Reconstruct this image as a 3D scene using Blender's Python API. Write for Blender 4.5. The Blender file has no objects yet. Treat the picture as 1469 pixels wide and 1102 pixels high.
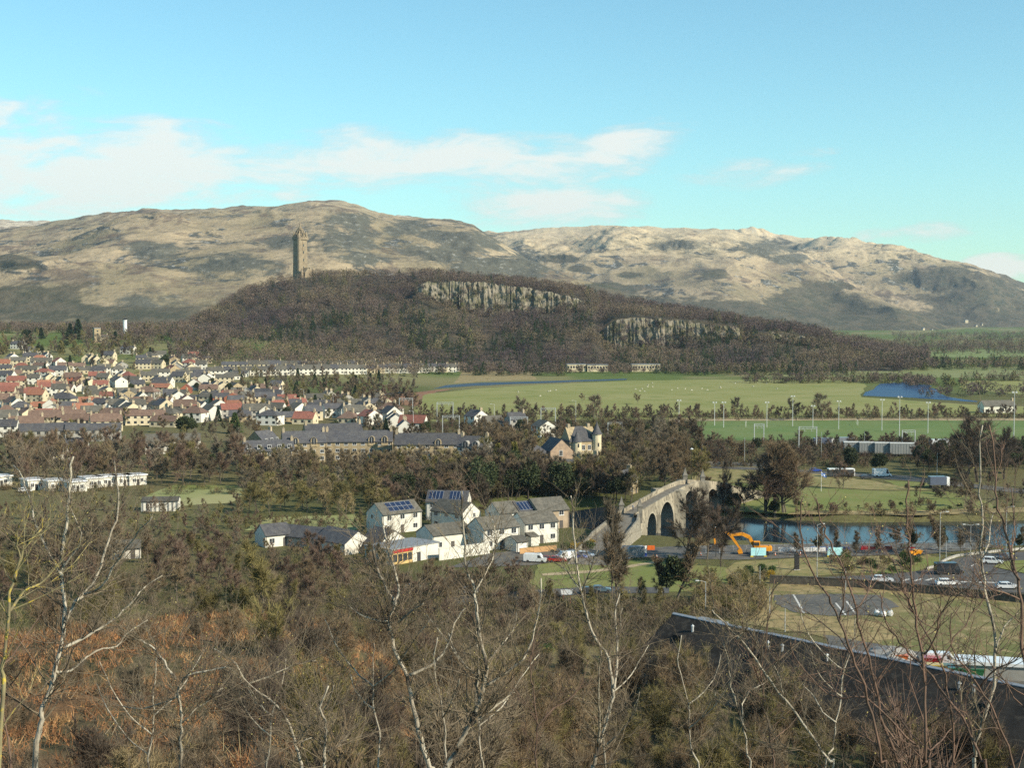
import bpy, bmesh, math, random
import numpy as np
from mathutils import Vector, Matrix, noise as mnoise
D = bpy.data
SC = bpy.context.scene
COL = SC.collection
R = math.radians
# ------------------------------------------------------------------ camera
# the eye stands 57 m above the river plain; x right, y ahead, z up, plain at z = 0
EYE = 57.0
FPX, CXP, CYP, HZ = 2030.0, 734.5, 551.0, 450.0
PITCH = math.atan((CYP - HZ) / FPX)
cam = D.cameras.new('camera')
cam.sensor_width = 36.0
cam.lens = 36.0 * FPX / 1469.0
cam.clip_start = 0.1
cam.clip_end = 40000.0
camo = D.objects.new('camera', cam)
COL.objects.link(camo)
camo.location = (0, 0, EYE)
camo.rotation_euler = (math.pi / 2 - PITCH, 0, 0)
SC.camera = camo
# ------------------------------------------------------------------ light
SUN_AZ, SUN_EL = R(122), R(31)          # clockwise from the view direction
TO_SUN = Vector((math.sin(SUN_AZ) * math.cos(SUN_EL), math.cos(SUN_AZ) * math.cos(SUN_EL), math.sin(SUN_EL)))
sun = D.lights.new('sun', 'SUN')
sun.energy = 5.0
sun.angle = R(0.5)
sun.color = (1.0, 0.89, 0.70)
suno = D.objects.new('sun', sun)
COL.objects.link(suno)
suno.rotation_euler = (-TO_SUN).to_track_quat('-Z', 'Y').to_euler()
SC.view_settings.view_transform = 'Standard'
SC.view_settings.look = 'None'
SC.view_settings.exposure = 0.52
SC.view_settings.gamma = 1.0
SC.view_settings.use_curve_mapping = False
cy = SC.cycles
cy.use_denoising = False
cy.max_bounces = 5
cy.diffuse_bounces = 2
cy.glossy_bounces = 2
cy.transmission_bounces = 3
cy.volume_bounces = 0
cy.transparent_max_bounces = 4
cy.caustics_reflective = False
cy.caustics_refractive = False

def px2dir(px, py):
    u = (px - CXP) / FPX
    v = (CYP - py) / FPX
    return Vector((u, math.cos(PITCH) + v * math.sin(PITCH), -math.sin(PITCH) + v * math.cos(PITCH)))
def G(px, py, z=0.0):
    """point at height z seen at photo pixel (px, py)"""
    d = px2dir(px, py)
    s = (z - EYE) / d.z
    return Vector((d.x * s, d.y * s, z))
def PT(px, py, Y):
    """point at forward distance Y"""
    d = px2dir(px, py)
    s = Y / d.y
    return Vector((d.x * s, Y, EYE + d.z * s))

# ------------------------------------------------------------------ sky
world = D.worlds.new('World')
SC.world = world
world.use_nodes = True
nt = world.node_tree
nt.nodes.clear()
class NT:
    """small helper for writing node maths"""
    def __init__(s, t): s.t = t
    def n(s, typ, **kw):
        nd = s.t.nodes.new(typ)
        for k, v in kw.items(): setattr(nd, k, v)
        return nd
    def put(s, sock, v):
        if hasattr(v, 'node'): s.t.links.new(v, sock)
        else: sock.default_value = v
    def m(s, op, a, b=None, c=None, clamp=False):
        nd = s.n('ShaderNodeMath', operation=op, use_clamp=clamp)
        s.put(nd.inputs[0], a)
        if b is not None: s.put(nd.inputs[1], b)
        if c is not None: s.put(nd.inputs[2], c)
        return nd.outputs[0]
    def mix(s, f, a, b):
        nd = s.n('ShaderNodeMix', data_type='RGBA')
        s.put(nd.inputs[0], f); s.put(nd.inputs[6], a); s.put(nd.inputs[7], b)
        return nd.outputs[2]
    def step(s, v, lo, hi):
        nd = s.n('ShaderNodeMapRange', interpolation_type='SMOOTHSTEP')
        s.put(nd.inputs[0], v); nd.inputs[1].default_value = lo; nd.inputs[2].default_value = hi
        return nd.outputs[0]
    def noise(s, vec, scale, detail=4.0, rough=0.55, dist=0.0):
        nd = s.n('ShaderNodeTexNoise')
        s.put(nd.inputs['Vector'], vec)
        nd.inputs['Scale'].default_value = scale; nd.inputs['Detail'].default_value = detail
        nd.inputs['Roughness'].default_value = rough; nd.inputs['Distortion'].default_value = dist
        return nd.outputs[0]
    def scale(s, vec, sx, sy, sz):
        nd = s.n('ShaderNodeVectorMath', operation='MULTIPLY')
        s.put(nd.inputs[0], vec); nd.inputs[1].default_value = (sx, sy, sz)
        return nd.outputs[0]
w = NT(nt)
sky = w.n('ShaderNodeTexSky', sky_type='NISHITA')
sky.sun_disc = False
sky.sun_elevation = SUN_EL
sky.sun_rotation = SUN_AZ
sky.altitude = 60
sky.air_density = 1.0
sky.dust_density = 0.25
sky.ozone_density = 1.0
tc = w.n('ShaderNodeTexCoord')
sep = w.n('ShaderNodeSeparateXYZ')
nt.links.new(tc.outputs['Generated'], sep.inputs[0])
yy = w.m('MAXIMUM', sep.outputs[1], 0.02)
az = w.m('DIVIDE', sep.outputs[0], yy)
el = w.m('DIVIDE', sep.outputs[2], yy)
cmb = w.n('ShaderNodeCombineXYZ')
w.put(cmb.inputs[0], az); w.put(cmb.inputs[1], w.m('MULTIPLY', el, 3.6)); w.put(cmb.inputs[2], 0.37)
n1 = w.noise(cmb.outputs[0], 11.0, 7.0, 0.6, 0.6)
n2 = w.noise(cmb.outputs[0], 34.0, 4.0, 0.6, 0.3)
nn = w.m('ADD', w.m('MULTIPLY', n1, 0.75), w.m('MULTIPLY', n2, 0.25))
# cloud banks: centre px, py, half width, half height, weight, tilt (rise per px)
CLOUDS = [(150, 245, 340, 85, 1.1, -.03), (30, 165, 150, 45, .6, -.1), (480, 235, 300, 60, .9, -.06), (900, 212, 115, 42, 1.0, -.22),
          (730, 240, 240, 55, .85, -.02), (1085, 243, 140, 34, .55, -.15), (770, 300, 190, 52, 1.0, -.05), (1310, 335, 105, 20, .6, -.08),
          (1440, 384, 75, 24, .95, .05), (40, 303, 130, 24, .85, .05), (1175, 222, 60, 14, .4, -.2)]
tot = None
for (cx, cy_, wx, wy, wt, tl) in CLOUDS:
    a0 = (cx - CXP) / FPX; e0 = (HZ - cy_) / FPX
    da = w.m('SUBTRACT', az, a0)
    de = w.m('ADD', w.m('SUBTRACT', el, e0), w.m('MULTIPLY', da, tl))
    q = w.m('ADD', w.m('POWER', w.m('ABSOLUTE', w.m('DIVIDE', da, wx / FPX)), 2.0), w.m('POWER', w.m('ABSOLUTE', w.m('DIVIDE', de, wy / FPX)), 2.0))
    e = w.m('MULTIPLY', w.m('SUBTRACT', 1.0, q, clamp=True), wt)
    tot = e if tot is None else w.m('MAXIMUM', tot, e)
dens = w.m('ADD', w.m('MULTIPLY', w.m('SUBTRACT', nn, 0.5), 4.6), w.m('SUBTRACT', w.m('MULTIPLY', tot, 1.35), 0.27))
alpha = w.m('MULTIPLY', w.step(dens, -0.15, 1.15), w.m('MULTIPLY', w.step(tot, 0.0, 0.3), 0.84))
tint = w.n('ShaderNodeMix', data_type='RGBA', blend_type='MULTIPLY')
tint.inputs[0].default_value = 1.0
nt.links.new(sky.outputs[0], tint.inputs[6])
SKY_TINT = (0.71, 1.09, 1.06, 1)
tint.inputs[7].default_value = SKY_TINT
CLOUD_COL = (6.5, 6.35, 5.8, 1)
cl = w.mix(w.step(dens, 0.1, 0.9), (4.9, 5.15, 4.95, 1), CLOUD_COL)
skyc = w.mix(alpha, tint.outputs[2], cl)
bg = w.n('ShaderNodeBackground')
nt.links.new(skyc, bg.inputs[0])
bg.inputs[1].default_value = 0.112
out = w.n('ShaderNodeOutputWorld')
nt.links.new(bg.outputs[0], out.inputs[0])
# ------------------------------------------------------------------ numbers
def _h(ix, iy, s):
    h = (ix.astype(np.int64) * 374761393 + iy.astype(np.int64) * 668265263 + s * 1442695041) & 0xffffffff
    h = ((h ^ (h >> 13)) * 1274126177) & 0xffffffff
    return ((h ^ (h >> 16)) & 0xffff) / 65535.0
def vnoise(x, y, s=0):
    x = np.asarray(x, float); y = np.asarray(y, float)
    ix = np.floor(x); iy = np.floor(y); fx = x - ix; fy = y - iy
    fx = fx * fx * (3 - 2 * fx); fy = fy * fy * (3 - 2 * fy)
    a = _h(ix, iy, s); b = _h(ix + 1, iy, s); c = _h(ix, iy + 1, s); d = _h(ix + 1, iy + 1, s)
    return (a + (b - a) * fx) * (1 - fy) + (c + (d - c) * fx) * fy
def fbm(x, y, o=4, s=0, g=0.5):
    t = 0; a = 1.0; n = 0
    for k in range(o):
        t = t + a * (vnoise(x, y, s + k) - 0.5); n += a; a *= g; x = x * 2.03 + 7.1; y = y * 2.03 + 3.7
    return 2 * t / n
def ridged(x, y, o=5, s=0, g=0.55):
    t = 0; a = 1.0; n = 0
    for k in range(o):
        t = t + a * (1 - np.abs(2 * vnoise(x, y, s + k) - 1)); n += a; a *= g; x = x * 2.1 + 5.3; y = y * 2.1 + 1.9
    return t / n
def sstep(v, a, b):
    t = np.clip((np.asarray(v, float) - a) / (b - a), 0, 1)
    return t * t * (3 - 2 * t)

# ------------------------------------------------------------------ materials
MATS = {}
def mat(name, c1, c2=None, scale=1.0, rough=0.85, detail=4.0, c3=None, bump=0.0, metal=0.0, spec=0.25, stretch=(1, 1, 1), lo=0.35, hi=0.65, rnd=0.0, trans=0.0):
    """procedural surface: two or three colours mixed by noise in object space, optional bump and per-object brightness"""
    if name in MATS: return MATS[name]
    m = D.materials.new(name); m.use_nodes = True
    t = NT(m.node_tree)
    b = m.node_tree.nodes['Principled BSDF']
    c4 = lambda c: (c[0], c[1], c[2], 1)
    if c2 is None: c2 = tuple(x * 0.8 for x in c1)
    co = t.n('ShaderNodeTexCoord').outputs['Object']
    co = t.scale(co, *stretch)
    nz = t.noise(co, scale, detail)
    col = t.mix(t.step(nz, lo, hi), c4(c1), c4(c2))
    if c3 is not None:
        nz2 = t.noise(co, scale * 3.7, 3.0)
        col = t.mix(t.step(nz2, 0.52, 0.66), col, c4(c3))
    if rnd:
        oi = t.n('ShaderNodeObjectInfo')
        hs = t.n('ShaderNodeHueSaturation')
        t.put(hs.inputs['Value'], t.m('ADD', t.m('MULTIPLY', oi.outputs['Random'], 2 * rnd), 1 - rnd))
        t.put(hs.inputs['Color'], col)
        col = hs.outputs[0]
    t.put(b.inputs['Base Color'], col)
    b.inputs['Roughness'].default_value = rough
    b.inputs['Metallic'].default_value = metal
    b.inputs['Specular IOR Level'].default_value = spec
    if bump:
        bp = t.n('ShaderNodeBump'); bp.inputs['Strength'].default_value = bump; bp.inputs['Distance'].default_value = 0.05
        t.put(bp.inputs['Height'], t.noise(co, scale * 6, 5.0)); t.put(b.inputs['Normal'], bp.outputs[0])
    MATS[name] = m
    return m
def mat_attr(name, rough=0.9, scale=0.0, amount=0.25):
    """colour from the mesh's own colour attribute, one value per plant"""
    if name in MATS: return MATS[name]
    m = D.materials.new(name); m.use_nodes = True
    t = NT(m.node_tree); b = m.node_tree.nodes['Principled BSDF']
    a = t.n('ShaderNodeAttribute', attribute_name='Col')
    t.put(b.inputs['Base Color'], a.outputs['Color'])
    b.inputs['Roughness'].default_value = rough
    b.inputs['Specular IOR Level'].default_value = 0.1
    MATS[name] = m
    return m

# ------------------------------------------------------------------ mesh builder
class MB:
    def __init__(s): s.v = []; s.f = []
    def add(s, vs, fs, M=None):
        o = len(s.v)
        if M is not None: vs = [M @ Vector(v) for v in vs]
        s.v += [tuple(v) for v in vs]; s.f += [tuple(i + o for i in f) for f in fs]
        return s
    def box(s, x0, x1, y0, y1, z0, z1, M=None):
        vs = [(x0, y0, z0), (x1, y0, z0), (x1, y1, z0), (x0, y1, z0), (x0, y0, z1), (x1, y0, z1), (x1, y1, z1), (x0, y1, z1)]
        return s.add(vs, [(3, 2, 1, 0), (4, 5, 6, 7), (0, 1, 5, 4), (1, 2, 6, 5), (2, 3, 7, 6), (3, 0, 4, 7)], M)
    def bevbox(s, x0, x1, y0, y1, z0, z1, b=0.05, M=None):
        """box with chamfered vertical edges and top"""
        def ring(i, z): return [(x0 + b + i, y0 + i, z), (x1 - b - i, y0 + i, z), (x1 - i, y0 + b + i, z), (x1 - i, y1 - b - i, z), (x1 - b - i, y1 - i, z), (x0 + b + i, y1 - i, z), (x0 + i, y1 - b - i, z), (x0 + i, y0 + b + i, z)]
        vs = ring(0, z0) + ring(0, z1 - b) + ring(b, z1)
        fs = [tuple(range(7, -1, -1)), tuple(range(16, 24))]
        for k in (0, 8):
            for i in range(8): fs.append((k + i, k + (i + 1) % 8, k + 8 + (i + 1) % 8, k + 8 + i))
        return s.add(vs, fs, M)
    def prism(s, poly, z0, z1, M=None):
        """poly: xy points counter-clockwise, extruded in z"""
        n = len(poly)
        vs = [(p[0], p[1], z0) for p in poly] + [(p[0], p[1], z1) for p in poly]
        return s.add(vs, [tuple(range(n - 1, -1, -1)), tuple(range(n, 2 * n))] + [(i, (i + 1) % n, n + (i + 1) % n, n + i) for i in range(n)], M)
    def extr(s, poly, y0, y1, M=None):
        """poly: xz points counter-clockwise seen from -y, extruded along y"""
        n = len(poly)
        vs = [(p[0], y0, p[1]) for p in poly] + [(p[0], y1, p[1]) for p in poly]
        return s.add(vs, [tuple(range(n)), tuple(range(2 * n - 1, n - 1, -1))] + [((i + 1) % n, i, n + i, n + (i + 1) % n) for i in range(n)], M)
    def tube(s, pts, rad, n=6, cap=True):
        pts = [Vector(p) for p in pts]
        rad = [float(r) for r in rad] if hasattr(rad, '__len__') else [float(rad)] * len(pts)
        rings = []
        for i, p in enumerate(pts):
            d = (pts[min(i + 1, len(pts) - 1)] - pts[max(i - 1, 0)]).normalized()
            a = d.cross(Vector((0.31, 0.2, 1) if abs(d.z) < .9 else (1, .2, 0))).normalized(); b = d.cross(a)
            rings.append([p + rad[i] * (math.cos(2 * math.pi * k / n) * a + math.sin(2 * math.pi * k / n) * b) for k in range(n)])
        vs = [v for r in rings for v in r]; fs = []
        for i in range(len(pts) - 1):
            for k in range(n): fs.append((i * n + k, i * n + (k + 1) % n, (i + 1) * n + (k + 1) % n, (i + 1) * n + k))
        if cap: fs += [tuple(range(n - 1, -1, -1)), tuple(range((len(pts) - 1) * n, len(pts) * n))]
        return s.add(vs, fs)
    def lathe(s, prof, n=12, M=None):
        """prof: (r, z) bottom to top"""
        vs = [(r * math.cos(2 * math.pi * k / n), r * math.sin(2 * math.pi * k / n), z) for r, z in prof for k in range(n)]
        fs = [(i * n + k, i * n + (k + 1) % n, (i + 1) * n + (k + 1) % n, (i + 1) * n + k) for i in range(len(prof) - 1) for k in range(n)]
        fs += [tuple(range(n - 1, -1, -1)), tuple(range((len(prof) - 1) * n, len(prof) * n))]
        return s.add(vs, fs, M)
    def blob(s, c, r, rng, n=7, m=5, j=.25):
        """uneven rounded lump"""
        prof = []
        vs = [(c[0], c[1], c[2] - r[2])]
        for i in range(1, m):
            th = math.pi * i / m
            for k in range(n):
                q = 1 + rng.uniform(-j, j); ph = 2 * math.pi * (k + .5 * (i % 2)) / n
                vs.append((c[0] + r[0] * q * math.sin(th) * math.cos(ph), c[1] + r[1] * q * math.sin(th) * math.sin(ph), c[2] - r[2] * q * math.cos(th)))
        vs.append((c[0], c[1], c[2] + r[2]))
        fs = [(0, 1 + (k + 1) % n, 1 + k) for k in range(n)]
        for i in range(m - 2):
            for k in range(n): fs.append((1 + i * n + k, 1 + i * n + (k + 1) % n, 1 + (i + 1) * n + (k + 1) % n, 1 + (i + 1) * n + k))
        L = len(vs) - 1
        fs += [(L, 1 + (m - 2) * n + k, 1 + (m - 2) * n + (k + 1) % n) for k in range(n)]
        return s.add(vs, fs)
    def mesh(s, name, m):
        me = D.meshes.new(name); me.from_pydata(s.v, [], s.f); me.update()
        if m: me.materials.append(m)
        return me
    def obj(s, name, m, parent=None, smooth=False):
        me = s.mesh(name, m)
        if smooth: me.polygons.foreach_set('use_smooth', [True] * len(me.polygons))
        return link(name, me, parent)
def link(name, me, parent=None):
    o = D.objects.new(name, me); COL.objects.link(o)
    if parent is not None: o.parent = parent
    return o
def npmesh(name, V, F, m=None, col=None, smooth=False):
    """mesh from numpy arrays; F is (n,3) or (n,4)"""
    me = D.meshes.new(name)
    V = np.ascontiguousarray(V, np.float32); F = np.ascontiguousarray(F, np.int32)
    k = F.shape[1]
    me.vertices.add(len(V)); me.vertices.foreach_set('co', V.ravel())
    me.loops.add(F.size); me.loops.foreach_set('vertex_index', F.ravel())
    me.polygons.add(len(F)); me.polygons.foreach_set('loop_start', np.arange(0, F.size, k, dtype=np.int32))
    me.polygons.foreach_set('loop_total', np.full(len(F), k, np.int32))
    if smooth: me.polygons.foreach_set('use_smooth', np.ones(len(F), bool))
    me.update(calc_edges=True)
    if col is not None:
        a = me.color_attributes.new('Col', 'FLOAT_COLOR', 'POINT')
        c = np.ones((len(V), 4), np.float32); c[:, :3] = col
        a.data.foreach_set('color', c.ravel())
    if m: me.materials.append(m)
    return me
def grid_faces(nu, nv):
    i = np.arange(nu - 1)[:, None] * nv + np.arange(nv - 1)[None, :]
    return np.stack([i, i + nv, i + nv + 1, i + 1], -1).reshape(-1, 4)
def tag(o, label, cat, group=None):
    o['label'] = label; o['category'] = cat
    if group: o['group'] = group
    return o
def thing(name, label, cat, loc=(0, 0, 0), rz=0.0, group=None):
    o = D.objects.new(name, None); COL.objects.link(o)
    o.location = loc; o.rotation_euler = (0, 0, rz); o.empty_display_size = 0.5
    return tag(o, label, cat, group)
def struct(o, kind='structure'):
    o['kind'] = kind
    return o
def ordinal(n):
    w = ['first', 'second', 'third', 'fourth', 'fifth', 'sixth', 'seventh', 'eighth', 'ninth', 'tenth', 'eleventh', 'twelfth', 'thirteenth', 'fourteenth', 'fifteenth', 'sixteenth', 'seventeenth', 'eighteenth', 'nineteenth', 'twentieth']
    return w[n - 1] if n <= 20 else ('twenty-' + w[n - 21] if n < 30 else 'thirty-' + w[n - 31])
# ------------------------------------------------------------------ ground
RIVER = np.array([(330, 420), (220, 390), (140, 374), (90, 371), (45, 387), (26, 402), (14, 414)], float)
def river_dist(x, y):
    x = np.asarray(x, float); y = np.asarray(y, float); best = np.full(np.broadcast(x, y).shape, 1e9)
    for (ax, ay), (bx, by) in zip(RIVER[:-1], RIVER[1:]):
        dx, dy = bx - ax, by - ay
        t = np.clip(((x - ax) * dx + (y - ay) * dy) / (dx * dx + dy * dy), 0, 1)
        best = np.minimum(best, np.hypot(x - ax - t * dx, y - ay - t * dy))
    return best
LP = [0, 8, 25, 50, 80, 110, 140, 190, 240], [55.3, 51, 46, 40.2, 34.6, 31.4, 27, 10, 0]
RP = [0, 8, 25, 50, 80, 110, 150, 190, 240], [55.3, 50, 42, 31, 20, 10, 3, 0, 0]
def ground(x, y):
    x = np.asarray(x, float); y = np.asarray(y, float)
    d = np.hypot(x, y); a = np.arctan2(x, y)
    t = sstep(a, -0.17, 0.12)
    near = (1 - t) * np.interp(d, *LP) + t * np.interp(d, *RP)
    near = np.where(np.abs(a) > 1.6, np.maximum(near, np.interp(d, [0, 60, 300], [55.3, 52, 40])), near)
    hill = sstep(near, 0.3, 8)
    near = near + hill * 1.1 * fbm(x / 9, y / 9, 4, 5)
    rise = 34 * sstep(d, 980, 1750) * sstep(a, -0.03, -0.19)
    rd = river_dist(x, y)
    dip = -3.6 * sstep(-rd, -27, -20.5)
    far = sstep(d, 2300, 6000) * 3
    return near + rise + dip - far
def gz(x, y): return float(ground(x, y))
def GG(px, py):
    """ground point seen at a photo pixel: walk along the sight line until it meets the terrain"""
    d = px2dir(px, py)
    s = np.geomspace(25, 4000, 2600)
    below = EYE + d.z * s < ground(d.x * s, d.y * s)
    k = int(np.argmax(below)) if below.any() else len(s) - 1
    return Vector((d.x * s[k], d.y * s[k], gz(d.x * s[k], d.y * s[k])))
def AT(px, Y):
    """ground point on the bearing of photo column px at forward distance Y"""
    x = (px - CXP) / FPX * Y / math.cos(PITCH) * 1.0
    return Vector((x, Y, gz(x, Y)))

dist = np.concatenate([[0.4], np.arange(2, 236, 3.5), np.arange(236, 440, 2.6), np.arange(440, 1000, 14), np.arange(1000, 2600, 45), np.arange(2600, 11200, 450)])
azs = np.concatenate([np.linspace(-180, -34, 30), np.linspace(-33, 33, 300), np.linspace(34, 180, 30)])
A, Dd = np.meshgrid(np.radians(azs), dist, indexing='ij')
GX, GY = np.sin(A) * Dd, np.cos(A) * Dd
GZ = ground(GX, GY)
V = np.stack([GX, GY, GZ], -1).reshape(-1, 3)
hillw = np.clip((GZ - 1.5) / 6, 0, 1) * (Dd < 300)
n1 = 0.5 + 0.5 * fbm(GX / 14, GY / 14, 5, 11) * 1.6
n2 = 0.5 + 0.5 * fbm(GX / 120, GY / 120, 4, 31) * 1.8
def lerp3(t, a, b): return np.asarray(a) + (np.asarray(b) - np.asarray(a)) * np.clip(t, 0, 1)[..., None]
plain = lerp3(n2, (.075, .085, .028), (.17, .14, .07))
far = lerp3(sstep(n2, .4, .6), (.10, .135, .035), (.19, .18, .08))
plain = plain + (far - plain) * sstep(Dd, 900, 1300)[..., None]
hillc = lerp3(sstep(n1, .35, .6), (.18, .105, .055), (.11, .09, .045))
gcol = plain + (hillc - plain) * hillw[..., None]
mg = D.materials.new('ground'); mg.use_nodes = True
t = NT(mg.node_tree); b = mg.node_tree.nodes['Principled BSDF']
at = t.n('ShaderNodeAttribute', attribute_name='Col')
co = t.n('ShaderNodeTexCoord').outputs['Object']
nz = t.noise(co, 0.9, 6.0, .7)
hs = t.n('ShaderNodeHueSaturation'); t.put(hs.inputs['Color'], at.outputs['Color']); t.put(hs.inputs['Value'], t.m('ADD', t.m('MULTIPLY', nz, 1.5), .25))
t.put(b.inputs['Base Color'], hs.outputs[0]); b.inputs['Roughness'].default_value = .95; b.inputs['Specular IOR Level'].default_value = .1
bp = t.n('ShaderNodeBump'); bp.inputs['Strength'].default_value = .6; bp.inputs['Distance'].default_value = .4
t.put(bp.inputs['Height'], t.noise(co, 2.2, 5.0, .7)); t.put(b.inputs['Normal'], bp.outputs[0])
struct(link('ground', npmesh('ground', V, grid_faces(len(azs), len(dist)), mg, gcol.reshape(-1, 3), True)))

# ------------------------------------------------------------------ sheets: fields, lawns, water, roads
SHEETN = 0
def sheet(name, pts, z, m, world=False, jit=0.0, seg=6, seed=1):
    """flat sheet on the plain with photo-pixel or world corners; edges wander by jit metres"""
    global SHEETN; SHEETN += 1; z = z + SHEETN * .0013
    P = [Vector((p[0], p[1], z)) if world else G(p[0], p[1], 0) for p in pts]
    rng = random.Random(seed); Q = []
    for i, p in enumerate(P):
        q = P[(i + 1) % len(P)]; n = max(1, seg)
        for k in range(n):
            r = p.lerp(q, k / n)
            if jit and k: r = r + Vector((rng.uniform(-jit, jit), rng.uniform(-jit, jit), 0))
            Q.append((r.x, r.y, z))
    bm = bmesh.new(); f = bm.faces.new([bm.verts.new(v) for v in Q])
    if f.normal.z < 0 or f.calc_area() and (f.normal_update() or f.normal.z < 0): f.normal_flip()
    bmesh.ops.triangulate(bm, faces=bm.faces)
    me = D.meshes.new(name); bm.to_mesh(me); bm.free(); me.materials.append(m)
    return struct(link(name, me))
m_meadow = mat('meadow', (.205, .21, .06), (.245, .235, .085), .012, .95, 6, c3=(.175, .19, .05))
m_pitch = mat('pitch', (.105, .16, .042), (.135, .175, .055), .04, .95, 5)
m_lawn = mat('lawn', (.145, .17, .042), (.185, .185, .06), .08, .95, 6)
m_drylawn = mat('dry_lawn', (.20, .175, .065), (.27, .22, .10), .1, .95, 6, c3=(.13, .14, .045))
m_tan = mat('tan_grass', (.33, .25, .12), (.22, .17, .075), .16, .95, 6, c3=(.13, .12, .05))
m_waste = mat('waste_grass', (.21, .17, .075), (.12, .125, .04), .09, .95, 6, c3=(.28, .22, .11))
m_tar = mat('asphalt', (.075, .075, .075), (.10, .098, .093), .25, .9, 5)
m_tar2 = mat('worn_asphalt', (.12, .115, .105), (.085, .083, .078), .18, .9, 6, c3=(.16, .145, .11))
m_path = mat('sandy_path', (.42, .33, .20), (.36, .28, .17), .5, .95)
m_mark = mat('road_paint', (.62, .60, .55), (.4, .39, .37), 2.0, .8)
m_pale = mat('pale_field', (.30, .28, .13), (.22, .24, .09), .03, .95)
m_earth = mat('brown_earth', (.25, .13, .07), (.19, .10, .055), .05, .95)
m_conc = mat('concrete', (.42, .40, .36), (.34, .33, .30), .6, .9)
mw = D.materials.new('water'); mw.use_nodes = True
t = NT(mw.node_tree); b = mw.node_tree.nodes['Principled BSDF']
b.inputs['Base Color'].default_value = (.012, .02, .028, 1); b.inputs['Roughness'].default_value = .12; b.inputs['IOR'].default_value = 1.33; b.inputs['Specular IOR Level'].default_value = .26
bp = t.n('ShaderNodeBump'); bp.inputs['Strength'].default_value = .12; bp.inputs['Distance'].default_value = .05
co = t.scale(t.n('ShaderNodeTexCoord').outputs['Object'], .5, 1.2, 1)
t.put(bp.inputs['Height'], t.noise(co, 1.4, 4.0, .6)); t.put(b.inputs['Normal'], bp.outputs[0])
mdw = mat('sky_blue_water', (.012, .036, .095), (.02, .05, .12), .02, .4, 5, spec=.3, stretch=(.2, 1.5, 1))  # blue of the reflected upper sky painted into the base colour
# main river: a ribbon at water level inside the dip
lv = []
for i, (x, y) in enumerate(RIVER):
    a = RIVER[max(i - 1, 0)]; c = RIVER[min(i + 1, len(RIVER) - 1)]
    dd = np.array([c[0] - a[0], c[1] - a[1]]); dd = dd / np.hypot(*dd)
    lv.append(((x - dd[1] * 25, y + dd[0] * 25), (x + dd[1] * 25, y - dd[0] * 25)))
V = np.array([(p[0], p[1], -1.7) for ab in lv for p in ab]); n = len(lv)
struct(link('river', npmesh('river', V, np.array([(2 * i, 2 * i + 1, 2 * i + 3, 2 * i + 2) for i in range(n - 1)]), mw)))
sheet('far_river', [(1238, 568), (1262, 551), (1300, 548), (1330, 552), (1345, 561), (1358, 569), (1400, 575.5), (1400, 577), (1345, 573.5), (1300, 570.5)], .10, mdw, jit=2, seg=4)
sheet('bend_river', [(540, 570), (600, 559.5), (680, 553.8), (755, 550.6), (900, 545.2), (900, 543.5), (755, 547.6), (690, 549.2), (620, 554), (575, 558.5), (530, 564)], .10, mat('dark_water', (.02, .03, .05), (.03, .04, .06), .02, .35, 4, spec=.25), jit=1.5, seg=4)
sheet('meadow', [(590, 605), (606, 566), (690, 557), (760, 553), (900, 546.6), (1000, 545), (1190, 545), (1240, 551), (1236, 570), (1300, 574.5), (1380, 580), (1600, 589), (1600, 598), (1200, 599), (900, 602)], .05, m_meadow, jit=3, seg=5, seed=2)
sheet('far_meadow', [(1100, 541), (1080, 533), (1330, 527), (1620, 529), (1620, 541), (1400, 543), (1240, 541)], .06, mat('far_meadow', (.20, .21, .085), (.16, .18, .06), .01, .95), jit=5, seed=3)
sheet('side_meadow', [(1375, 549), (1400, 546), (1650, 547), (1650, 566), (1469, 567), (1380, 557)], .07, m_meadow, jit=3, seed=4)
sheet('pale_far_field', [(1300, 512), (1360, 502), (1600, 499), (1600, 508), (1420, 514)], .3, mat('far_field', (.18, .215, .08), (.15, .19, .06), .004, .95), jit=6, seed=5)
sheet('rough_grass', [(480, 552), (530, 540), (600, 534), (690, 530), (760, 533), (770, 545), (690, 547.5), (610, 553), (545, 561), (500, 565)], .06, m_tan, jit=3, seed=6)
sheet('bare_bank', [(545, 580), (570, 566), (605, 561), (650, 558), (608, 567), (596, 583)], .05, m_earth, jit=2, seed=7)
sheet('playing_field', [(985, 632), (1000, 604.5), (1200, 603.5), (1600, 604), (1700, 631), (1300, 632)], .06, m_pitch, jit=.3, seed=8)
sheet('field_margin', [(960, 604.2), (960, 601.6), (1700, 600.6), (1700, 603.8), (1200, 603.2)], .055, m_path, jit=.6, seed=9)
sheet('park_lawn', [(990, 722), (1000, 700), (1060, 694), (1180, 700), (1240, 704), (1360, 706), (1420, 722), (1440, 735), (1300, 739), (1150, 738), (1060, 735), (1000, 728)], .05, m_lawn, jit=1, seed=10)
sheet('dry_lawn', [(985, 700), (1000, 676), (1060, 668), (1180, 676), (1215, 685), (1260, 692), (1340, 704), (1240, 702.5), (1180, 698.5), (1060, 692.5)], .055, m_drylawn, jit=1, seed=11)
sheet('verge', [(1268, 690), (1330, 692), (1345, 699), (1290, 698)], .07, m_lawn, jit=.4, seed=12)
sheet('riverbank_grass', [(1130, 738.6), (1150, 733), (1300, 734), (1440, 729), (1600, 725), (1600, 733), (1440, 736), (1300, 740)], .075, m_tan, jit=1, seed=13)
sheet('far_road', [(990, 671), (1000, 668), (1110, 672), (1240, 680), (1300, 683), (1380, 693), (1500, 706), (1650, 722), (1650, 730), (1469, 709), (1380, 699), (1300, 690), (1240, 685), (1110, 676)], .08, m_tar2, seg=3)
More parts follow.
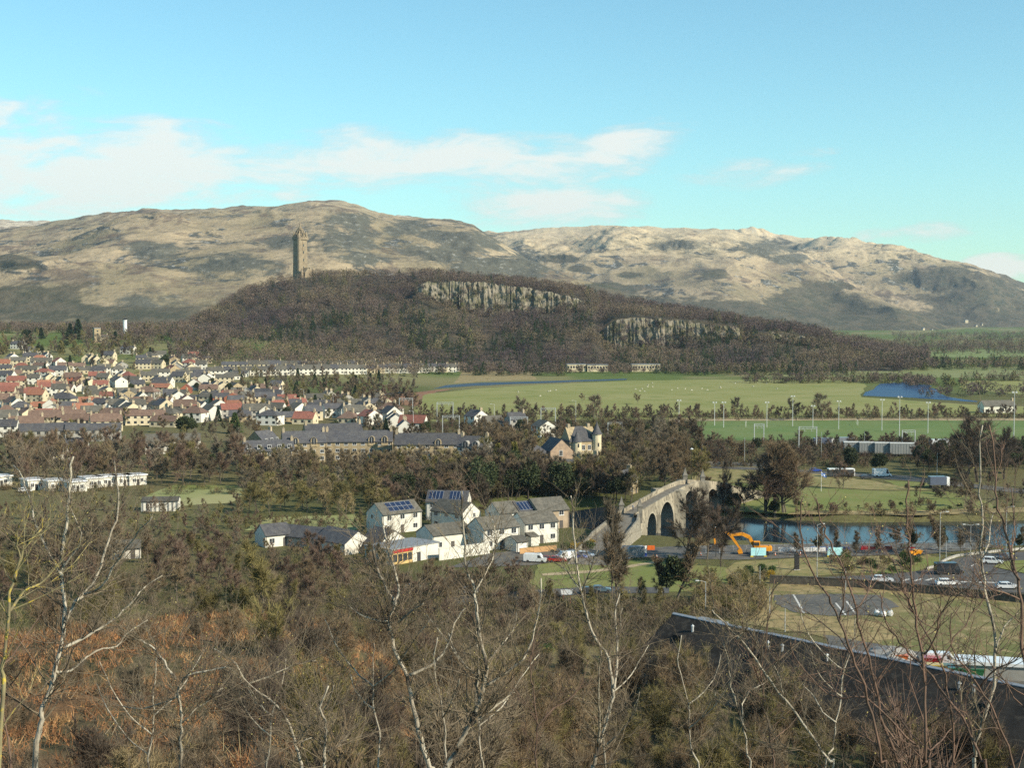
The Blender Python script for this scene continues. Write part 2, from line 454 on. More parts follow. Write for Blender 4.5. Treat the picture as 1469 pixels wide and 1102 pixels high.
sheet('near_lawn', [(770, 812), (800, 806), (860, 803), (960, 806), (1010, 812), (1060, 816), (1060, 846), (960, 850), (870, 851), (800, 852), (760, 838)], .05, m_lawn, jit=.6, seed=14)
sheet('sandy_path', [(778, 824), (800, 822), (850, 819), (900, 812), (935, 807), (945, 806), (945, 808), (905, 815), (852, 822.5), (800, 826), (778, 827)], .09, m_path, seg=2)
sheet('car_park', [(640, 815), (700, 795), (760, 788), (880, 786), (900, 797), (860, 803), (800, 806), (760, 812)], .06, m_tar2, jit=.3, seed=15)
sheet('near_road', [(640, 856), (790, 846), (860, 842), (960, 844), (960, 852), (860, 852), (790, 857), (640, 872)], .085, m_tar, seg=2)
sheet('bank_lawn', [(1040, 818), (1060, 806), (1200, 800), (1330, 796), (1350, 803), (1310, 815), (1250, 822), (1130, 830), (1050, 832)], .05, m_drylawn, jit=.5, seed=16)
sheet('island_lawn', [(1230, 823), (1300, 817), (1335, 800), (1352, 800), (1345, 815), (1290, 824)], .075, m_lawn, jit=.3, seed=17)
sheet('works_yard', [(900, 800), (930, 786), (1030, 783), (1400, 779), (1440, 785), (1340, 795), (1200, 799), (1060, 804)], .065, m_tar2, jit=.4, seed=18)
sheet('ring_road', [(1110, 834), (1200, 828), (1260, 826), (1320, 820), (1355, 812), (1368, 803), (1400, 797), (1500, 789), (1600, 786), (1600, 845), (1469, 852), (1300, 841), (1200, 837)], .09, m_tar, seg=3)
sheet('roundabout_lawn', [(1425, 815), (1440, 807), (1490, 804), (1560, 808), (1560, 822), (1469, 824)], .22, m_lawn, seg=3)
for i, (a, bb) in enumerate([(1291, 835), (1310, 834.5), (1326, 834), (1341, 833.5)]):
    p = G(a, bb, 0); q = G(a + 9, bb - 3.2, 0)
    sheet('road_marking', [(p.x, p.y), (p.x + .9, p.y), (q.x + .9, q.y), (q.x, q.y)], .097, m_mark, True, seg=1)
sheet('road_marking', [(1392, 813), (1400, 809), (1402.5, 809.4), (1394.5, 813.6)], .097, m_mark, seg=1)
sheet('road_marking', [(1366, 826), (1373, 822.5), (1375, 822.9), (1368, 826.6)], .097, m_mark, seg=1)
sheet('road_marking', [(1350, 834.6), (1440, 836.6), (1440, 838), (1350, 836)], .097, m_mark, seg=1)
sheet('wasteland', [(1010, 880), (1050, 838), (1120, 832), (1300, 843), (1469, 855), (1620, 868), (1700, 1000), (1469, 960), (1300, 935), (1180, 915), (1090, 900)], .05, m_waste, jit=.8, seed=19)
sheet('dry_grass', [(1020, 872), (1060, 842), (1110, 846), (1112, 874), (1150, 884), (1230, 888), (1290, 905), (1260, 925), (1180, 912), (1090, 897)], .06, m_tan, jit=1.2, seed=20)
sheet('dry_grass', [(1110, 849), (1120, 838), (1300, 846), (1420, 855), (1420, 861), (1300, 853), (1190, 851)], .06, m_tan, jit=.5, seed=21)
sheet('old_tarmac', [(1110, 855), (1180, 853), (1262, 855), (1290, 872), (1250, 884), (1190, 885), (1140, 880), (1113, 868)], .10, m_tar2, jit=.4, seed=22)
for a in ((1137, 854.5, 1152, 881), (1197, 866, 1212, 884), (1213, 864, 1226, 882)):
    sheet('bay_line', [(a[0], a[1]), (a[0] + 2.6, a[1]), (a[2] + 3, a[3]), (a[2], a[3])], .108, m_mark, seg=1)
sheet('yard', [(1180, 912), (1260, 925), (1300, 934), (1469, 960), (1650, 985), (1650, 1010), (1469, 990), (1200, 945)], .075, m_tar2, jit=.5, seed=23)
sheet('pale_field', [(200, 716), (250, 697), (345, 697), (352, 710), (330, 722), (240, 728)], .05, m_pale, jit=.8, seed=24)
sheet('green_strip', [(235, 703), (250, 696.5), (345, 697), (340, 701.5)], .06, m_lawn, jit=.5, seed=25)
sheet('pale_grass', [(350, 762), (380, 744), (510, 738), (520, 760), (470, 765)], .05, m_pale, jit=.6, seed=26)
# kerb round the outer edge of the ring road: a real step
kb = MB(); kp = [G(*p, 0) for p in [(1330, 818), (1346, 813.5), (1353, 808), (1362, 803), (1375, 799), (1400, 795.8), (1440, 791.5), (1500, 786.5)]]
for p, q in zip(kp[:-1], kp[1:]):
    d = (q - p).normalized(); nn_ = Vector((-d.y, d.x, 0)) * .35
    kb.add([p, q, q + nn_, p + nn_, p + Vector((0, 0, .55)), q + Vector((0, 0, .55)), q + nn_ + Vector((0, 0, .55)), p + nn_ + Vector((0, 0, .55))], [(4, 5, 6, 7), (0, 1, 5, 4), (2, 3, 7, 6)])
struct(kb.obj('kerb', m_conc))

# ------------------------------------------------------------------ far hills
def moor(name, alt):
  mh = D.materials.new(name); mh.use_nodes = True
  t = NT(mh.node_tree); b = mh.node_tree.nodes['Principled BSDF']
  co = t.n('ShaderNodeTexCoord').outputs['Object']; geo = t.n('ShaderNodeNewGeometry')
  sp = t.n('ShaderNodeSeparateXYZ'); t.put(sp.inputs[0], geo.outputs['Normal'])
  sq = t.n('ShaderNodeSeparateXYZ'); t.put(sq.inputs[0], co)
  flat = t.scale(co, 1, .55, 2.2)
  na = t.noise(flat, .0022, 7.0, .62, .4); nb = t.noise(flat, .0055, 6.0, .65, .6); nc_ = t.noise(flat, .016, 5.0, .7); nd_ = t.noise(flat, .05, 4.0, .7)
  hgt = sq.outputs[2]
  grass = t.mix(t.step(na, .36, .62), (.37, .29, .185, 1), (.215, .18, .11, 1))
  grass = t.mix(t.step(hgt, 300, 620), grass, (.56, .47, .34, 1))
  grass = t.mix(t.m('MULTIPLY', t.step(nc_, .46, .62), .6), grass, (.22, .175, .115, 1))
  heath = t.m('MULTIPLY', t.step(t.m('ADD', t.m('MULTIPLY', nb, .7), t.m('MULTIPLY', nc_, .3)), .505, .575), t.step(hgt, 40, 160))
  c = t.mix(t.m('MULTIPLY', heath, .6), grass, (.085, .06, .055, 1))
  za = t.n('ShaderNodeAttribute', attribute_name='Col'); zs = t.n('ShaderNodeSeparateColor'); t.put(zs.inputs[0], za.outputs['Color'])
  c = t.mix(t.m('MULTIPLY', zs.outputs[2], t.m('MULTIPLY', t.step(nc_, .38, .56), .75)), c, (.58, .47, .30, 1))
  steep = t.m('SUBTRACT', 1.0, t.step(t.m('ADD', sp.outputs[2], t.m('MULTIPLY', t.m('SUBTRACT', nc_, .5), .55)), .63, .80))
  rock = t.mix(t.step(nd_, .5, .64), (.055, .062, .05, 1), (.33, .32, .29, 1))
  c = t.mix(steep, c, rock)
  nf = t.noise(t.scale(co, 1, .5, 3.2), .0075, 5.0, .7, .5)
  band = t.m('MULTIPLY', t.step(t.m('ADD', nf, t.m('MULTIPLY', nc_, .25)), .66, .74), t.m('MULTIPLY', t.step(hgt, 60, 140), t.m('SUBTRACT', 1.0, t.step(hgt, 330, 460))))
  c = t.mix(t.m('MULTIPLY', band, .92), c, t.mix(t.step(nd_, .52, .66), (.06, .066, .06, 1), (.26, .26, .25, 1)))
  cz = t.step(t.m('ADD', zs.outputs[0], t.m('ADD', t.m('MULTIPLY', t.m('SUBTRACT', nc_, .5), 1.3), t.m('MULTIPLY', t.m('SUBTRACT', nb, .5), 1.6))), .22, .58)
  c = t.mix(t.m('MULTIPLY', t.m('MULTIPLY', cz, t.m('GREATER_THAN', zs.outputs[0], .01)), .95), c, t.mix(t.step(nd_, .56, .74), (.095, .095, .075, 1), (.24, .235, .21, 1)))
  woods_shade = t.m('MULTIPLY', t.step(t.m('ADD', t.m('MULTIPLY', t.m('SUBTRACT', alt * .75, hgt), .0042), t.m('ADD', t.m('MULTIPLY', nb, .45), t.m('MULTIPLY', na, .75))), .60, .78), .9)
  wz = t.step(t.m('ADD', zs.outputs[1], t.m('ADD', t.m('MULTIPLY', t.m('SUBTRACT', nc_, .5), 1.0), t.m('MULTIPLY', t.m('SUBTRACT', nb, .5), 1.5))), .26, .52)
  woods_shade = t.m('MAXIMUM', woods_shade, t.m('MULTIPLY', t.m('MULTIPLY', wz, t.m('GREATER_THAN', zs.outputs[1], .01)), .92))
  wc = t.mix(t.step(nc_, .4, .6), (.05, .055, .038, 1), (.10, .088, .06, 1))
  c = t.mix(woods_shade, c, wc)  # one dark colour for woods and for shade painted on the slopes
  hs = t.n('ShaderNodeHueSaturation'); t.put(hs.inputs['Color'], c); t.put(hs.inputs['Value'], t.m('ADD', t.m('MULTIPLY', nd_, .9), .55))
  t.put(b.inputs['Base Color'], hs.outputs[0]); b.inputs['Roughness'].default_value = 1; b.inputs['Specular IOR Level'].default_value = .05
  bp = t.n('ShaderNodeBump'); bp.inputs['Strength'].default_value = .9; bp.inputs['Distance'].default_value = 9.0
  t.put(bp.inputs['Height'], t.m('ADD', t.m('MULTIPLY', nd_, .45), nc_)); t.put(b.inputs['Normal'], bp.outputs[0])
  return mh
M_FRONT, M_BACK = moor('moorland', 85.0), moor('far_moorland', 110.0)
HILLV = []
# rock outcrops, woods and a right flank whose shade is painted in wood colour: centre and half size seen from the viewpoint
CRAGS = [(225, 362, 75, 20), (330, 384, 110, 28), (205, 434, 75, 20), (490, 345, 85, 34), (505, 318, 70, 18), (650, 352, 110, 46), (700, 385, 90, 30), (745, 382, 55, 30), (585, 330, 60, 26), (420, 352, 60, 16), (960, 352, 60, 12), (1095, 356, 70, 20), (1130, 372, 40, 12), (520, 372, 60, 14)]
WOODS_SHADE = [(20, 378, 60, 20), (40, 440, 190, 44), (180, 452, 160, 24), (800, 371, 48, 10), (832, 386, 34, 8), (1025, 394, 32, 11), (900, 395, 40, 9), (1420, 425, 150, 52), (1310, 400, 50, 18), (870, 412, 60, 12), (1180, 415, 60, 18), (1370, 395, 60, 22)]
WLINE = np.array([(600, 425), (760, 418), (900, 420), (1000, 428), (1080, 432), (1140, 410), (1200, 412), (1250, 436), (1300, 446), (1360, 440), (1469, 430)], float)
def hills(name, prof, Yf, Yr, z0, amp, seed, shape=.9, wl=900., gl=420., nu=420, nv=150, mh=None):
    pr = np.array(prof, float)
    px = np.linspace(pr[0, 0], pr[-1, 0], nu); s = np.linspace(0, 1.35, nv)
    zr = EYE + (HZ - np.interp(px, pr[:, 0], pr[:, 1])) / FPX * Yr
    rn = 7 * fbm(px / 14, px * 0, 4, seed + 50) * (Yr / 5000)
    P, S = np.meshgrid(px, s, indexing='ij')
    ZR = np.repeat(zr[:, None], nv, 1)
    Y = Yf + S * (Yr - Yf); X = (P - CXP) / FPX * Y
    up = np.where(S < 1, np.clip(S, 0, 1) ** shape, 1 - ((S - 1) / .35) ** 1.5 * .5)
    Z = z0 + (ZR - z0) * up + rn[:, None] * np.clip(1 - np.abs(1 - S) * 6, 0, 1)
    env = np.clip(S * 4, 0, 1) * np.clip((1.0 - S) * 3.5, 0, 1) * (np.clip((P - pr[0, 0]) / 60, 0, 1) * np.clip((pr[-1, 0] - P) / 90, 0, 1))
    wx = X + 160 * fbm(X / 700, Y / 700, 3, seed + 9); wy = Y + 160 * fbm(X / 700 + 40, Y / 700, 3, seed + 19)
    rel = (ridged(wx / wl, wy / wl * .8, 5, seed, .36) - .6) * amp + fbm(wx / gl, wy / gl, 4, seed + 3, .4) * amp * .4
    rel = rel + (ridged(wx / 1900 + 3, wy / 2600 + wx / 3800, 2, seed + 31, .4) - .6) * amp * 1.3
    crag = ridged(wx / 260 + wy / 900, wy / 140, 4, seed + 7)
    Z = Z + env * (rel * 1.45 + (sstep(crag, .58, .78) - .35) * amp * .16 * sstep(fbm(wx / 500, wy / 300, 3, seed + 77), -.1, .25))
    Z = np.where(S > .02, Z, z0)
    PYv = HZ - (Z - EYE) / Y * FPX
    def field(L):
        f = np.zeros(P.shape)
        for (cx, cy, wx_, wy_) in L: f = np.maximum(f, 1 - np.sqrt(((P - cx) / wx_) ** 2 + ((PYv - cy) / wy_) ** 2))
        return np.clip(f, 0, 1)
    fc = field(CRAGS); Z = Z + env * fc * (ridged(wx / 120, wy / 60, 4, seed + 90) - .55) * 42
    fw = np.maximum(field(WOODS_SHADE), np.clip((PYv - np.interp(P, WLINE[:, 0], WLINE[:, 1])) / 34 + .42, 0, 1) * (P > 600))
    fg = np.clip((np.interp(P, [500, 700, 1469], [330, 395, 400]) - PYv) / 40, 0, 1) * (P > 690) * (1 - field([(1400, 420, 120, 60)]))  # gold tone left off the flank that is painted as shaded
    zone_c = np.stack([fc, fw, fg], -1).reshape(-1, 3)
    HILLV.append((P, PYv, X, Y, Z))
    V = np.stack([X, Y, Z], -1).reshape(-1, 3)
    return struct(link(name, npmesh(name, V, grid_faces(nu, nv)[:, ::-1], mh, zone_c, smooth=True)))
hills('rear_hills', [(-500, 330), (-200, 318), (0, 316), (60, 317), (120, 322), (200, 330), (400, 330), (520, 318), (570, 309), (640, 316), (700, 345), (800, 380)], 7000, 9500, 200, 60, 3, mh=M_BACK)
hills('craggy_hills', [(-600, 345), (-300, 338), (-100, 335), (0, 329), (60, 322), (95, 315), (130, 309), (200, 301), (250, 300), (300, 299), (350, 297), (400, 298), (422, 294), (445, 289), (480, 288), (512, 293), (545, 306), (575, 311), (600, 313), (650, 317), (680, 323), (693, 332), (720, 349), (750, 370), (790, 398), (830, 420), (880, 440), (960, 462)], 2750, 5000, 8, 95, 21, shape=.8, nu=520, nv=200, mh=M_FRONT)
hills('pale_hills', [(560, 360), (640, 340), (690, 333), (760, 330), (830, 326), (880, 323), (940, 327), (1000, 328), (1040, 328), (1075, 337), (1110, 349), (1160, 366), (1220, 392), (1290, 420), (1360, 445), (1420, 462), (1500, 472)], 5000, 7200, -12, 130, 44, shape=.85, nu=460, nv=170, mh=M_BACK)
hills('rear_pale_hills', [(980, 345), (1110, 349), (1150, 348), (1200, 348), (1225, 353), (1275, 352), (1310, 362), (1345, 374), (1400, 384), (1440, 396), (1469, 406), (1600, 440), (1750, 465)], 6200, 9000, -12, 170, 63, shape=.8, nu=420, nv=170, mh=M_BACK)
# ------------------------------------------------------------------ the wooded crag
CR = np.array([(215, 478), (250, 473), (285, 458), (315, 441), (345, 424), (380, 411), (400, 403), (431, 398), (470, 395), (510, 394), (560, 394), (610, 395), (650, 398), (700, 402), (760, 407), (820, 418), (880, 429), (960, 446), (1030, 455), (1100, 468), (1170, 480), (1250, 494), (1310, 506), (1340, 513), (1420, 513)], float)
C1T = np.array([(598, 412), (615, 405), (650, 404), (700, 406), (760, 414), (810, 424), (852, 434)], float)
C1B = np.array([(598, 424), (625, 430), (660, 440), (690, 449), (760, 447), (810, 446), (852, 442)], float)
C2T = np.array([(866, 470), (880, 461), (905, 457), (960, 459), (1010, 464), (1062, 470)], float)
C2B = np.array([(866, 500), (880, 512), (905, 503), (960, 498), (1010, 492), (1062, 489)], float)
C3T = np.array([(1080, 480), (1110, 478), (1150, 483), (1185, 488)], float)
C3B = np.array([(1080, 490), (1110, 493), (1150, 496), (1185, 497)], float)
YC1, YC2, YC3, YFOOT, YRID = 1700.0, 1590.0, 1560.0, 1410.0, 1900.0
zat = lambda py, Y: EYE + (HZ - py) / FPX * Y
def craig_z(px, Y):
    """height of the crag at photo column px (bearing) and distance Y, arrays"""
    px = np.asarray(px, float); Y = np.asarray(Y, float)
    zr = zat(np.interp(px, CR[:, 0], CR[:, 1]), YRID)
    zr = np.maximum(zr, 3)
    s = (Y - YFOOT) / (YRID - YFOOT)
    base = 2 + (zr - 2) * np.clip(s, 0, 1) ** .92
    for CT, CB, YC in ((C1T, C1B, YC1), (C2T, C2B, YC2), (C3T, C3B, YC3)):
        wgt = sstep(px, CT[0, 0] - 14, CT[0, 0] + 6) * (1 - sstep(px, CT[-1, 0] - 6, CT[-1, 0] + 18))
        zt = zat(np.interp(px, CT[:, 0], CT[:, 1]), YC); zb = zat(np.interp(px, CB[:, 0], CB[:, 1]), YC)
        sc = (YC - YFOOT)
        lo = 2 + (zb - 2) * np.clip((Y - YFOOT) / sc, 0, 1) ** .95
        hi = zt + (zr - zt) * np.clip((Y - YC - 10) / (YRID - YC - 10), 0, 1)
        z2 = np.where(Y < YC + 2, lo, np.where(Y > YC + 10, hi, lo + (hi - lo) * (Y - YC - 2) / 8))
        base = base + (z2 - base) * wgt
    base = np.where(s > 1, zr - (zr - 2) * np.clip((s - 1) / .7, 0, 1) ** 1.4, base)
    X = (px - CXP) / FPX * Y
    n = fbm(X / 90, Y / 90, 4, 8) * 7 * np.clip(s * 5, 0, 1) * np.clip((1 - s) * 5, 0, 1)
    return np.where(s > 0, base + n, 0)
pxs = np.arange(200, 1345, 4.0)
ys = np.concatenate([np.arange(1395, 1540, 16), np.arange(1545, 1620, 5), np.arange(1625, 1690, 12), np.arange(1692, 1720, 4), np.arange(1725, 2260, 25)])
P, Y = np.meshgrid(pxs, ys, indexing='ij'); X = (P - CXP) / FPX * Y
Zc = craig_z(P, Y) - 1.0 - 8 * sstep(P, 1280, 1340) - 6 * sstep(-P, -230, -202)
m_floor = mat('woodland_floor', (.06, .048, .034), (.045, .042, .026), .03, .95, 6, c3=(.09, .072, .045))
struct(link('hill', npmesh('hill', np.stack([X, Y, Zc], -1).reshape(-1, 3), grid_faces(len(pxs), len(ys))[:, ::-1], m_floor, smooth=True)))
# cliffs: columnar rock faces
mc = D.materials.new('cliff_rock'); mc.use_nodes = True
t = NT(mc.node_tree); b = mc.node_tree.nodes['Principled BSDF']
co = t.n('ShaderNodeTexCoord').outputs['Object']
v1 = t.noise(t.scale(co, 1, 1, .13), .28, 5, .65); v2 = t.noise(co, .11, 4, .6); v3 = t.noise(t.scale(co, 1, 1, .3), .9, 4, .7)
c = t.mix(t.step(v1, .38, .62), (.27, .235, .175, 1), (.18, .158, .118, 1))
c = t.mix(t.step(t.m('ADD', v2, t.m('MULTIPLY', v1, .25)), .58, .70), c, (.13, .12, .07, 1)); c = t.mix(t.step(v3, .58, .72), c, (.10, .095, .08, 1))
t.put(b.inputs['Base Color'], c); b.inputs['Roughness'].default_value = .95
def cliff(CT, CB, YC, seed):
    n = int((CT[-1, 0] - CT[0, 0]) * 1.6); nv = 16
    px = np.linspace(CT[0, 0], CT[-1, 0], n); s = np.linspace(0, 1, nv)
    PX, S = np.meshgrid(px, s, indexing='ij')
    top = np.interp(px, CT[:, 0], CT[:, 1]) + 3 * fbm(px / 6, px * 0, 3, seed); bot = np.interp(px, CB[:, 0], CB[:, 1]) + 7 * fbm(px / 9, px * 0 + 5, 3, seed + 1)
    edge = np.clip((px - px[0]) / 6, 0, 1) * np.clip((px[-1] - px) / 6, 0, 1)
    zt = zat(top, YC); zb = np.minimum(zat(bot, YC), zt - 3 * edge)
    cell = np.floor(px / 4.2 + 4.5 * fbm(px / 11, px * 0, 3, seed + 4)).astype(int)
    colh = _h(cell, cell * 0, seed + 5)
    cell2 = np.floor(px / 15.0 + 2.6 * fbm(px / 30, px * 0, 3, seed + 6)).astype(int)
    colb = _h(cell2, cell2 * 0, seed + 8)
    dep = (colh * 3.0 + colb * 5.5)[:, None] * (1 - .35 * S) + 3.2 * fbm(PX / 5, S * 5, 4, seed + 9) + 2.5 * _h(np.floor(S * 4 + 2 * fbm(PX / 9, S, 2, seed + 12)).astype(int) * 7 + cell2[:, None], cell[:, None] * 0 + np.zeros(S.shape, int), seed + 14)
    Yc = YC - 1 - dep * edge[:, None] + S * 7
    Z = zb[:, None] + (zt - zb)[:, None] * S
    X = (PX - CXP) / FPX * YC
    return struct(link('cliff', npmesh('cliff', np.stack([X, Yc, Z], -1).reshape(-1, 3), grid_faces(n, nv)[:, ::-1], mc)))
cliff(C1T, C1B, YC1, 70); cliff(C2T, C2B, YC2, 80); cliff(C3T, C3B, YC3, 90)

# ------------------------------------------------------------------ far-off woods: one merged mass each
m_far = mat_attr('far_wood_twigs')
BARK = [(.155, .115, .085), (.135, .104, .082), (.165, .125, .088), (.112, .085, .07), (.16, .132, .085), (.135, .10, .083)]
GREEN = [(.022, .042, .018), (.03, .05, .022), (.04, .055, .02)]
def wood(name, X, Y, Z, H, W, kind, seed, T=70, sz=1.0):
    """bare crowns and evergreen cones built from many small twig and needle faces"""
    rng = np.random.default_rng(seed); N = len(X)
    th = rng.uniform(0, 2 * np.pi, (N, T)); cz = rng.uniform(-1, 1, (N, T)); rr = rng.uniform(.35, 1, (N, T)) ** .5
    lump = 1 + .28 * np.sin(th * 3 + rng.uniform(0, 6, (N, 1))) * np.cos(cz * 4 + rng.uniform(0, 6, (N, 1)))
    rad = np.sqrt(1 - cz ** 2) * rr * lump
    ever = (kind > 0)[:, None]
    hz = np.where(ever, rng.uniform(0, 1, (N, T)) ** 1.5, .58 + .40 * cz * rr)
    rad = np.where(ever, (1 - hz) * rng.uniform(.6, 1.05, (N, T)) + .04, rad)
    px = X[:, None] + rad * np.cos(th) * W[:, None]; py = Y[:, None] + rad * np.sin(th) * W[:, None]; pz = Z[:, None] + hz * H[:, None]
    # a few stems
    stem = np.arange(T)[None, :] < 3
    px = np.where(stem, X[:, None], px); py = np.where(stem, Y[:, None], py); pz = np.where(stem, Z[:, None], pz)
    d = np.stack([np.cos(th) * rad + rng.normal(0, .45, (N, T)), np.sin(th) * rad + rng.normal(0, .45, (N, T)), np.where(ever, -.25, .55) + rng.normal(0, .35, (N, T))], -1)
    d = np.where(stem[..., None], np.array([.02, .03, 1.0]), d)
    d /= np.linalg.norm(d, axis=-1, keepdims=True)
    L = np.where(stem, .75 * H[:, None], (H[:, None] * .17 * rng.uniform(.6, 1.4, (N, T))) * sz)
    wd = np.where(stem, .22, np.where(ever, 1.1, .95) * rng.uniform(.6, 1.3, (N, T)) * sz)
    r2 = np.stack([np.cos(th) * rad, np.sin(th) * rad, cz * .6 + .25], -1) + rng.normal(0, .22, (N, T, 3)); sd = np.cross(d, r2); sd /= np.linalg.norm(sd, axis=-1, keepdims=True) + 1e-9
    B = np.stack([px, py, pz], -1)
    V = np.stack([B - sd * wd[..., None] / 2, B + sd * wd[..., None] / 2, B + d * L[..., None]], 2).reshape(-1, 3)
    pal = np.array(BARK)[rng.integers(0, len(BARK), N)]; gp = np.array(GREEN)[rng.integers(0, len(GREEN), N)]
    oli = np.array([.13, .125, .05])
    c = np.where((kind == 1)[:, None], gp, pal); c = np.where((kind == 3)[:, None], oli, c)
    hue = fbm(X / 75, Y / 95 + Z / 30, 3, seed + 3)[:, None]
    c = np.where((kind == 1)[:, None], c, c * np.where(hue > 0, 1 + hue * np.array([.30, .34, .05]), 1 + hue * np.array([.62, .66, .30])))
    c = c * rng.uniform(.78, 1.2, (N, 1))
    cc = (c[:, None, :] * rng.uniform(.94, 1.06, (N, T, 1))).repeat(3, axis=1).reshape(-1, 3)
    return struct(link(name, npmesh(name, V, np.arange(len(V)).reshape(-1, 3), m_far, cc)), 'stuff')
rng = np.random.default_rng(5)
N = 5200
px = rng.uniform(212, 1330, N); Yd = YFOOT + rng.uniform(-.03, 1.08, N) * (YRID - YFOOT)
keep = np.ones(N, bool)
for CT, CB, YC in ((C1T, C1B, YC1), (C2T, C2B, YC2), (C3T, C3B, YC3)):
    ins = (px > CT[0, 0] + 2) & (px < CT[-1, 0] - 2)
    keep &= ~(ins & (Yd > YC - 13) & (Yd < YC + 9))
    keep &= ~(ins & (Yd > YC - 70) & (Yd < YC + 10) & (rng.uniform(0, 1, N) < .3))
keep &= ~((np.abs(px - 431) < 13) & (Yd > 1872))
px, Yd = px[keep], Yd[keep]; N = len(px)
Zt = craig_z(px, Yd) - 1.2
K = np.zeros(N, int)
gr = fbm(px / 60, Yd / 60, 3, 17)
u = rng.uniform(0, 1, N)
K[(u < .13 + .55 * sstep(gr, .0, .4)) & ((Yd < 1620) | (u < .05))] = 1
K[(u > .965)] = 3
H = np.where(K == 1, rng.uniform(9, 16, N), rng.uniform(8, 16, N)); H = np.where(Yd > 1850, H * .85, H)
Wd = np.where(K == 1, H * .24, H * rng.uniform(.36, .5, N))
wood('crag_woodland', (px - CXP) / FPX * Yd, Yd, Zt, H, Wd, K, 6, 200, .56)
def belt(name, boxes, seed, T=60, ever=.12, oliv=.05, h=(8, 14)):
    T = int(T * 2.2)
    rng = np.random.default_rng(seed); A = []
    for (x0, x1, Y0, Y1, n) in boxes:
        p = rng.uniform(x0, x1, n); y = rng.uniform(Y0, Y1, n)
        k_ = ~((((p > 806) & (p < 878)) | ((p > 900) & (p < 952))) & (y > 1180) & (y < 1412)); p, y = p[k_], y[k_]
        A.append(np.stack([(p - CXP) / FPX * y, y], 1))
    A = np.concatenate(A); X, Y = A[:, 0], A[:, 1]; n = len(X)
    u = rng.uniform(0, 1, n); K = np.where(u < ever, 1, np.where(u > 1 - oliv, 3, 0))
    H = rng.uniform(h[0], h[1], n); Wd = np.where(K == 1, H * .26, H * rng.uniform(.36, .52, n))
    return wood(name, X, Y, ground(X, Y), H, Wd, K, seed, T, .62)
# bushes rooted on the ledges of the cliffs
rng2 = np.random.default_rng(15); LX = []; 
for CT, CB, YC, n in ((C1T, C1B, YC1, 260), (C2T, C2B, YC2, 380), (C3T, C3B, YC3, 200)):
    q = rng2.uniform(CT[0, 0] - 6, CT[-1, 0] + 6, n); f = rng2.uniform(-.15, .95, n) ** 1; f = np.where(rng2.uniform(0, 1, n) < .45, rng2.uniform(-.2, .22, n), f)
    zt = zat(np.interp(q, CT[:, 0], CT[:, 1]), YC); zb = zat(np.interp(q, CB[:, 0], CB[:, 1]), YC); y = YC - rng2.uniform(4, 11, n)
    LX.append(np.stack([(q - CXP) / FPX * y, y, zb + (zt - zb) * f - 1], 1))
LX = np.concatenate(LX); hh = rng2.uniform(3, 9, len(LX)); k2 = np.where(rng2.uniform(0, 1, len(LX)) < .25, 1, np.where(rng2.uniform(0, 1, len(LX)) < .2, 3, 0))
wood('cliff_bushes', LX[:, 0], LX[:, 1], LX[:, 2], hh, hh * .42, k2, 16, 110, .62)
belt('hill_foot_woodland', [(-120, 330, 1640, 2050, 900), (180, 330, 1500, 1650, 160), (250, 600, 1225, 1420, 420), (120, 330, 1400, 1520, 130)], 21, 60, .10)
belt('crag_foot_woodland', [(560, 900, 1290, 1420, 210), (900, 1230, 1300, 1440, 330), (1050, 1330, 1440, 1560, 240), (1320, 1520, 1420, 1600, 170)], 22, 70, .42, .08, (7, 13))
belt('far_plain_woodland', [(1180, 1560, 1950, 2600, 620), (1280, 1600, 2700, 3900, 420), (1060, 1320, 1560, 1950, 330), (200, 700, 2300, 2600, 100)], 23, 50, .16, .04, (9, 15))
belt('far_hedgerows', [(1060, 1330, 1150, 1195, 130), (1300, 1420, 1095, 1150, 40), (1385, 1600, 1190, 1215, 80), (1320, 1500, 960, 1010, 46), (1270, 1600, 2000, 2030, 60), (1300, 1340, 1080, 1180, 24)], 24, 60, .12, .2, (4, 10))

rng3 = np.random.default_rng(77); n_ = 46
q = np.concatenate([rng3.uniform(806, 880, 26), rng3.uniform(900, 952, 20)]); y = rng3.uniform(1345, 1376, n_); hh = rng3.uniform(3.5, 8.5, n_)
wood('crag_foot_bushes', (q - CXP) / FPX * y, y, q * 0, hh, hh * .42, np.where(rng3.uniform(0, 1, n_) < .35, 1, 0), 78, 130, .62)
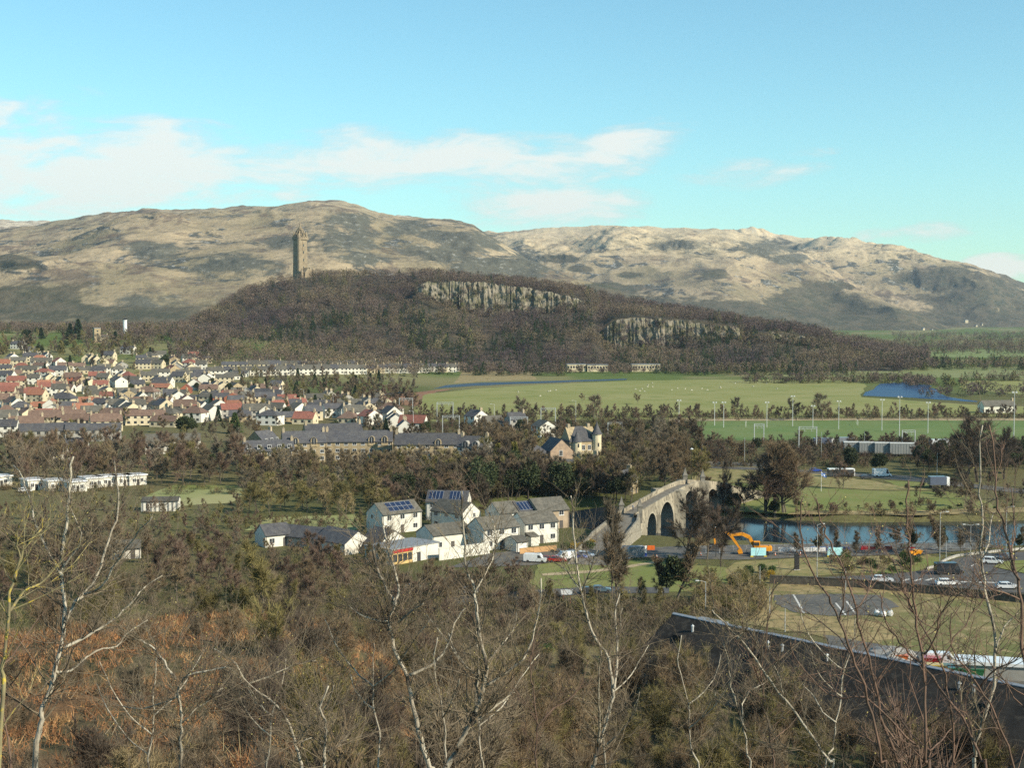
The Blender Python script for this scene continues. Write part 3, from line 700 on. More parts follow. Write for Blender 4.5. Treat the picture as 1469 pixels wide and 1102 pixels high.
# ------------------------------------------------------------------ building materials
WALLM = {
    'white': mat('white_harling', (.66, .63, .55), (.56, .53, .46), .5, .9, 4, rnd=.06, lo=.4, hi=.75),
    'cream': mat('cream_harling', (.60, .52, .36), (.50, .43, .29), .5, .9, 4, rnd=.08),
    'grey': mat('grey_harling', (.36, .34, .30), (.28, .27, .24), .5, .9, 4, rnd=.1),
    'sand': mat('sandstone', (.42, .33, .20), (.30, .235, .145), .9, .9, 5, c3=(.22, .18, .12), rnd=.08),
    'brick': mat('red_brick', (.36, .13, .075), (.27, .10, .06), 1.2, .9, 5),
    'tan': mat('tan_roughcast', (.40, .31, .22), (.33, .26, .18), .8, .9, 5),
    'pink': mat('buff_stone', (.40, .29, .20), (.30, .22, .16), .9, .9, 5),
}
def roofmat(name, c1, c2, spec=.3):
    """tiled or slated roof: courses and joints as fine bands, moss and weather as noise"""
    m = D.materials.new(name); m.use_nodes = True
    t = NT(m.node_tree); b = m.node_tree.nodes['Principled BSDF']
    co = t.n('ShaderNodeTexCoord').outputs['Object']
    sp = t.n('ShaderNodeSeparateXYZ'); t.put(sp.inputs[0], co)
    course = t.m('FRACT', t.m('MULTIPLY', sp.outputs[2], 4.2))
    rowid = t.m('FLOOR', t.m('MULTIPLY', sp.outputs[2], 4.2))
    wv = t.n('ShaderNodeTexWhiteNoise', noise_dimensions='3D')
    cb = t.n('ShaderNodeCombineXYZ'); t.put(cb.inputs[0], t.m('FLOOR', t.m('MULTIPLY', sp.outputs[0], 3.0))); t.put(cb.inputs[1], rowid); t.put(wv.inputs['Vector'], cb.outputs[0])
    n = t.noise(co, .55, 5, .65)
    c = t.mix(t.step(n, .36, .66), (*c1, 1), (*c2, 1))
    v = t.m('ADD', t.m('MULTIPLY', wv.outputs[0], .35), t.m('ADD', .72, t.m('MULTIPLY', t.step(course, 0, .3), .15)))
    oi = t.n('ShaderNodeObjectInfo'); v = t.m('MULTIPLY', v, t.m('ADD', .82, t.m('MULTIPLY', oi.outputs['Random'], .36)))
    hs = t.n('ShaderNodeHueSaturation'); t.put(hs.inputs['Color'], c); t.put(hs.inputs['Value'], v)
    t.put(b.inputs['Base Color'], hs.outputs[0]); b.inputs['Roughness'].default_value = .8; b.inputs['Specular IOR Level'].default_value = spec
    bp = t.n('ShaderNodeBump'); bp.inputs['Strength'].default_value = .5; bp.inputs['Distance'].default_value = .03
    t.put(bp.inputs['Height'], course); t.put(b.inputs['Normal'], bp.outputs[0])
    return m
ROOFM = {
    'slate': roofmat('slate_roof', (.062, .062, .070), (.088, .085, .085)),
    'grey': roofmat('grey_tile_roof', (.085, .08, .066), (.118, .108, .088)),
    'brown': roofmat('brown_tile_roof', (.135, .088, .068), (.17, .112, .082)),
    'red': roofmat('red_tile_roof', (.245, .095, .068), (.19, .08, .06)),
    'orange': roofmat('orange_tile_roof', (.31, .135, .08), (.25, .11, .07)),
}
m_glass = mat('window_glass', (.03, .035, .042), (.05, .055, .06), 1.2, .12, 2, spec=.6)
m_frame = mat('white_frame', (.72, .71, .68), (.66, .65, .62), 2, .6, 2)
m_chim = mat('chimney_stack', (.44, .36, .24), (.33, .27, .19), 1.5, .9, 4, rnd=.15)
m_lead = mat('lead_grey', (.24, .25, .26), (.19, .20, .21), 1, .6, 3)
m_solar = mat('solar_glass', (.012, .02, .05), (.018, .03, .07), .8, .15, 2, spec=.6)
m_alu = mat('aluminium', (.52, .53, .54), (.45, .46, .47), 2, .4, 2, metal=.4)
m_dk = mat('gutter_dark', (.06, .06, .062), (.045, .045, .047), 1, .5, 2)
MESHC = {}
def shared(key, fn, m):
    if key not in MESHC: MESHC[key] = fn().mesh(key[0], m)
    return MESHC[key]
def wall_mb(L, W, e, h, hip):
    b = MB()
    if hip: return b.box(-L / 2, L / 2, -W / 2, W / 2, -1.2, e)
    return b.add([(-L / 2, -W / 2, -1.2), (L / 2, -W / 2, -1.2), (L / 2, W / 2, -1.2), (-L / 2, W / 2, -1.2), (-L / 2, -W / 2, e), (L / 2, -W / 2, e), (L / 2, W / 2, e), (-L / 2, W / 2, e), (-L / 2, 0, e + h - .03), (L / 2, 0, e + h - .03)],
                 [(3, 2, 1, 0), (0, 1, 5, 4), (2, 3, 7, 6), (1, 2, 6, 9, 5), (3, 0, 4, 8, 7), (4, 5, 9, 8), (6, 7, 8, 9)])
def roof_mb(L, W, e, h, hip, ov=.3, th=.16):
    b = MB(); x = L / 2 + (.12 if not hip else ov); y = W / 2 + ov; ze = e - h * ov / (W / 2) + .03; zr = e + h + .03
    r = L / 2 - W / 2 * .9 if hip else x
    r = max(r, .3)
    top = [(-x, -y, ze + th), (x, -y, ze + th), (x, y, ze + th), (-x, y, ze + th), (-r, 0, zr + th), (r, 0, zr + th)]
    bot = [(p[0], p[1], p[2] - th) for p in top]
    return b.add(top + bot, [(0, 1, 5, 4), (2, 3, 4, 5), (1, 2, 5), (3, 0, 4), (7, 6, 10, 11), (9, 8, 11, 10), (8, 7, 11), (6, 9, 10), (1, 0, 6, 7), (2, 1, 7, 8), (3, 2, 8, 9), (0, 3, 9, 6)] if hip else
                 [(0, 1, 5, 4), (2, 3, 4, 5), (7, 6, 10, 11), (9, 8, 11, 10), (1, 0, 6, 7), (3, 2, 8, 9), (1, 7, 11, 5), (5, 11, 8, 2), (0, 4, 10, 6), (4, 3, 9, 10)])
def add_window(root, x, z, y, w, h, ry=0, detail=1, near=False):
    """window on the front (ry 0, at -y) or a gable; frame with a glass pane as its sub-part, or a lone pane when tiny"""
    if near:
        f = link('window', shared(('window', w, h), lambda: MB().box(-w / 2 - .07, w / 2 + .07, -.06, .05, -h / 2 - .07, h / 2 + .07).box(-w / 2 - .14, w / 2 + .14, -.12, .05, -h / 2 - .15, -h / 2 - .075), m_frame), root)
        def pane():
            b = MB(); n = 2 if w < 1.6 else 3
            for k in range(n):
                a = -w / 2 + k * w / n + .035; c = -w / 2 + (k + 1) * w / n - .035
                b.box(a, c, -.075, .0, -h / 2 + .04, h / 2 - .04)
            return b
        p = link('pane', shared(('pane', w, h), pane, m_glass), f)
    else:
        f = link('window', shared(('window_small', w, h), lambda: MB().box(-w / 2, w / 2, -.05, .05, -h / 2, h / 2), m_glass), root)
    f.location = (x, y, z) ; f.rotation_euler = (0, 0, ry)
    return f
def house(loc, rz, L, W, e, h, wall, roof, label, group=None, hip=False, chim=1, near=False, wins='auto', kind='house', solar=None, door=True, gables=(1,), name='house', parent_children=None, storeys=None):
    o = thing(name, label, kind, loc, rz, group)
    L, W = round(L, 1), round(W, 1)
    link('wall', shared(('wall', L, W, e, h, hip, wall), lambda: wall_mb(L, W, e, h, hip), WALLM[wall]), o)
    r = link('roof', shared(('roof', L, W, e, h, hip, roof), lambda: roof_mb(L, W, e, h, hip), ROOFM[roof]), o)
    for k in range(chim):
        cx = [L / 2 - .6, -L / 2 + .6, 0][k] if not hip else [L * .2, -L * .2, 0][k]
        c = link('chimney', shared(('chimney', h), lambda: MB().box(-.45, .45, -.7, .7, h * .55, h + 1.2).box(-.52, .52, -.77, .77, h + 1.2, h + 1.35).lathe([(.13, h + 1.35), (.11, h + 1.85)], 6, Matrix.Translation((0, .3, 0))).lathe([(.13, h + 1.35), (.11, h + 1.85)], 6, Matrix.Translation((0, -.3, 0))), m_chim), r)
        c.location = (cx, 0, e)
    if near:
        gt = link('gutter', shared(('gutter', L, W, e, h), lambda: MB().box(-L / 2 - .05, L / 2 + .05, -W / 2 - .42, -W / 2 - .30, e - h * .6 / W - .02, e - h * .6 / W + .1), m_dk), r)
        for s_ in (-1, 1): link('downpipe', shared(('downpipe', e), lambda: MB().tube([(0, 0, 0), (0, 0, e - .1), (0, -.22, e)], .045, 6), m_dk), o).location = (s_ * (L / 2 - .25), -W / 2 - .07, 0)
    st = storeys or (2 if e > 4 else 1)
    if wins == 'auto':
        n = max(2, int(L / 3.2))
        for s in range(st):
            z = 1.55 + 2.65 * s
            for k in range(n):
                if s == 0 and door and k == n // 2: continue
                add_window(o, -L / 2 + (k + .5) * L / n, z, -W / 2, 1.4, 1.25, 0, near=near)
        for g in gables:
            if W > 5: add_window(o, g * L / 2, 1.55 + 2.65 * (st - 1), W * .15, .9, 1.15, g * math.pi / 2, near=near)
    if door:
        n = max(2, int(L / 3.2)); x = -L / 2 + (n // 2 + .5) * L / n
        d = link('door', shared(('door',), lambda: MB().box(-.5, .5, -.06, .05, 0, 2.1), mat('door_paint', (.10, .09, .085), (.07, .065, .06), 1, .5, 2)), o); d.location = (x, -W / 2, 0)
    return o
def solar_array(o, L, W, e, h, x0, x1, rows=2, n=6):
    """dark panels standing off the front roof slope, in a thin pale frame"""
    ang = math.atan2(h, W / 2); sl = math.hypot(h, W / 2)
    M = Matrix.Translation((0, -W / 2, e + .28)) @ Matrix.Rotation(ang, 4, 'X')
    f = MB(); g = MB()
    for r in range(rows):
        a = sl * (.12 + r * .78 / rows); c = sl * (.12 + (r + 1) * .78 / rows) - .12
        f.box(x0, x1, a, c, 0, .05, M)
        w = (x1 - x0) / n
        for k in range(n): g.box(x0 + k * w + .05, x0 + (k + 1) * w - .05, a + .05, c - .05, .045, .062, M)
    fo = f.obj('solar_panel', m_alu, o); g.obj('cell_glass', m_solar, fo)
def at_corner(px, py, z, rz, L, W):
    """centre of a building whose front-left eave corner (height z) is seen at a photo pixel"""
    p = G(px, py, z); c, s = math.cos(rz), math.sin(rz)
    x = p.x + L / 2 * c - W / 2 * s * 1; y = p.y + L / 2 * s + W / 2 * c
    return Vector((x, y, gz(x, y)))

# ------------------------------------------------------------------ white houses by the old bridge
g = 'white harled houses by the old bridge'
rz = R(40)
p = at_corner(549, 739, 5.2, rz, 12.4, 7.4)
o = house(p, rz, 12.4, 7.4, 5.2, 2.5, 'white', 'grey', 'white two storey house with two rows of solar panels on its grey roof', g, near=True, chim=0, gables=(1, -1))
solar_array(o, 12.4, 7.4, 5.2, 2.5, -3.6, 4.4, 2, 5)
rz = R(-42)
p = at_corner(606, 735, 4.9, rz, 11.5, 7); p.x += 2; p.y += 4
o = house(p, rz, 11.5, 7.0, 4.9, 2.6, 'white', 'grey', 'white house with bright right gable and shaded front, behind the low flat fronted house', g, near=True, chim=0)
rz = R(-8)
p = at_corner(608, 726, 5.2, rz, 11.5, 7); p.y += 9
o = house(p, rz, 11.5, 7.0, 5.2, 2.6, 'white', 'slate', 'rearmost white house with six narrow solar panels on a dark roof', g, near=True, chim=0)
solar_array(o, 11.5, 7.0, 5.2, 2.6, -5.2, -1.2, 1, 4); solar_array(o, 11.5, 7.0, 5.2, 2.6, .6, 4.4, 1, 4)
rz = R(36)
p = at_corner(621, 769, 3.9, rz, 11.4, 7.5)
o = house(p, rz, 11.4, 7.5, 3.9, 2.0, 'white', 'grey', 'lower white house with grey roof between the shop and the tall houses', g, near=True, chim=0, gables=(), storeys=1)
MB().box(-.35, .35, -.35, .35, -1, 4.1).obj('brick_pier', WALLM['brick'], o).location = (5.75, -3.6, 0)
rz = R(34)
p = at_corner(694, 760, 5.2, rz, 10.4, 7.4)
o = house(p, rz, 10.4, 7.4, 5.2, 2.3, 'white', 'grey', 'white two storey house facing the car park, left of the pair with porches', g, near=True, chim=0)
rz = R(31)
p = at_corner(753, 752, 5.2, rz, 9.8, 7.4)
o = house(p, rz, 9.8, 7.4, 5.2, 2.3, 'white', 'grey', 'white two storey house at the right end of the row beside the garden hedge', g, near=True, chim=0)
po = MB().box(-2.2, 0, -2.6, 0, -1, 2.4).obj('porch', WALLM['white'], o); po.location = (-4.9 + 2.4, -3.72, 0)
MB().add([(-2.4, -2.8, 2.4), (.2, -2.8, 2.4), (.2, .02, 3.1), (-2.4, .02, 3.1), (-2.4, -2.8, 2.25), (.2, -2.8, 2.25), (.2, .02, 2.25), (-2.4, .02, 2.25)], [(0, 1, 2, 3), (7, 6, 5, 4), (4, 5, 1, 0), (5, 6, 2, 1), (7, 4, 0, 3)]).obj('porch_roof', ROOFM['grey'], po)
p = at_corner(741, 778, 2.5, R(31), 3.2, 5.5)
o = house(p, R(31), 3.2, 5.5, 2.5, 1.0, 'white', 'grey', 'small white garage with grey lean roof between the two houses facing the car park', None, near=True, chim=0, wins=None, door=False, kind='garage', name='garage')
MB().box(-1.2, 1.2, -.06, .04, 0, 2.1).obj('garage_door', m_frame, o).location = (0, -2.75, 0)
rz = R(32)
p = at_corner(716, 737, 5.0, rz, 7.0, 7.2)
house(p, rz, 7.0, 7.2, 5.0, 2.4, 'white', 'grey', 'grey roofed house behind the row, its left gable in blue shade', g, near=True, chim=0, gables=(-1,))
p = at_corner(746, 736, 4.8, rz, 7.4, 7.2)
o = house(p, rz, 7.4, 7.2, 4.8, 2.4, 'white', 'slate', 'dark roofed house behind the row with a single rank of small solar panels', g, near=True, chim=0)
solar_array(o, 7.4, 7.2, 4.8, 2.4, -3.2, 3.0, 1, 6)
rz = R(30)
p = at_corner(772, 734, 5.0, rz, 9.6, 8.4)
house(p, rz, 9.6, 8.4, 5.0, 2.8, 'tan', 'grey', 'grey roofed house with a blank tan gable end beside the dark trees', g, near=True, chim=0, gables=())
rz = R(38)
p = at_corner(515, 790, 3.0, rz, 8, 6.5)
house(G(552, 792, 0), R(-52), 8.4, 9.0, 2.6, 3.0, 'white', 'slate', 'low white gabled building in front of the solar panelled house', None, near=True, chim=0, wins=None, door=False, kind='building', name='outbuilding')
house(G(492, 790, 0), R(-46), 12, 8.0, 2.6, 2.6, 'white', 'slate', 'long dark roofed building with a pale right gable, left of the white houses', None, near=True, chim=0, wins=None, door=False, kind='building', name='outbuilding')
house(G(440, 782, 0), R(-30), 12, 7.0, 2.4, 2.2, 'grey', 'slate', 'low dark roofed building half hidden by brown trees at the left of the white houses', None, near=True, chim=0, wins=None, door=False, kind='building', name='outbuilding')
house(G(392, 782, 0), R(35), 7, 6.0, 3.0, 2.2, 'white', 'slate', 'small white house among brown trees, leftmost of the low buildings', None, near=True, chim=0, kind='house')
# shop
rz = R(48)
p = at_corner(562, 790, 3.5, rz, 15.0, 9)
o = thing('shop', 'single storey cream shop with a red fascia board above its windows', 'shop', p, rz)
MB().box(-7.5, 7.5, -4.5, 4.5, -1, 3.5).obj('wall', WALLM['white'], o)
MB().box(-7.7, 7.7, -4.7, 4.7, 3.5, 3.75).obj('roof', m_lead, o)
MB().box(-7.4, -1.0, -4.72, -4.51, 2.75, 3.4).obj('fascia_sign', mat('red_sign', (.42, .035, .03), (.36, .03, .028), 1, .5), o)
MB().box(-7.4, -1.0, -4.56, -4.50, .0, 2.7).obj('shop_front', mat('ochre_front', (.55, .38, .16), (.48, .33, .14), 1, .7), o)
for k in range(4): MB().box(-.62, .62, -.04, .04, -.8, .9).obj('shop_window', m_glass, o).location = (-6.5 + k * 1.55, -4.58, 1.5)
MB().box(-.55, .55, -.05, .05, 0, 2.1).obj('door', mat('dark_door', (.05, .05, .055), None, 1, .5), o).location = (1.0, -4.52, 0)
p = at_corner(632, 789, 2.6, R(40), 15.0, 1.2)
o = tag(MB().box(-7.5, 7.5, -.15, .15, -1, 2.6).box(-7.6, 7.6, -.22, .22, 2.6, 2.75).obj('garden_wall', WALLM['white']), 'long cream garden wall running right from the shop', 'wall'); o.location = p; o.rotation_euler = (0, 0, R(40))
o = tag(MB().box(-5, 5, -.1, .1, -1, 1.3).box(-5.1, 5.1, -.16, .16, 1.3, 1.4).obj('boundary_wall', mat('orange_wall', (.50, .30, .14), (.42, .25, .12), 1, .9)), 'low orange brick wall in front of the white house facing the cars', 'wall'); o.location = G(772, 793, 0); o.rotation_euler = (0, 0, R(28))

# ------------------------------------------------------------------ slate roofed sandstone flats
def dormer(root, x, W, e, h, m):
    d = MB()
    pts = [(-1.3, e - 1.6), (1.3, e - 1.6), (1.3, e + .7)] + [(1.3 * math.cos(a), e + .7 + 1.3 * math.sin(a)) for a in np.linspace(.3, math.pi - .3, 7)] + [(-1.3, e + .7)]
    d.extr([(x + a, b) for a, b in pts], -W / 2 - .25, -W / 2 + 2.6)
    dd = d.obj('dormer', m, root)
    gl = MB().extr([(x + a * .62, e - .6 + (b - e + 1.6) * .72) for a, b in pts], -W / 2 - .30, -W / 2 - .2).obj('window', m_glass, dd)
    MB().box(x - .05, x + .05, -W / 2 - .33, -W / 2 - .3, e - .5, e + 1.5).obj('glazing_bar', m_frame, gl)
def flats(px, py, rz, L, W, e, h, label, dorm, wall='sand', chim=2):
    p = at_corner(px, py, e, rz, L, W)
    o = house(p, rz, L, W, e, h, wall, 'slate', label, 'slate roofed sandstone flats', near=True, chim=chim, door=False, storeys=3, kind='flats', name='apartment_block')
    for x in dorm: dormer(o, x, W, e, h, WALLM[wall])
    return o
flats(406, 636, R(14), 16.5, 10, 7.6, 4.0, 'sandstone flats with two round headed dormers and a bright cream right gable', [-3.5, 3.5])
flats(466, 634, R(4), 26, 10, 7.6, 3.8, 'long sandstone flats with slate roof and two round dormers near its right end', [5, 10])
flats(566, 638, R(2), 25, 10, 7.4, 3.8, 'sandstone flats with dark slate roof behind the tallest bare trees, one dormer', [4])
flats(655, 640, R(-20), 11, 9, 8.0, 3.4, 'grey stone flats half hidden by bare trees at the right of the slate roofs', [-2, 2], 'grey')
flats(350, 648, R(16), 19, 9, 5.2, 3.6, 'low slate roofed sandstone block at the left end of the flats', [])
flats(378, 634, R(60), 10, 9, 6.4, 3.8, 'sandstone block set end on with a steep slate roof and pale left gable', [], chim=1)
flats(440, 625, R(20), 24, 10, 7.0, 4.2, 'slate roofed block standing behind the flats with the cream gable', [])

# ------------------------------------------------------------------ turreted villa
p = G(812, 668, 0); rz = R(20)
v = thing('villa', 'sandstone villa with two cone roofed turrets among bare trees', 'villa', p, rz)
link('wall', wall_mb(11, 9, 9.5, 5, False).mesh('wall', WALLM['sand']), v).location = (5.2, 0, 0)
link('roof', roof_mb(11, 9, 9.5, 5, True).mesh('roof', ROOFM['slate']), v).location = (5.2, 0, 0)
wg = link('side_wing', wall_mb(11, 9, 6.2, 4.2, False).mesh('side_wing', WALLM['pink']), v); wg.location = (-4.2, -.6, 0); wg.rotation_euler = (0, 0, R(90))
wr = link('wing_roof', roof_mb(11, 9, 6.2, 4.2, False).mesh('wing_roof', ROOFM['slate']), wg)
lw = MB().box(-16, -8.8, -4, 3, -1, 5.0).obj('low_wing', WALLM['pink'], v)
link('low_wing_roof', roof_mb(8, 7.4, 5.0, 2.8, True).mesh('low_wing_roof', ROOFM['slate']), lw).location = (-12.2, -.5, 0)
for (tx, ty, r, zb, zt, zc) in ((2.4, -4.7, 1.75, -1, 9.0, 13.2), (10.6, -4.4, 1.75, -1, 11.6, 16.6)):
    tt = MB().lathe([(r, zb), (r, zt), (r + .15, zt), (r + .15, zt + .25)], 14, Matrix.Translation((tx, ty, 0))).obj('turret', WALLM['cream'], v)
    MB().lathe([(r + .35, zt + .26), (r * .5, (zt + zc) / 2 + .2), (.06, zc), (.05, zc + .8)], 14, Matrix.Translation((tx, ty, 0))).obj('cone_roof', ROOFM['slate'], tt)
    for k in range(3): MB().box(tx - .28, tx + .28, ty - r - .05, ty - r + .1, 1.5 + 2.9 * k, 2.9 + 2.9 * k).obj('window', m_glass, tt)
MB().box(3.9, 8.6, -5.6, -4.5, 4.6, 5.1).obj('balcony', WALLM['cream'], v)
for k in range(7): MB().box(-.14, .14, -.14, .14, 0, .85).obj('baluster', WALLM['cream'], v).location = (4.1 + k * .72, -5.4, 5.1)
for (x, z, w_, h_) in ((5.2, 7, 1.2, 1.8), (7.6, 7, 1.2, 1.8), (5.2, 2.6, 1.2, 1.8), (7.6, 2.6, 1.2, 1.8)): add_window(v, x, z, -4.5, w_, h_, near=True)
for (x, z) in ((-6, 2.2), (-3, 2.2), (-4.5, 5.4)): add_window(v, x, z, -6.1, 1.3, 1.9, near=True)
for x in (-14.5, -12.4, -10.4): add_window(v, x, 2.6, -4.0, 1.0, 1.7, near=True)
for x in (1.0, 9.0): MB().box(-.5, .5, -.8, .8, 0, 3.4).obj('chimney', m_chim, v).location = (x, .3, 12.2)
house(G(843, 700, 0), R(58), 12, 10.0, 6.0, 4.4, 'pink', 'slate', 'buff stone gabled house below the turreted villa with a chimney on its gable', None, near=True, chim=2, kind='house')
house(G(826, 688, 0), R(0), 10, 7, 4.2, 2.6, 'grey', 'slate', 'low slate roofed wing below the villa terrace wall', None, near=True, chim=0, wins=None, door=False, kind='building', name='outbuilding')
tag(MB().box(-11, 11, -.3, .3, -1, 4.2).box(-11.1, 11.1, -.4, .4, 4.2, 4.45).obj('terrace_wall', WALLM['sand']), 'long stone terrace wall below the turreted villa', 'wall').location = G(822, 676, 0)
house(G(897, 708, 0), R(62), 7, 6, 4.8, 2.6, 'sand', 'slate', 'cream stone house end standing between dark trees behind the bridge approach', None, near=True, chim=1)
house(G(806, 704, 0), R(0), 8.5, 5, 2.5, 1.3, 'white', 'grey', 'small white cabin with wide windows under the villa trees', None, near=True, chim=0, kind='cabin', name='cabin')

# ------------------------------------------------------------------ the monument on the crag
p = PT(431, 397, 1925); rz = R(47)
m_mon = mat('monument_stone', (.31, .25, .165), (.22, .175, .12), .18, .95, 6, c3=(.20, .165, .11))
mo = thing('stone_tower', 'tall square stone monument tower with an open spired crown on the wooded crag', 'tower', (p.x, p.y, p.z - 2), rz)
mo.scale = (1.3, 1.3, 1.04)
sh = MB(); w0, w1 = 5.6, 5.0
sh.add([(-w0, -w0, -3), (w0, -w0, -3), (w0, w0, -3), (-w0, w0, -3), (-w1, -w1, 50), (w1, -w1, 50), (w1, w1, 50), (-w1, w1, 50)], [(3, 2, 1, 0), (4, 5, 6, 7), (0, 1, 5, 4), (1, 2, 6, 5), (2, 3, 7, 6), (3, 0, 4, 7)])
so = sh.obj('shaft', m_mon, mo)
for z in (12, 22, 32, 41):
    MB().box(-.5, .5, -w0 - .03, -w0 + 1.2, z, z + 3.2).obj('window', m_glass, so)
    MB().box(w0 - 1.2, w0 + .03, -.5, .5, z, z + 3.2).obj('window', m_glass, so)
MB().box(-1.0, 1.0, -w1 - .42, -w1 + .3, 34, 48).obj('oriel', m_mon, so)
pa = MB(); pa.box(-6.1, 6.1, -6.1, 6.1, 50, 52.6)
for k in range(5):
    a = -5.6 + k * 2.4
    for (x0, x1, y0, y1) in ((a, a + 1.5, -6.1, -5.4), (a, a + 1.5, 5.4, 6.1), (-6.1, -5.4, a, a + 1.5), (5.4, 6.1, a, a + 1.5)): pa.box(x0, x1, y0, y1, 52.6, 54.0)
pa.obj('parapet', m_mon, mo)
cr = MB()
for k in range(8):
    a = k * math.pi / 4; r = 5.4 if k % 2 == 0 else 6.6
    P0 = Vector((r * math.cos(a), r * math.sin(a), 52.5)); n = 7
    cr.tube([P0.lerp(Vector((0, 0, 66)), s) + Vector((0, 0, 2.6 * math.sin(math.pi * s))) for s in np.linspace(0, .96, n)], [.75] * 6 + [.55], 5)
cr.lathe([(1.7, 62), (1.5, 65), (2.0, 65.5), (.9, 67.5), (.12, 74)], 8)
cr.obj('crown_spire', m_mon, mo)
for k in range(4):
    a = math.pi / 4 + k * math.pi / 2
    MB().lathe([(1.25, 49), (1.25, 55.5), (1.5, 55.8), (.1, 61)], 8, Matrix.Translation((6.4 * math.cos(a), 6.4 * math.sin(a), 0))).obj('pinnacle', m_mon, mo)
    MB().lathe([(.55, 52), (.55, 57), (.05, 60)], 6, Matrix.Translation((5.5 * math.cos(a + .785), 5.5 * math.sin(a + .785), 0))).obj('small_pinnacle', m_mon, mo)
st = MB().lathe([(1.9, -3), (1.9, 52), (2.1, 52.4), (1.2, 55), (.1, 58)], 8, Matrix.Translation((-5.6, -5.0, 0))).obj('stair_turret', m_mon, mo)
kp_ = MB()
kp_.add([(-4.2, -13, -3), (4.2, -13, -3), (4.2, -5, -3), (-4.2, -5, -3), (-4.2, -13, 7), (4.2, -13, 7), (4.2, -5, 7), (-4.2, -5, 7), (0, -13, 13.5), (0, -5, 13.5)], [(0, 1, 5, 8, 4), (1, 2, 6, 5), (3, 0, 4, 7), (5, 6, 9, 8), (7, 4, 8, 9)])
kp_.add([(5, -6, -3), (12, -6, -3), (12, 3, -3), (5, 3, -3), (5, -6, 7.5), (12, -6, 7.5), (12, 3, 7.5), (5, 3, 7.5), (8.5, -6, 14), (8.5, 3, 14)], [(0, 1, 5, 8, 4), (1, 2, 6, 5), (2, 3, 7, 9, 6), (5, 6, 9, 8), (7, 4, 8, 9)])
kp_.lathe([(2.0, -3), (2.0, 9), (.1, 14.5)], 10, Matrix.Translation((12.5, -6, 0)))
kp_.lathe([(1.6, -3), (1.6, 8), (.1, 12.5)], 10, Matrix.Translation((-6.2, -10, 0)))
kp_.obj('gatehouse', m_mon, mo)
# ------------------------------------------------------------------ old stone bridge
m_bst = mat('bridge_stone', (.36, .315, .235), (.21, .185, .14), .45, .95, 6, c3=(.11, .098, .076), bump=.6, stretch=(1, 1, .45))
m_bst2 = mat('bridge_soffit', (.27, .245, .20), (.2, .185, .155), .5, .95, 6)
m_cob = mat('cobbled_deck', (.19, .175, .145), (.145, .13, .11), .9, .95, 6, bump=.4)
BA = Vector((32.0, 371.0)); BD = Vector((.547, .837)).normalized(); BN = Vector((BD.y, -BD.x))
def bpt(s, off, z): return (BA.x + BD.x * s + BN.x * off, BA.y + BD.y * s + BN.y * off, z)
deckz = lambda s: float(np.interp(s, [-4, 0, 8, 16, 24, 31, 38, 46, 56, 66, 80], [3.9, 4.4, 5.7, 6.9, 8.0, 8.6, 8.3, 7.2, 5.2, 3.2, .6]))
ARCH = [(2.6, 7.6, 4.0, .6), (9.2, 18.2, 6.05, -1.2), (22.2, 33.6, 7.6, -1.6), (37.2, 47.5, 6.6, -1.6)]
def under(s):
    for a, c, zc, zs in ARCH:
        if a <= s <= c:
            u = (s - (a + c) / 2) / ((c - a) / 2)
            return zs + (zc - zs) * math.sqrt(max(0, 1 - u * u))
    return -3.4
br = thing('stone_bridge', 'old humped stone bridge with tall round arches and pointed cutwater piers over the river', 'bridge', (0, 0, 0))
ss = sorted(set(list(np.arange(-4, 80.1, .6)) + [x for a in ARCH for x in (a[0] - .001, a[0], a[1], a[1] + .001)]))
side = MB(); sof = MB(); dk = MB()
for off, fl in ((2.8, 1), (-2.8, -1)):
    for s0, s1 in zip(ss[:-1], ss[1:]):
        t0, t1 = deckz(s0) + 1.15, deckz(s1) + 1.15; u0, u1 = under(s0 + 1e-6), under(s1 - 1e-6)
        q = [bpt(s0, off, u0), bpt(s1, off, u1), bpt(s1, off, t1), bpt(s0, off, t0)]
        i = off - .42 * fl
        q2 = [bpt(s0, i, deckz(s0) - .3), bpt(s1, i, deckz(s1) - .3), bpt(s1, i, t1), bpt(s0, i, t0)]
        side.add(q + q2, [(0, 1, 2, 3), (5, 4, 7, 6), (3, 2, 6, 7)])
for s0, s1 in zip(ss[:-1], ss[1:]):
    u0, u1 = under(s0 + 1e-6), under(s1 - 1e-6)
    if u0 > -3.3 or u1 > -3.3: sof.add([bpt(s0, -2.8, u0), bpt(s1, -2.8, u1), bpt(s1, 2.8, u1), bpt(s0, 2.8, u0)], [(0, 1, 2, 3)])
    dk.add([bpt(s0, -2.4, deckz(s0)), bpt(s1, -2.4, deckz(s1)), bpt(s1, 2.4, deckz(s1)), bpt(s0, 2.4, deckz(s0))], [(3, 2, 1, 0)])
for a, c, zc, zs in ARCH:      # pier flanks below the springing
    for s in (a, c): sof.add([bpt(s, -2.8, -3.4), bpt(s, 2.8, -3.4), bpt(s, 2.8, zs), bpt(s, -2.8, zs)], [(0, 1, 2, 3)])
side.obj('side_wall', m_bst, br); sof.obj('arch_soffit', m_bst2, br); dk.obj('deck', m_cob, br)
for s, w_ in ((8.4, .75), (20.2, 1.9), (35.4, 1.7), (49.5, 1.5)):
    for sg in (1, -1):
        if w_ < 1 and sg < 0: continue
        cw = MB(); top = deckz(s) + 1.15 if w_ > 1 else 3.2
        pts = [bpt(s - w_, 2.81 * sg, 0), bpt(s, (2.81 + w_ * 1.35) * sg, 0), bpt(s + w_, 2.81 * sg, 0)]
        if sg < 0: pts = pts[::-1]
        cw.prism([(p[0], p[1]) for p in pts], -3.4, top)
        cw.obj('cutwater', m_bst, br)
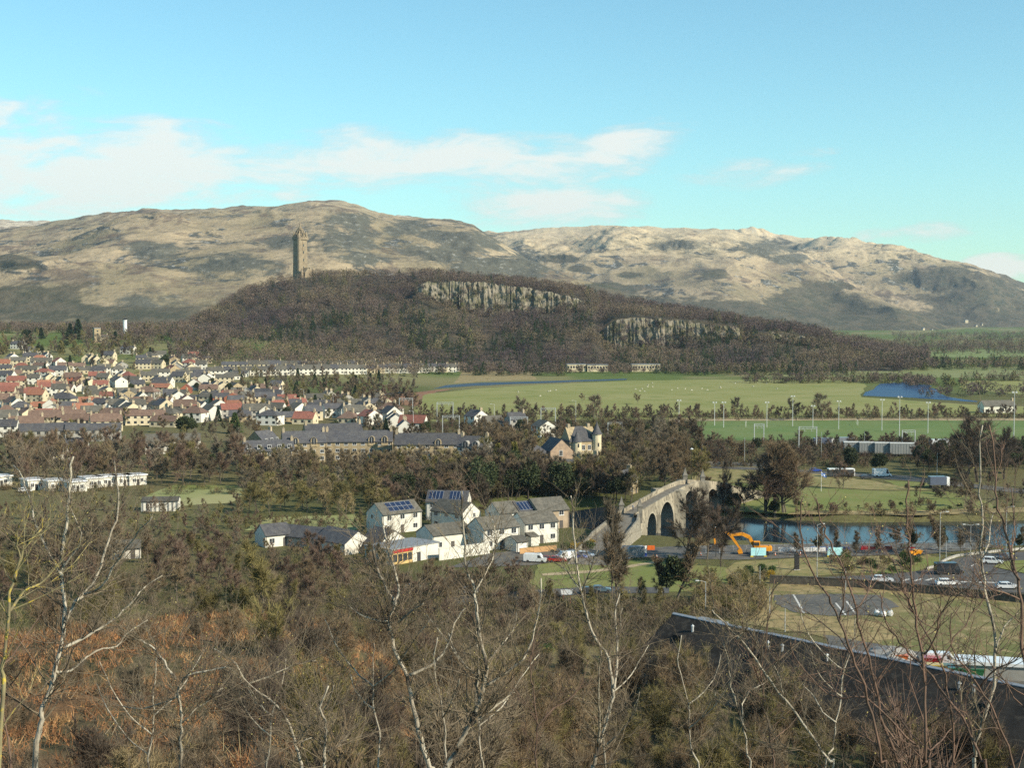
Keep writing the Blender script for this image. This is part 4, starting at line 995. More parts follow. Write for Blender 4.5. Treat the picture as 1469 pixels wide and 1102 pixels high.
for a, c, zc, zs in ARCH:      # voussoir rings standing proud of the wall
    vr = MB(); n = 18
    for k in range(n + 1):
        an = math.pi * k / n; u = -math.cos(an)
        sx = (a + c) / 2 + u * (c - a) / 2; z = zs + (zc - zs) * math.sin(an)
        sx2 = (a + c) / 2 + u * ((c - a) / 2 + .5); z2 = zs + (zc - zs + .5) * math.sin(an)
        vr.v += [bpt(sx, 2.9, z), bpt(sx2, 2.9, z2), bpt(sx2, 2.79, z2), bpt(sx, 2.79, z)]
        if k:
            o = 4 * k
            vr.f += [(o - 4, o, o + 1, o - 3), (o - 3, o + 1, o + 2, o - 2), (o - 1, o + 3, o, o - 4)]
    vr.obj('arch_ring', mat('ring_stone', (.36, .32, .245), (.27, .24, .19), 1.2, .95, 5), br)
m_pin = mat('dark_pillar_stone', (.22, .20, .165), (.15, .14, .12), .9, .95, 5)
for s in (-1.5, 36.2):
    for sg in (1, -1):
        x, y, z = bpt(s, 2.75 * sg, deckz(s))
        MB().box(-.62, .62, -.62, .62, -2, 2.3).box(-.75, .75, -.75, .75, 2.3, 2.55).lathe([(.95, 2.55), (.62, 3.1), (.05, 4.6)], 4, Matrix.Rotation(math.pi / 4, 4, 'Z')).obj('pillar', m_pin, br).location = (x, y, z)
# approach ramp with stone walls
ap = [((17.5, 318), .05, 4.6), ((20.5, 332), .9, 4.4), ((24.2, 347), 2.2, 4.0), ((28.4, 360), 3.4, 3.5), ((29.8, 367.6), 3.95, 2.95)]
rp = MB(); wl = MB()
for k, ((x, y), z, w_) in enumerate(ap):
    a = ap[max(k - 1, 0)][0]; c = ap[min(k + 1, 4)][0]; d = Vector((c[0] - a[0], c[1] - a[1])).normalized(); n = Vector((d.y, -d.x))
    hp = .0 if k == 0 else .95
    rp.v += [(x - n.x * w_, y - n.y * w_, z), (x + n.x * w_, y + n.y * w_, z)]
    for sg in (-1, 1):
        e = w_ + .45
        wl.v += [(x + n.x * w_ * sg, y + n.y * w_ * sg, z - .2), (x + n.x * w_ * sg, y + n.y * w_ * sg, z + hp), (x + n.x * e * sg, y + n.y * e * sg, z + hp), (x + n.x * (e + (.9 if sg > 0 else .2)) * sg, y + n.y * (e + (.9 if sg > 0 else .2)) * sg, -1.6)]
    if k:
        o = 2 * k; rp.f.append((o - 1, o - 2, o, o + 1)); o = 8 * k
        for b0 in (0, 4):
            for j in range(3): wl.f.append((o - 8 + b0 + j, o + b0 + j, o + b0 + j + 1, o - 8 + b0 + j + 1) if b0 else (o - 8 + b0 + j + 1, o + b0 + j + 1, o + b0 + j, o - 8 + b0 + j))
rp.obj('approach_deck', m_cob, br); wl.obj('approach_wall', mat('rubble_wall', (.235, .21, .165), (.165, .15, .12), .7, .95, 6, c3=(.36, .33, .27), bump=.6), br)

# ------------------------------------------------------------------ people on the bridge
def person(loc, rz, coat, trousers, label, stride=.16, hgt=1.72):
    root = thing('person', label, 'person', loc, rz)
    k = hgt / 1.72
    J = {'pel': (0, 0, .93, .14), 'spi': (0, .01, 1.15, .145), 'che': (0, 0, 1.36, .165), 'nec': (0, .01, 1.5, .062), 'chn': (0, .02, 1.57, .085), 'hea': (0, .01, 1.65, .098), 'top': (0, 0, 1.72, .05),
         'shl': (-.19, 0, 1.42, .07), 'ell': (-.25, -.03, 1.14, .05), 'wrl': (-.24, .08, .9, .036), 'hal': (-.24, .11, .82, .035),
         'shr': (.19, 0, 1.42, .07), 'elr': (.25, -.04, 1.14, .05), 'wrr': (.24, .05, .9, .036), 'har': (.24, .08, .82, .035),
         'hil': (-.10, 0, .88, .105), 'knl': (-.10, stride * .7, .5, .07), 'anl': (-.10, stride * .75, .09, .048), 'tol': (-.11, stride * .75 + .18, .04, .04),
         'hir': (.10, 0, .88, .105), 'knr': (.10, -stride * .2, .49, .07), 'anr': (.10, -stride * 1.2, .12, .048), 'tor': (.11, -stride * 1.2 + .17, .04, .04)}
    E = [('pel', 'spi'), ('spi', 'che'), ('che', 'nec'), ('nec', 'chn'), ('chn', 'hea'), ('hea', 'top'), ('che', 'shl'), ('shl', 'ell'), ('ell', 'wrl'), ('wrl', 'hal'), ('che', 'shr'), ('shr', 'elr'), ('elr', 'wrr'), ('wrr', 'har'), ('pel', 'hil'), ('hil', 'knl'), ('knl', 'anl'), ('anl', 'tol'), ('pel', 'hir'), ('hir', 'knr'), ('knr', 'anr'), ('anr', 'tor')]
    names = list(J); me = D.meshes.new('body')
    me.from_pydata([(J[n][0] * k, J[n][1] * k, J[n][2] * k) for n in names], [(names.index(a), names.index(b)) for a, b in E], [])
    o = link('body', me, root)
    md = o.modifiers.new('skin', 'SKIN'); sv = me.skin_vertices[0].data
    for i, n in enumerate(names): sv[i].radius = (J[n][3], J[n][3] * (.72 if n in ('pel', 'spi', 'che') else 1))
    sv[0].use_root = True
    o.modifiers.new('sub', 'SUBSURF').levels = 1; o.modifiers['sub'].render_levels = 1
    m = D.materials.new('person_' + coat[0]); m.use_nodes = True
    t = NT(m.node_tree); b = m.node_tree.nodes['Principled BSDF']; sp = t.n('ShaderNodeSeparateXYZ'); t.put(sp.inputs[0], t.n('ShaderNodeTexCoord').outputs['Object'])
    z = t.m('DIVIDE', sp.outputs[2], k); ax = t.m('ABSOLUTE', sp.outputs[0])
    c = t.mix(t.m('GREATER_THAN', z, .86), (*trousers, 1), (*coat[1], 1))
    hand = t.m('MULTIPLY', t.m('LESS_THAN', z, .9), t.m('GREATER_THAN', ax, .2))
    c = t.mix(t.m('MAXIMUM', hand, t.m('GREATER_THAN', z, 1.5)), c, (.50, .32, .24, 1))
    t.put(b.inputs['Base Color'], t.mix(t.m('LESS_THAN', z, .1), c, (.03, .03, .03, 1))); b.inputs['Roughness'].default_value = .9
    me.materials.append(m)
    MB().lathe([(.10, 1.60), (.112, 1.66), (.085, 1.735), (.02, 1.755)], 8, Matrix.Translation((0, -.02, 0)) @ Matrix.Scale(k, 4)).obj('hair', mat('brown_hair', (.05, .032, .02), None, 6, .8), root)
    return root
x, y, z = bpt(2.0, -1.2, deckz(2)); person((x, y, z), R(-32), ('pale', (.45, .44, .46)), (.04, .045, .07), 'person in a pale jacket walking on the bridge deck, left of the two walkers')
x, y, z = bpt(2.8, .5, deckz(2.8)); person((x, y, z), R(-25), ('dark', (.03, .03, .035)), (.03, .03, .04), 'person in dark clothes on the bridge deck, right of the two walkers', .1, 1.78)

# ------------------------------------------------------------------ vehicles
PAINT = {}
def paint(name, c):
    if name not in PAINT:
        m = mat('paint_' + name, c, tuple(x * .9 for x in c), .8, .3, 2, spec=.5)
        m.node_tree.nodes['Principled BSDF'].inputs['Coat Weight'].default_value = .5
        PAINT[name] = m
    return PAINT[name]
m_tyre = mat('tyre_rubber', (.02, .02, .02), None, 4, .9); m_rim = mat('wheel_rim', (.35, .35, .36), None, 4, .4, metal=.7)
m_lamp = mat('headlamp_glass', (.75, .76, .78), None, 4, .15, spec=.7); m_rear = mat('rear_lamp', (.35, .02, .015), None, 4, .3, spec=.6); m_dark = mat('dark_plastic', (.03, .03, .032), None, 2, .6)
def frus(b, x0, x1, y, z0, X0, X1, Y, z1):
    return b.add([(x0, -y, z0), (x1, -y, z0), (x1, y, z0), (x0, y, z0), (X0, -Y, z1), (X1, -Y, z1), (X1, Y, z1), (X0, Y, z1)], [(3, 2, 1, 0), (4, 5, 6, 7), (0, 1, 5, 4), (1, 2, 6, 5), (2, 3, 7, 6), (3, 0, 4, 7)])
def wheels(o, xs, y, r):
    for x in xs:
        for s in (-1, 1):
            t = link('wheel', shared(('tyre', r), lambda: MB().lathe([(r * .62, -.1), (r * .96, -.1), (r, -.06), (r, .06), (r * .96, .1), (r * .62, .1)], 14, Matrix.Rotation(math.pi / 2, 4, 'X')), m_tyre), o)
            t.location = (x, y * s, r)
            link('rim', shared(('rim', r), lambda: MB().lathe([(r * .1, -.07), (r * .62, -.105), (r * .62, .105), (r * .1, .07)], 10, Matrix.Rotation(math.pi / 2, 4, 'X')), m_rim), t)
def car(loc, rz, pn, pc, label, group='cars and vans', L=4.2, H=1.46, estate=False, cat='car'):
    o = thing('car', label, cat, loc, rz, group); m = paint(pn, pc); h = L / 2
    b = MB()
    for (y0, y1, ins) in ((-.86, -.78, .04), (-.78, .78, 0), (.78, .86, .04)):
        b.extr([(-h + ins, .32), (h - ins, .30), (h, .55), (h - .12, .74), (h - 1.05, .92 - ins), (-h + .12, .97 - ins), (-h, .75)], y0, y1)
    r1 = -h + (.35 if estate else .75)
    frus(b, r1, h - 1.95, .63, H - .1, r1 + .12, h - 2.15, .56, H)
    for x in (h - 1.62, -.15, -h + .5):   # pillars
        for s in (-1, 1): b.add([(x - .05, .79 * s, .93), (x + .05, .79 * s, .93), (x - .22, .645 * s, H - .09), (x - .32, .645 * s, H - .09)], [(0, 1, 2, 3)])
    b.obj('body', m, o)
    frus(MB(), -h + .25, h - 1.1, .775, .93, r1 + .0, h - 1.93, .625, H - .085).obj('window_glass', m_glass, o)
    wheels(o, (-h + .78, h - .82), .78, .31)
    for s in (-1, 1):
        MB().box(h - .16, h + .012, .5 * s - .18, .5 * s + .18, .58, .72).obj('headlight', m_lamp, o)
        MB().box(-h - .012, -h + .1, .62 * s - .13, .62 * s + .13, .62, .82).obj('rear_light', m_rear, o)
        MB().box(h - 1.62, h - 1.45, .86 * s - .07, .86 * s + .09 * s + .07, .95, 1.07).obj('wing_mirror', m, o)
    return o
def van(loc, rz, pn, pc, label, group='cars and vans', L=5.2, H=2.05, W=.95, glass_side=False):
    o = thing('van', label, 'van', loc, rz, group); m = paint(pn, pc); h = L / 2
    b = MB()
    for (y0, y1, ins) in ((-W, -W + .1, .06), (-W + .1, W - .1, 0), (W - .1, W, .06)):
        b.extr([(-h, .38), (h - .05, .34), (h, .8), (h - .2, 1.02), (h - .75, 1.12), (h - 1.5, H - ins), (-h + .12, H - ins), (-h, H - .2)], y0, y1)
    b.obj('body', m, o)
    MB().add([(h - .78, -W + .14, 1.155), (h - .78, W - .14, 1.155), (h - 1.42, W - .2, H - .11), (h - 1.42, -W + .2, H - .11)], [(0, 1, 2, 3)]).obj('windscreen', m_glass, o)
    for s in (-1, 1):
        MB().add([(h - 1.0, (W + .01) * s, 1.15), (h - 1.95, (W + .01) * s, 1.15), (h - 1.95, (W + .01) * s, H - .25), (h - 1.5, (W + .01) * s, H - .25)], [(0, 1, 2, 3)]).obj('side_window', m_glass, o)
        MB().box(h - .2, h + .012, .6 * s - .2, .6 * s + .2, .78, .95).obj('headlight', m_lamp, o)
        MB().box(-h - .012, -h + .05, .8 * s - .08, .8 * s + .08, .9, 1.4).obj('rear_light', m_rear, o)
    wheels(o, (-h + 1.0, h - .85), W - .08, .34)
    return o
WH, SI, RD, BL, DK = (.78, .78, .77), (.5, .51, .53), (.32, .015, .02), (.03, .07, .32), (.02, .024, .03)
van(G(768, 807, .07), R(-12), 'white', WH, 'white panel van at the left end of the parked row, below the porches')
car(G(786, 806, .07), R(8), 'dark_red', (.12, .01, .015), 'dark red car parked between the white van and the brighter red car', estate=True)
car(G(800, 806.5, .07), R(-6), 'red', RD, 'bright red car parked in front of the white box van')
van(G(811, 803, .07), R(200), 'white', WH, 'white box van with its rear to the viewer, between the red and blue cars', L=4.8, H=1.95)
car(G(829, 802, .07), R(-22), 'blue', BL, 'bright blue car parked beside the white box van', H=1.5)
car(G(822, 797, .07), R(-20), 'navy', (.015, .03, .06), 'dark navy car behind the bright blue one')
car(G(841, 800, .07), R(-20), 'silver', (.62, .63, .65), 'silver estate car at the right end of the parked row', estate=True, L=4.5)
car(G(835, 787, .07), R(10), 'maroon', (.2, .012, .02), 'small maroon car half hidden at the back of the car park')
car(G(846, 852, .09), R(8), 'charcoal', (.04, .045, .055), 'dark grey car on the road beyond the thicket, left of a pair')
car(G(862, 850, .09), R(8), 'teal', (.07, .12, .16), 'blue grey car on the road beyond the thicket, right of a pair')
car(G(596, 848, .0), R(20), 'white', WH, 'white car half hidden by brown shrubs below the shop'); car(G(672, 852, .0), R(10), 'silver', (.62, .63, .65), 'silver car in the shrubs behind the leaning birch stem')
van(G(1361, 824, .1), R(2), 'black', DK, 'black van driving onto the roundabout', L=6.0, H=2.6, W=1.1)
car(G(1424, 809, .1), R(-14), 'white', WH, 'white car on the far side of the roundabout', H=1.6, L=4.5, estate=True)
car(G(1359, 840, .1), R(4), 'white', WH, 'white car on the near lane beside the hatched road marking', L=5.0)
car(G(1265, 835, .1), R(-4), 'silver', (.45, .47, .5), 'silver car approaching the roundabout beside the long dark wall', L=4.6)
car(G(1445, 845, .1), R(0), 'silver', SI, 'silver car entering the frame on the near lane of the roundabout', L=4.8); car(G(1160, 838, .1), R(0), 'charcoal', (.05, .055, .06), 'dark car behind the boundary wall near the information pillar')
car(G(1442, 803, .1), R(200), 'charcoal', (.04, .045, .055), 'dark car beyond the roundabout lawn at the right')
van(G(1265, 684, .1), R(6), 'white', WH, 'white delivery van on the far road beyond the park', L=6.4, H=2.9, W=1.1)
car(G(1243, 687, .1), R(6), 'charcoal', (.04, .045, .055), 'dark car behind the white delivery van on the far road'); car(G(1170, 677, .1), R(8), 'blue', (.05, .10, .3), 'blue car on the far road, left of the bus')
p = G(1206, 684, .1)
bu = thing('bus', 'dark windowed bus with white roof and white front end behind the park tree', 'bus', p, R(4))
MB().bevbox(-4.6, 4.6, -1.25, 1.25, .4, 1.3, .1).obj('body', paint('charcoal', (.04, .045, .055)), bu)
MB().bevbox(-4.55, 4.2, -1.22, 1.22, 1.3, 2.6, .06).obj('side_glass', m_glass, bu); MB().bevbox(-4.6, 4.6, -1.25, 1.25, 2.6, 2.95, .1).obj('roof', paint('white', WH), bu); MB().bevbox(4.2, 4.72, -1.27, 1.27, .38, 2.6, .06).obj('front', paint('white', WH), bu)
wheels(bu, (-2.8, 3.0), 1.1, .45)

# ------------------------------------------------------------------ works by the river
m_or = mat('machine_orange', (.75, .30, .015), (.62, .24, .012), 1, .5, 3, spec=.4)
p = G(1090, 796, .08); ex = thing('excavator', 'orange tracked excavator with raised boom beside the river', 'excavator', p, R(176))
for s in (-1, 1):
    tb = MB().extr([(-2.0, .15), (-1.7, 0), (1.7, 0), (2.0, .15), (2.15, .5), (1.8, .9), (-1.8, .9), (-2.15, .5)], 1.05 * s - .3, 1.05 * s + .3).obj('track', m_dark, ex)
MB().bevbox(-2.3, 1.5, -1.25, 1.25, 1.05, 2.1, .1).box(-.5, .5, -.5, .5, .7, 1.05).obj('body', m_or, ex); MB().bevbox(-2.75, -1.9, -1.2, 1.2, 1.1, 2.2, .2).obj('counterweight', m_or, ex)
cb = MB().bevbox(.1, 1.6, .3, 1.3, 2.1, 3.35, .08).obj('cab', m_or, ex); MB().box(.25, 1.63, .27, 1.33, 2.3, 3.1).obj('window', m_glass, cb)
bo = MB()
def arm(b, pts, w0, hs):
    for (a, c, h0, h1) in zip(pts[:-1], pts[1:], hs[:-1], hs[1:]):
        a = Vector((a[0], 0, a[1])); c = Vector((c[0], 0, c[1])); d = (c - a).normalized(); n = Vector((-d.z, 0, d.x))
        q = [a - n * h0 / 2, c - n * h1 / 2, c + n * h1 / 2, a + n * h0 / 2]
        b.add([(v.x, y, v.z) for y in (-w0, w0) for v in q], [(0, 1, 2, 3), (7, 6, 5, 4), (1, 0, 4, 5), (2, 1, 5, 6), (3, 2, 6, 7), (0, 3, 7, 4)])
    return b
arm(bo, [(1.3, 1.8), (2.4, 4.1), (4.2, 4.9), (6.9, 4.6)], .25, [.6, .85, .75, .5]).obj('boom', m_or, ex)
arm(MB(), [(8.6, 5.6), (6.9, 4.6), (4.6, 1.3)], .2, [.4, .7, .4]).obj('stick', m_or, ex)
MB().extr([(4.0, .3), (5.0, .2), (5.3, .9), (4.8, 1.5), (4.2, 1.2)], -.55, .55).obj('bucket', m_or, ex); MB().tube([(2.2, 0, 2.2), (3.4, 0, 4.2)], .1).obj('hydraulic_ram', m_alu, ex)
p = G(1025, 790, .06); dr = thing('drilling_rig', 'slender upright orange machine arm with a pale head, left of the excavator', 'machine', p, R(10))
MB().bevbox(-1.3, 1.3, -.9, .9, .2, 1.5, .1).obj('base', m_dark, dr); arm(MB(), [(.2, 1.2), (-.1, 3.4), (.3, 5.6)], .2, [.5, .45, .4]).obj('mast', m_or, dr); MB().bevbox(-.8, .9, -.3, .3, 5.6, 6.2, .1).obj('head', paint('silver', SI), dr)
p = G(1311, 799, .08); dm = thing('dumper', 'small red and orange dumper at the right end of the works', 'dumper', p, R(10))
MB().bevbox(-1.4, .2, -.7, .7, .5, 1.3, .1).obj('body', m_or, dm); frus(MB(), .3, 1.4, .6, .6, .1, 1.9, .9, 1.5).obj('skip', m_or, dm); wheels(dm, (-.9, .9), .7, .42)
ro = MB().box(-1.1, .1, -.7, .7, 2.1, 2.2).box(-1.05, -.97, -.65, -.57, 1.3, 2.1).box(-1.05, -.97, .57, .65, 1.3, 2.1).obj('canopy', paint('red', RD), dm)
def cabin(px, py, w, d, h, m, rz, label, panel=None, name='site_cabin'):
    o = thing(name, label, 'container', G(px, py, .08), rz)
    MB().bevbox(-w / 2, w / 2, -d / 2, d / 2, 0, h, .06).obj('body', m, o)
    r = MB()
    for k in range(int(w / .5)): r.box(-w / 2 + .15 + k * .5, -w / 2 + .38 + k * .5, -d / 2 - .03, -d / 2 + .02, .15, h - .2)
    r.obj('ribs', m, o)
    return o
cabin(890, 801, 4.2, 2.3, 2.4, mat('grey_blue_steel', (.22, .28, .32), (.18, .23, .27), .8, .6), R(4), 'grey blue storage container at the left end of the works')
o = cabin(908, 799, 5.2, 2.4, 2.5, mat('grey_steel', (.27, .28, .29), (.21, .22, .23), .8, .6), R(6), 'long grey container behind the white site sign')
o = thing('site_sign', 'white works hoarding with a red round mark and blue foot beside the grey container', 'sign', G(923, 799, .08), R(10))
MB().box(-.8, .8, -.05, .05, .9, 2.6).obj('board', paint('white', WH), o); MB().lathe([(.26, -.02), (.26, .02)], 14, Matrix.Translation((.1, -.06, 2.15)) @ Matrix.Rotation(math.pi / 2, 4, 'X')).obj('red_roundel', paint('red', RD), o); MB().box(-.8, .8, -.06, .06, .1, .88).obj('blue_panel', paint('blue', BL), o)
for (a, c, lab) in ((1088, 799, 'pale cyan banner panel on yellow feet in front of the excavator'), (1198, 798.5, 'pale cyan banner panel beside the lamp post, right of the excavator')):
    o = thing('banner', lab, 'banner', G(a, c, .1), R(4))
    MB().box(-1.8, 1.8, -.04, .04, .25, 2.1).obj('panel', mat('cyan_sheet', (.42, .72, .74), (.32, .62, .68), .9, .6), o)
    for s in (-1.6, 1.6): MB().box(s - .35, s + .35, -.3, .3, 0, .22).obj('foot', mat('yellow_plastic', (.65, .48, .03), None, 1, .5), o)
rng = random.Random(4)
fo = None
for k in range(22):
    px_ = 1003 + k * 19.5; p = G(px_, 795.5 - k * .42, .09)
    if fo is None:
        fo = thing('fence_panel', 'x', 'fence panel', p, 0, 'mesh site fence panels by the river')
        f = MB()
        for (x0, x1, z0, z1) in ((-1.6, 1.6, 1.9, 1.95), (-1.6, 1.6, .15, .2), (-1.6, -1.55, .0, 2.0), (1.55, 1.6, 0, 2.0), (-1.6, 1.6, 1.0, 1.03)): f.box(x0, x1, -.02, .02, z0, z1)
        for i in range(11): f.box(-1.5 + i * .3, -1.485 + i * .3, -.008, .008, .2, 1.9)
        f.obj('mesh_panel', m_alu, fo); MB().box(-1.85, -1.35, -.15, .15, 0, .12).box(1.35, 1.85, -.15, .15, 0, .12).obj('foot', m_dark, fo); o = fo
    else:
        o = fo.copy(); COL.objects.link(o); o.location = p
        for ch in fo.children:
            c = ch.copy(); COL.objects.link(c); c.parent = o
    o.rotation_euler = (0, 0, R(rng.uniform(-4, 8)))
    o['label'] = 'grey wire mesh fence panel standing along the riverside works'
m_cone = mat('cone_orange', (.75, .16, .03), None, 2, .5); cn = None
for (a, c) in ((1005, 797), (1112, 797), (1133, 796.5), (1148, 796), (1216, 794), (1234, 793.4), (1258, 793), (1336, 789), (1438, 788), (1450, 787), (903, 803), (942, 800)):
    if cn is None:
        cn = thing('traffic_cone', 'orange and white traffic cone standing along the riverside works', 'traffic cone', G(a, c, .1), 0, 'traffic cones at the works')
        MB().lathe([(.2, .04), (.03, .75)], 8).obj('cone', m_cone, cn); MB().box(-.25, .25, -.25, .25, 0, .045).obj('base', m_dark, cn); MB().lathe([(.155, .25), (.09, .5)], 8, Matrix.Scale(1.04, 4)).obj('white_band', m_frame, cn)
    else:
        o = cn.copy(); COL.objects.link(o); o.location = G(a, c, .1)
        for ch in cn.children:
            q = ch.copy(); COL.objects.link(q); q.parent = o
for (a, c, n_, m_, lab) in ((900, 789, 4, m_cone, 'orange plastic barrier row behind the grey container'), (1168, 790.5, 5, paint('blue', BL), 'blue plastic barrier row near the tall lamp post'), (1240, 789, 4, paint('red', RD), 'red plastic barrier row in front of the water'), (1122, 791.5, 6, paint('white', WH), 'white plastic barrier row right of the excavator')):
    b = MB()
    for k in range(n_): b.extr([(-.9 + k * 1.9, 0), (.9 + k * 1.9, 0), (.85 + k * 1.9, 1.0), (-.85 + k * 1.9, 1.0)], -.2, .2)
    o = tag(b.obj('road_barrier', m_), lab, 'barrier'); o.location = G(a, c, .1)
o = thing('information_pillar', 'tall dark information pillar on the lawn in front of the works', 'pillar', G(1143, 818, .08), R(5))
MB().bevbox(-.55, .55, -.2, .2, .1, 3.6, .04).obj('panel', m_dark, o); MB().bevbox(-.7, .7, -.35, .35, 0, .12, .03).obj('plinth', m_conc, o)
o = thing('signboard', 'white board on two posts at the edge of the thicket', 'sign', G(813, 868, .05), R(-5))
MB().extr([(-1.0, 2.0), (1.0, 2.0), (1.2, 3.0), (-1.2, 3.0)], -.05, .05).obj('board', paint('white', WH), o)
for s in (-.7, .7): MB().tube([(s, .08, 0), (s, .08, 2.6)], .06).obj('post', WALLM['brick'], o)
for (a, c, lab) in ((886, 778, 'blue road sign on a grey post beside the bridge approach'), (866, 772, 'small blue road sign under the dark trees left of the bridge')):
    o = thing('road_sign', lab, 'road sign', G(a, c, .1), 0); MB().box(-.5, .5, -.03, .03, 2.0, 2.6).obj('plate', paint('sign_blue', (.03, .12, .5)), o); MB().tube([(0, .06, 0), (0, .06, 2.5)], .04).obj('post', m_alu, o)

# ------------------------------------------------------------------ masts, lamps, railway gantries
m_galv = mat('galvanised_steel', (.45, .47, .47), (.38, .40, .40), 1, .5, 3, metal=.2)
m_pale = mat('pale_post', (.58, .59, .57), (.5, .5, .48), 1, .6)
def post_thing(name, cat, px, ytop, ybase, label, group, r=.1, arm=0, head='lamp', mm=None, z=.08):
    b = GG(px, ybase); d = b.y; h = (ybase - ytop) / FPX * d
    o = thing(name, label, cat, b, 0, group); mm = mm or m_galv
    MB().tube([(0, 0, -.3), (0, 0, h * .5), (0, 0, h)], [r, r * .85, r * .6], 7).obj('pole', mm, o)
    if arm:
        a = MB().tube([(0, 0, h - .1), (arm * .5, 0, h + .12), (arm, 0, h + .16)], [.05, .045, .04], 6)
        if head == 'double': a.tube([(0, 0, h - .1), (-arm * .5, 0, h + .12), (-arm, 0, h + .16)], [.05, .045, .04], 6)
        a.obj('arm', mm, o)
        for s in ((1, -1) if head == 'double' else (1,)):
            MB().bevbox(arm * s - .35, arm * s + .35, -.16, .16, h + .08, h + .26, .05).obj('lamp_head', m_pale, o)
    elif head == 'flood':
        MB().box(-1.1, 1.1, -.06, .06, h - .15, h).obj('crossbar', mm, o)
        for s in (-.75, .75): MB().bevbox(s - .3, s + .3, -.3, .12, h - .5, h + .15, .05).obj('floodlight', m_pale, o)
    elif head == 'globe':
        MB().lathe([(.1, h - .1), (.5, h + .05), (.55, h + .2), (.15, h + .45)], 10).obj('lamp_head', paint('white', WH), o)
    return o
gf = 'floodlight masts round the playing field'
FL = [(974, 574, 612), (1025, 577, 611), (1038, 577, 614), (1100, 577, 614), (1137, 568, 612), (1166, 582, 614), (1203, 575, 616), (1265, 573, 618), (1290, 569, 634), (1331, 577, 622), (1454, 562, 650)]
for i, (a, b_, c) in enumerate(FL):
    post_thing('floodlight_mast', 'floodlight mast', a, b_, c, ('tallest mast at the right end' if i == 10 else ordinal(i + 1) + ' pale floodlight mast from the left') + ' beside the green playing field', gf, .17, head='flood', mm=m_pale)
gl = 'street lamp posts'
for (a, b_, c, ar, hd, lab) in [(1007, 628, 660, 0, 'none', 'tall grey post behind the park at the left end of the far road'), (1068, 627, 667, 0, 'none', 'tall pale post on the far road, left of the big bare park tree'),
        (992, 645, 700, 0, 'globe', 'lamp with a white round head behind the crest of the bridge'), (1348, 735, 806, 1.6, 'lamp', 'grey street lamp with a single right hand arm beside the roundabout verge'),
        (1392, 753, 800, 1.6, 'double', 'pale street lamp with two arms at the back of the roundabout'), (1172, 752, 831, 1.2, 'lamp', 'tall pale lamp post in front of the river beside the blue barriers'),
        (1443, 727, 800, 1.5, 'lamp', 'street lamp at the right edge behind the roundabout'), (1012, 834, 884, -1.6, 'lamp', 'lamp post with left hand arm among tan shrubs'),
        (1090, 812, 846, 0, 'none', 'slim pale post at the left end of the boundary wall'), (1104, 843, 882, 0, 'none', 'slim pale post at the left corner of the old tarmac'), (1126, 873, 908, 0, 'none', 'slim grey post in the dry grass below the old tarmac'),
        (1357, 775, 802, 0, 'none', 'short green grey post on the verge beside the street lamp'), (1213, 816, 848, 0, 'none', 'slim post in front of the long boundary wall'), (1178, 620, 660, 0, 'none', 'grey post among railway trees behind the bus'), (1240, 620, 650, 0, 'none', 'thin grey post in front of the long grey wagon'),
        (1027, 770, 800, 0, 'globe', 'lamp with pale round head beside the drilling arm'), (963, 630, 668, 1.2, 'lamp', 'street lamp among trees left of the reddish tree'), (1344, 650, 690, 0, 'none', 'thin pole on the far road beneath the railway trees')]:
    post_thing('lamp_post' if hd != 'none' else 'post', 'lamp post' if hd != 'none' else 'post', a, b_, c, lab, gl if hd != 'none' else None, .09, ar, hd, m_galv if hd != 'globe' else m_dark)
def gantry(x0, x1, ytop, ybase, label):
    a = G(x0, ybase, 0); b = G(x1, ybase, 0); w = b.x - a.x; h = (ybase - ytop) / FPX * a.y
    o = thing('railway_gantry', label, 'gantry', a, R(6), 'railway gantries')
    for x in (0, w): MB().box(x - .16, x + .16, -.16, .16, -.3, h).obj('post', m_galv, o)
    b = MB().box(-.2, w + .2, -.1, .1, h - .14, h).box(-.2, w + .2, -.1, .1, h - .95, h - .82)
    n = max(3, int(w / 1.1))
    for k in range(n):
        xa, xb = w * k / n, w * (k + 1) / n
        b.tube([(xa, 0, h - .9 if k % 2 else h - .1), (xb, 0, h - .1 if k % 2 else h - .9)], .06, 4)
    b.obj('truss_beam', m_galv, o)
    d = MB()
    for f in (.3, .7): d.box(w * f - .05, w * f + .05, -.05, .05, h - 2.0, h - .9).box(w * f - .05, w * f + .9, -.03, .03, h - 1.9, h - 1.83)
    d.obj('wire_dropper', m_galv, o)
    return o
for a in [(573, 592, 571, 598, 'railway gantry in front of the brown bank, leftmost of the row'), (627, 650, 577, 606, 'pale railway gantry among bare trees left of the meadow edge'), (635, 659, 596, 624, 'broad green grey railway gantry behind the slate flats'), (732, 757, 598, 622, 'dark railway gantry beside the small white house'),
          (776, 797, 585, 610, 'pale toothed railway gantry right of the small white house'), (872, 893, 606, 630, 'pale railway gantry behind the turreted villa'), (1146, 1172, 612, 648, 'large green grey railway gantry right of the big bare tree'), (1294, 1313, 617, 648, 'pale railway gantry above the long grey wagon'), (1082, 1096, 608, 632, 'small pale railway gantry at the left of the playing field')]: gantry(*a)
for (a, b_, c) in ((353, 556, 582), (436, 559, 580), (478, 565, 590), (709, 580, 606), (826, 575, 606), (593, 590, 622)):
    post_thing('catenary_mast', 'mast', a, b_, c, 'slim railway mast with a short arm, %s' % {353: 'among the houses behind the orange gable', 436: 'between dark conifers and bungalows', 478: 'behind the dark roofed white house', 709: 'in front of the meadow trees', 826: 'against the meadow above the villa', 593: 'behind the red roofed house'}[a], 'railway masts', .12, -1.8, 'lamp', m_pale)
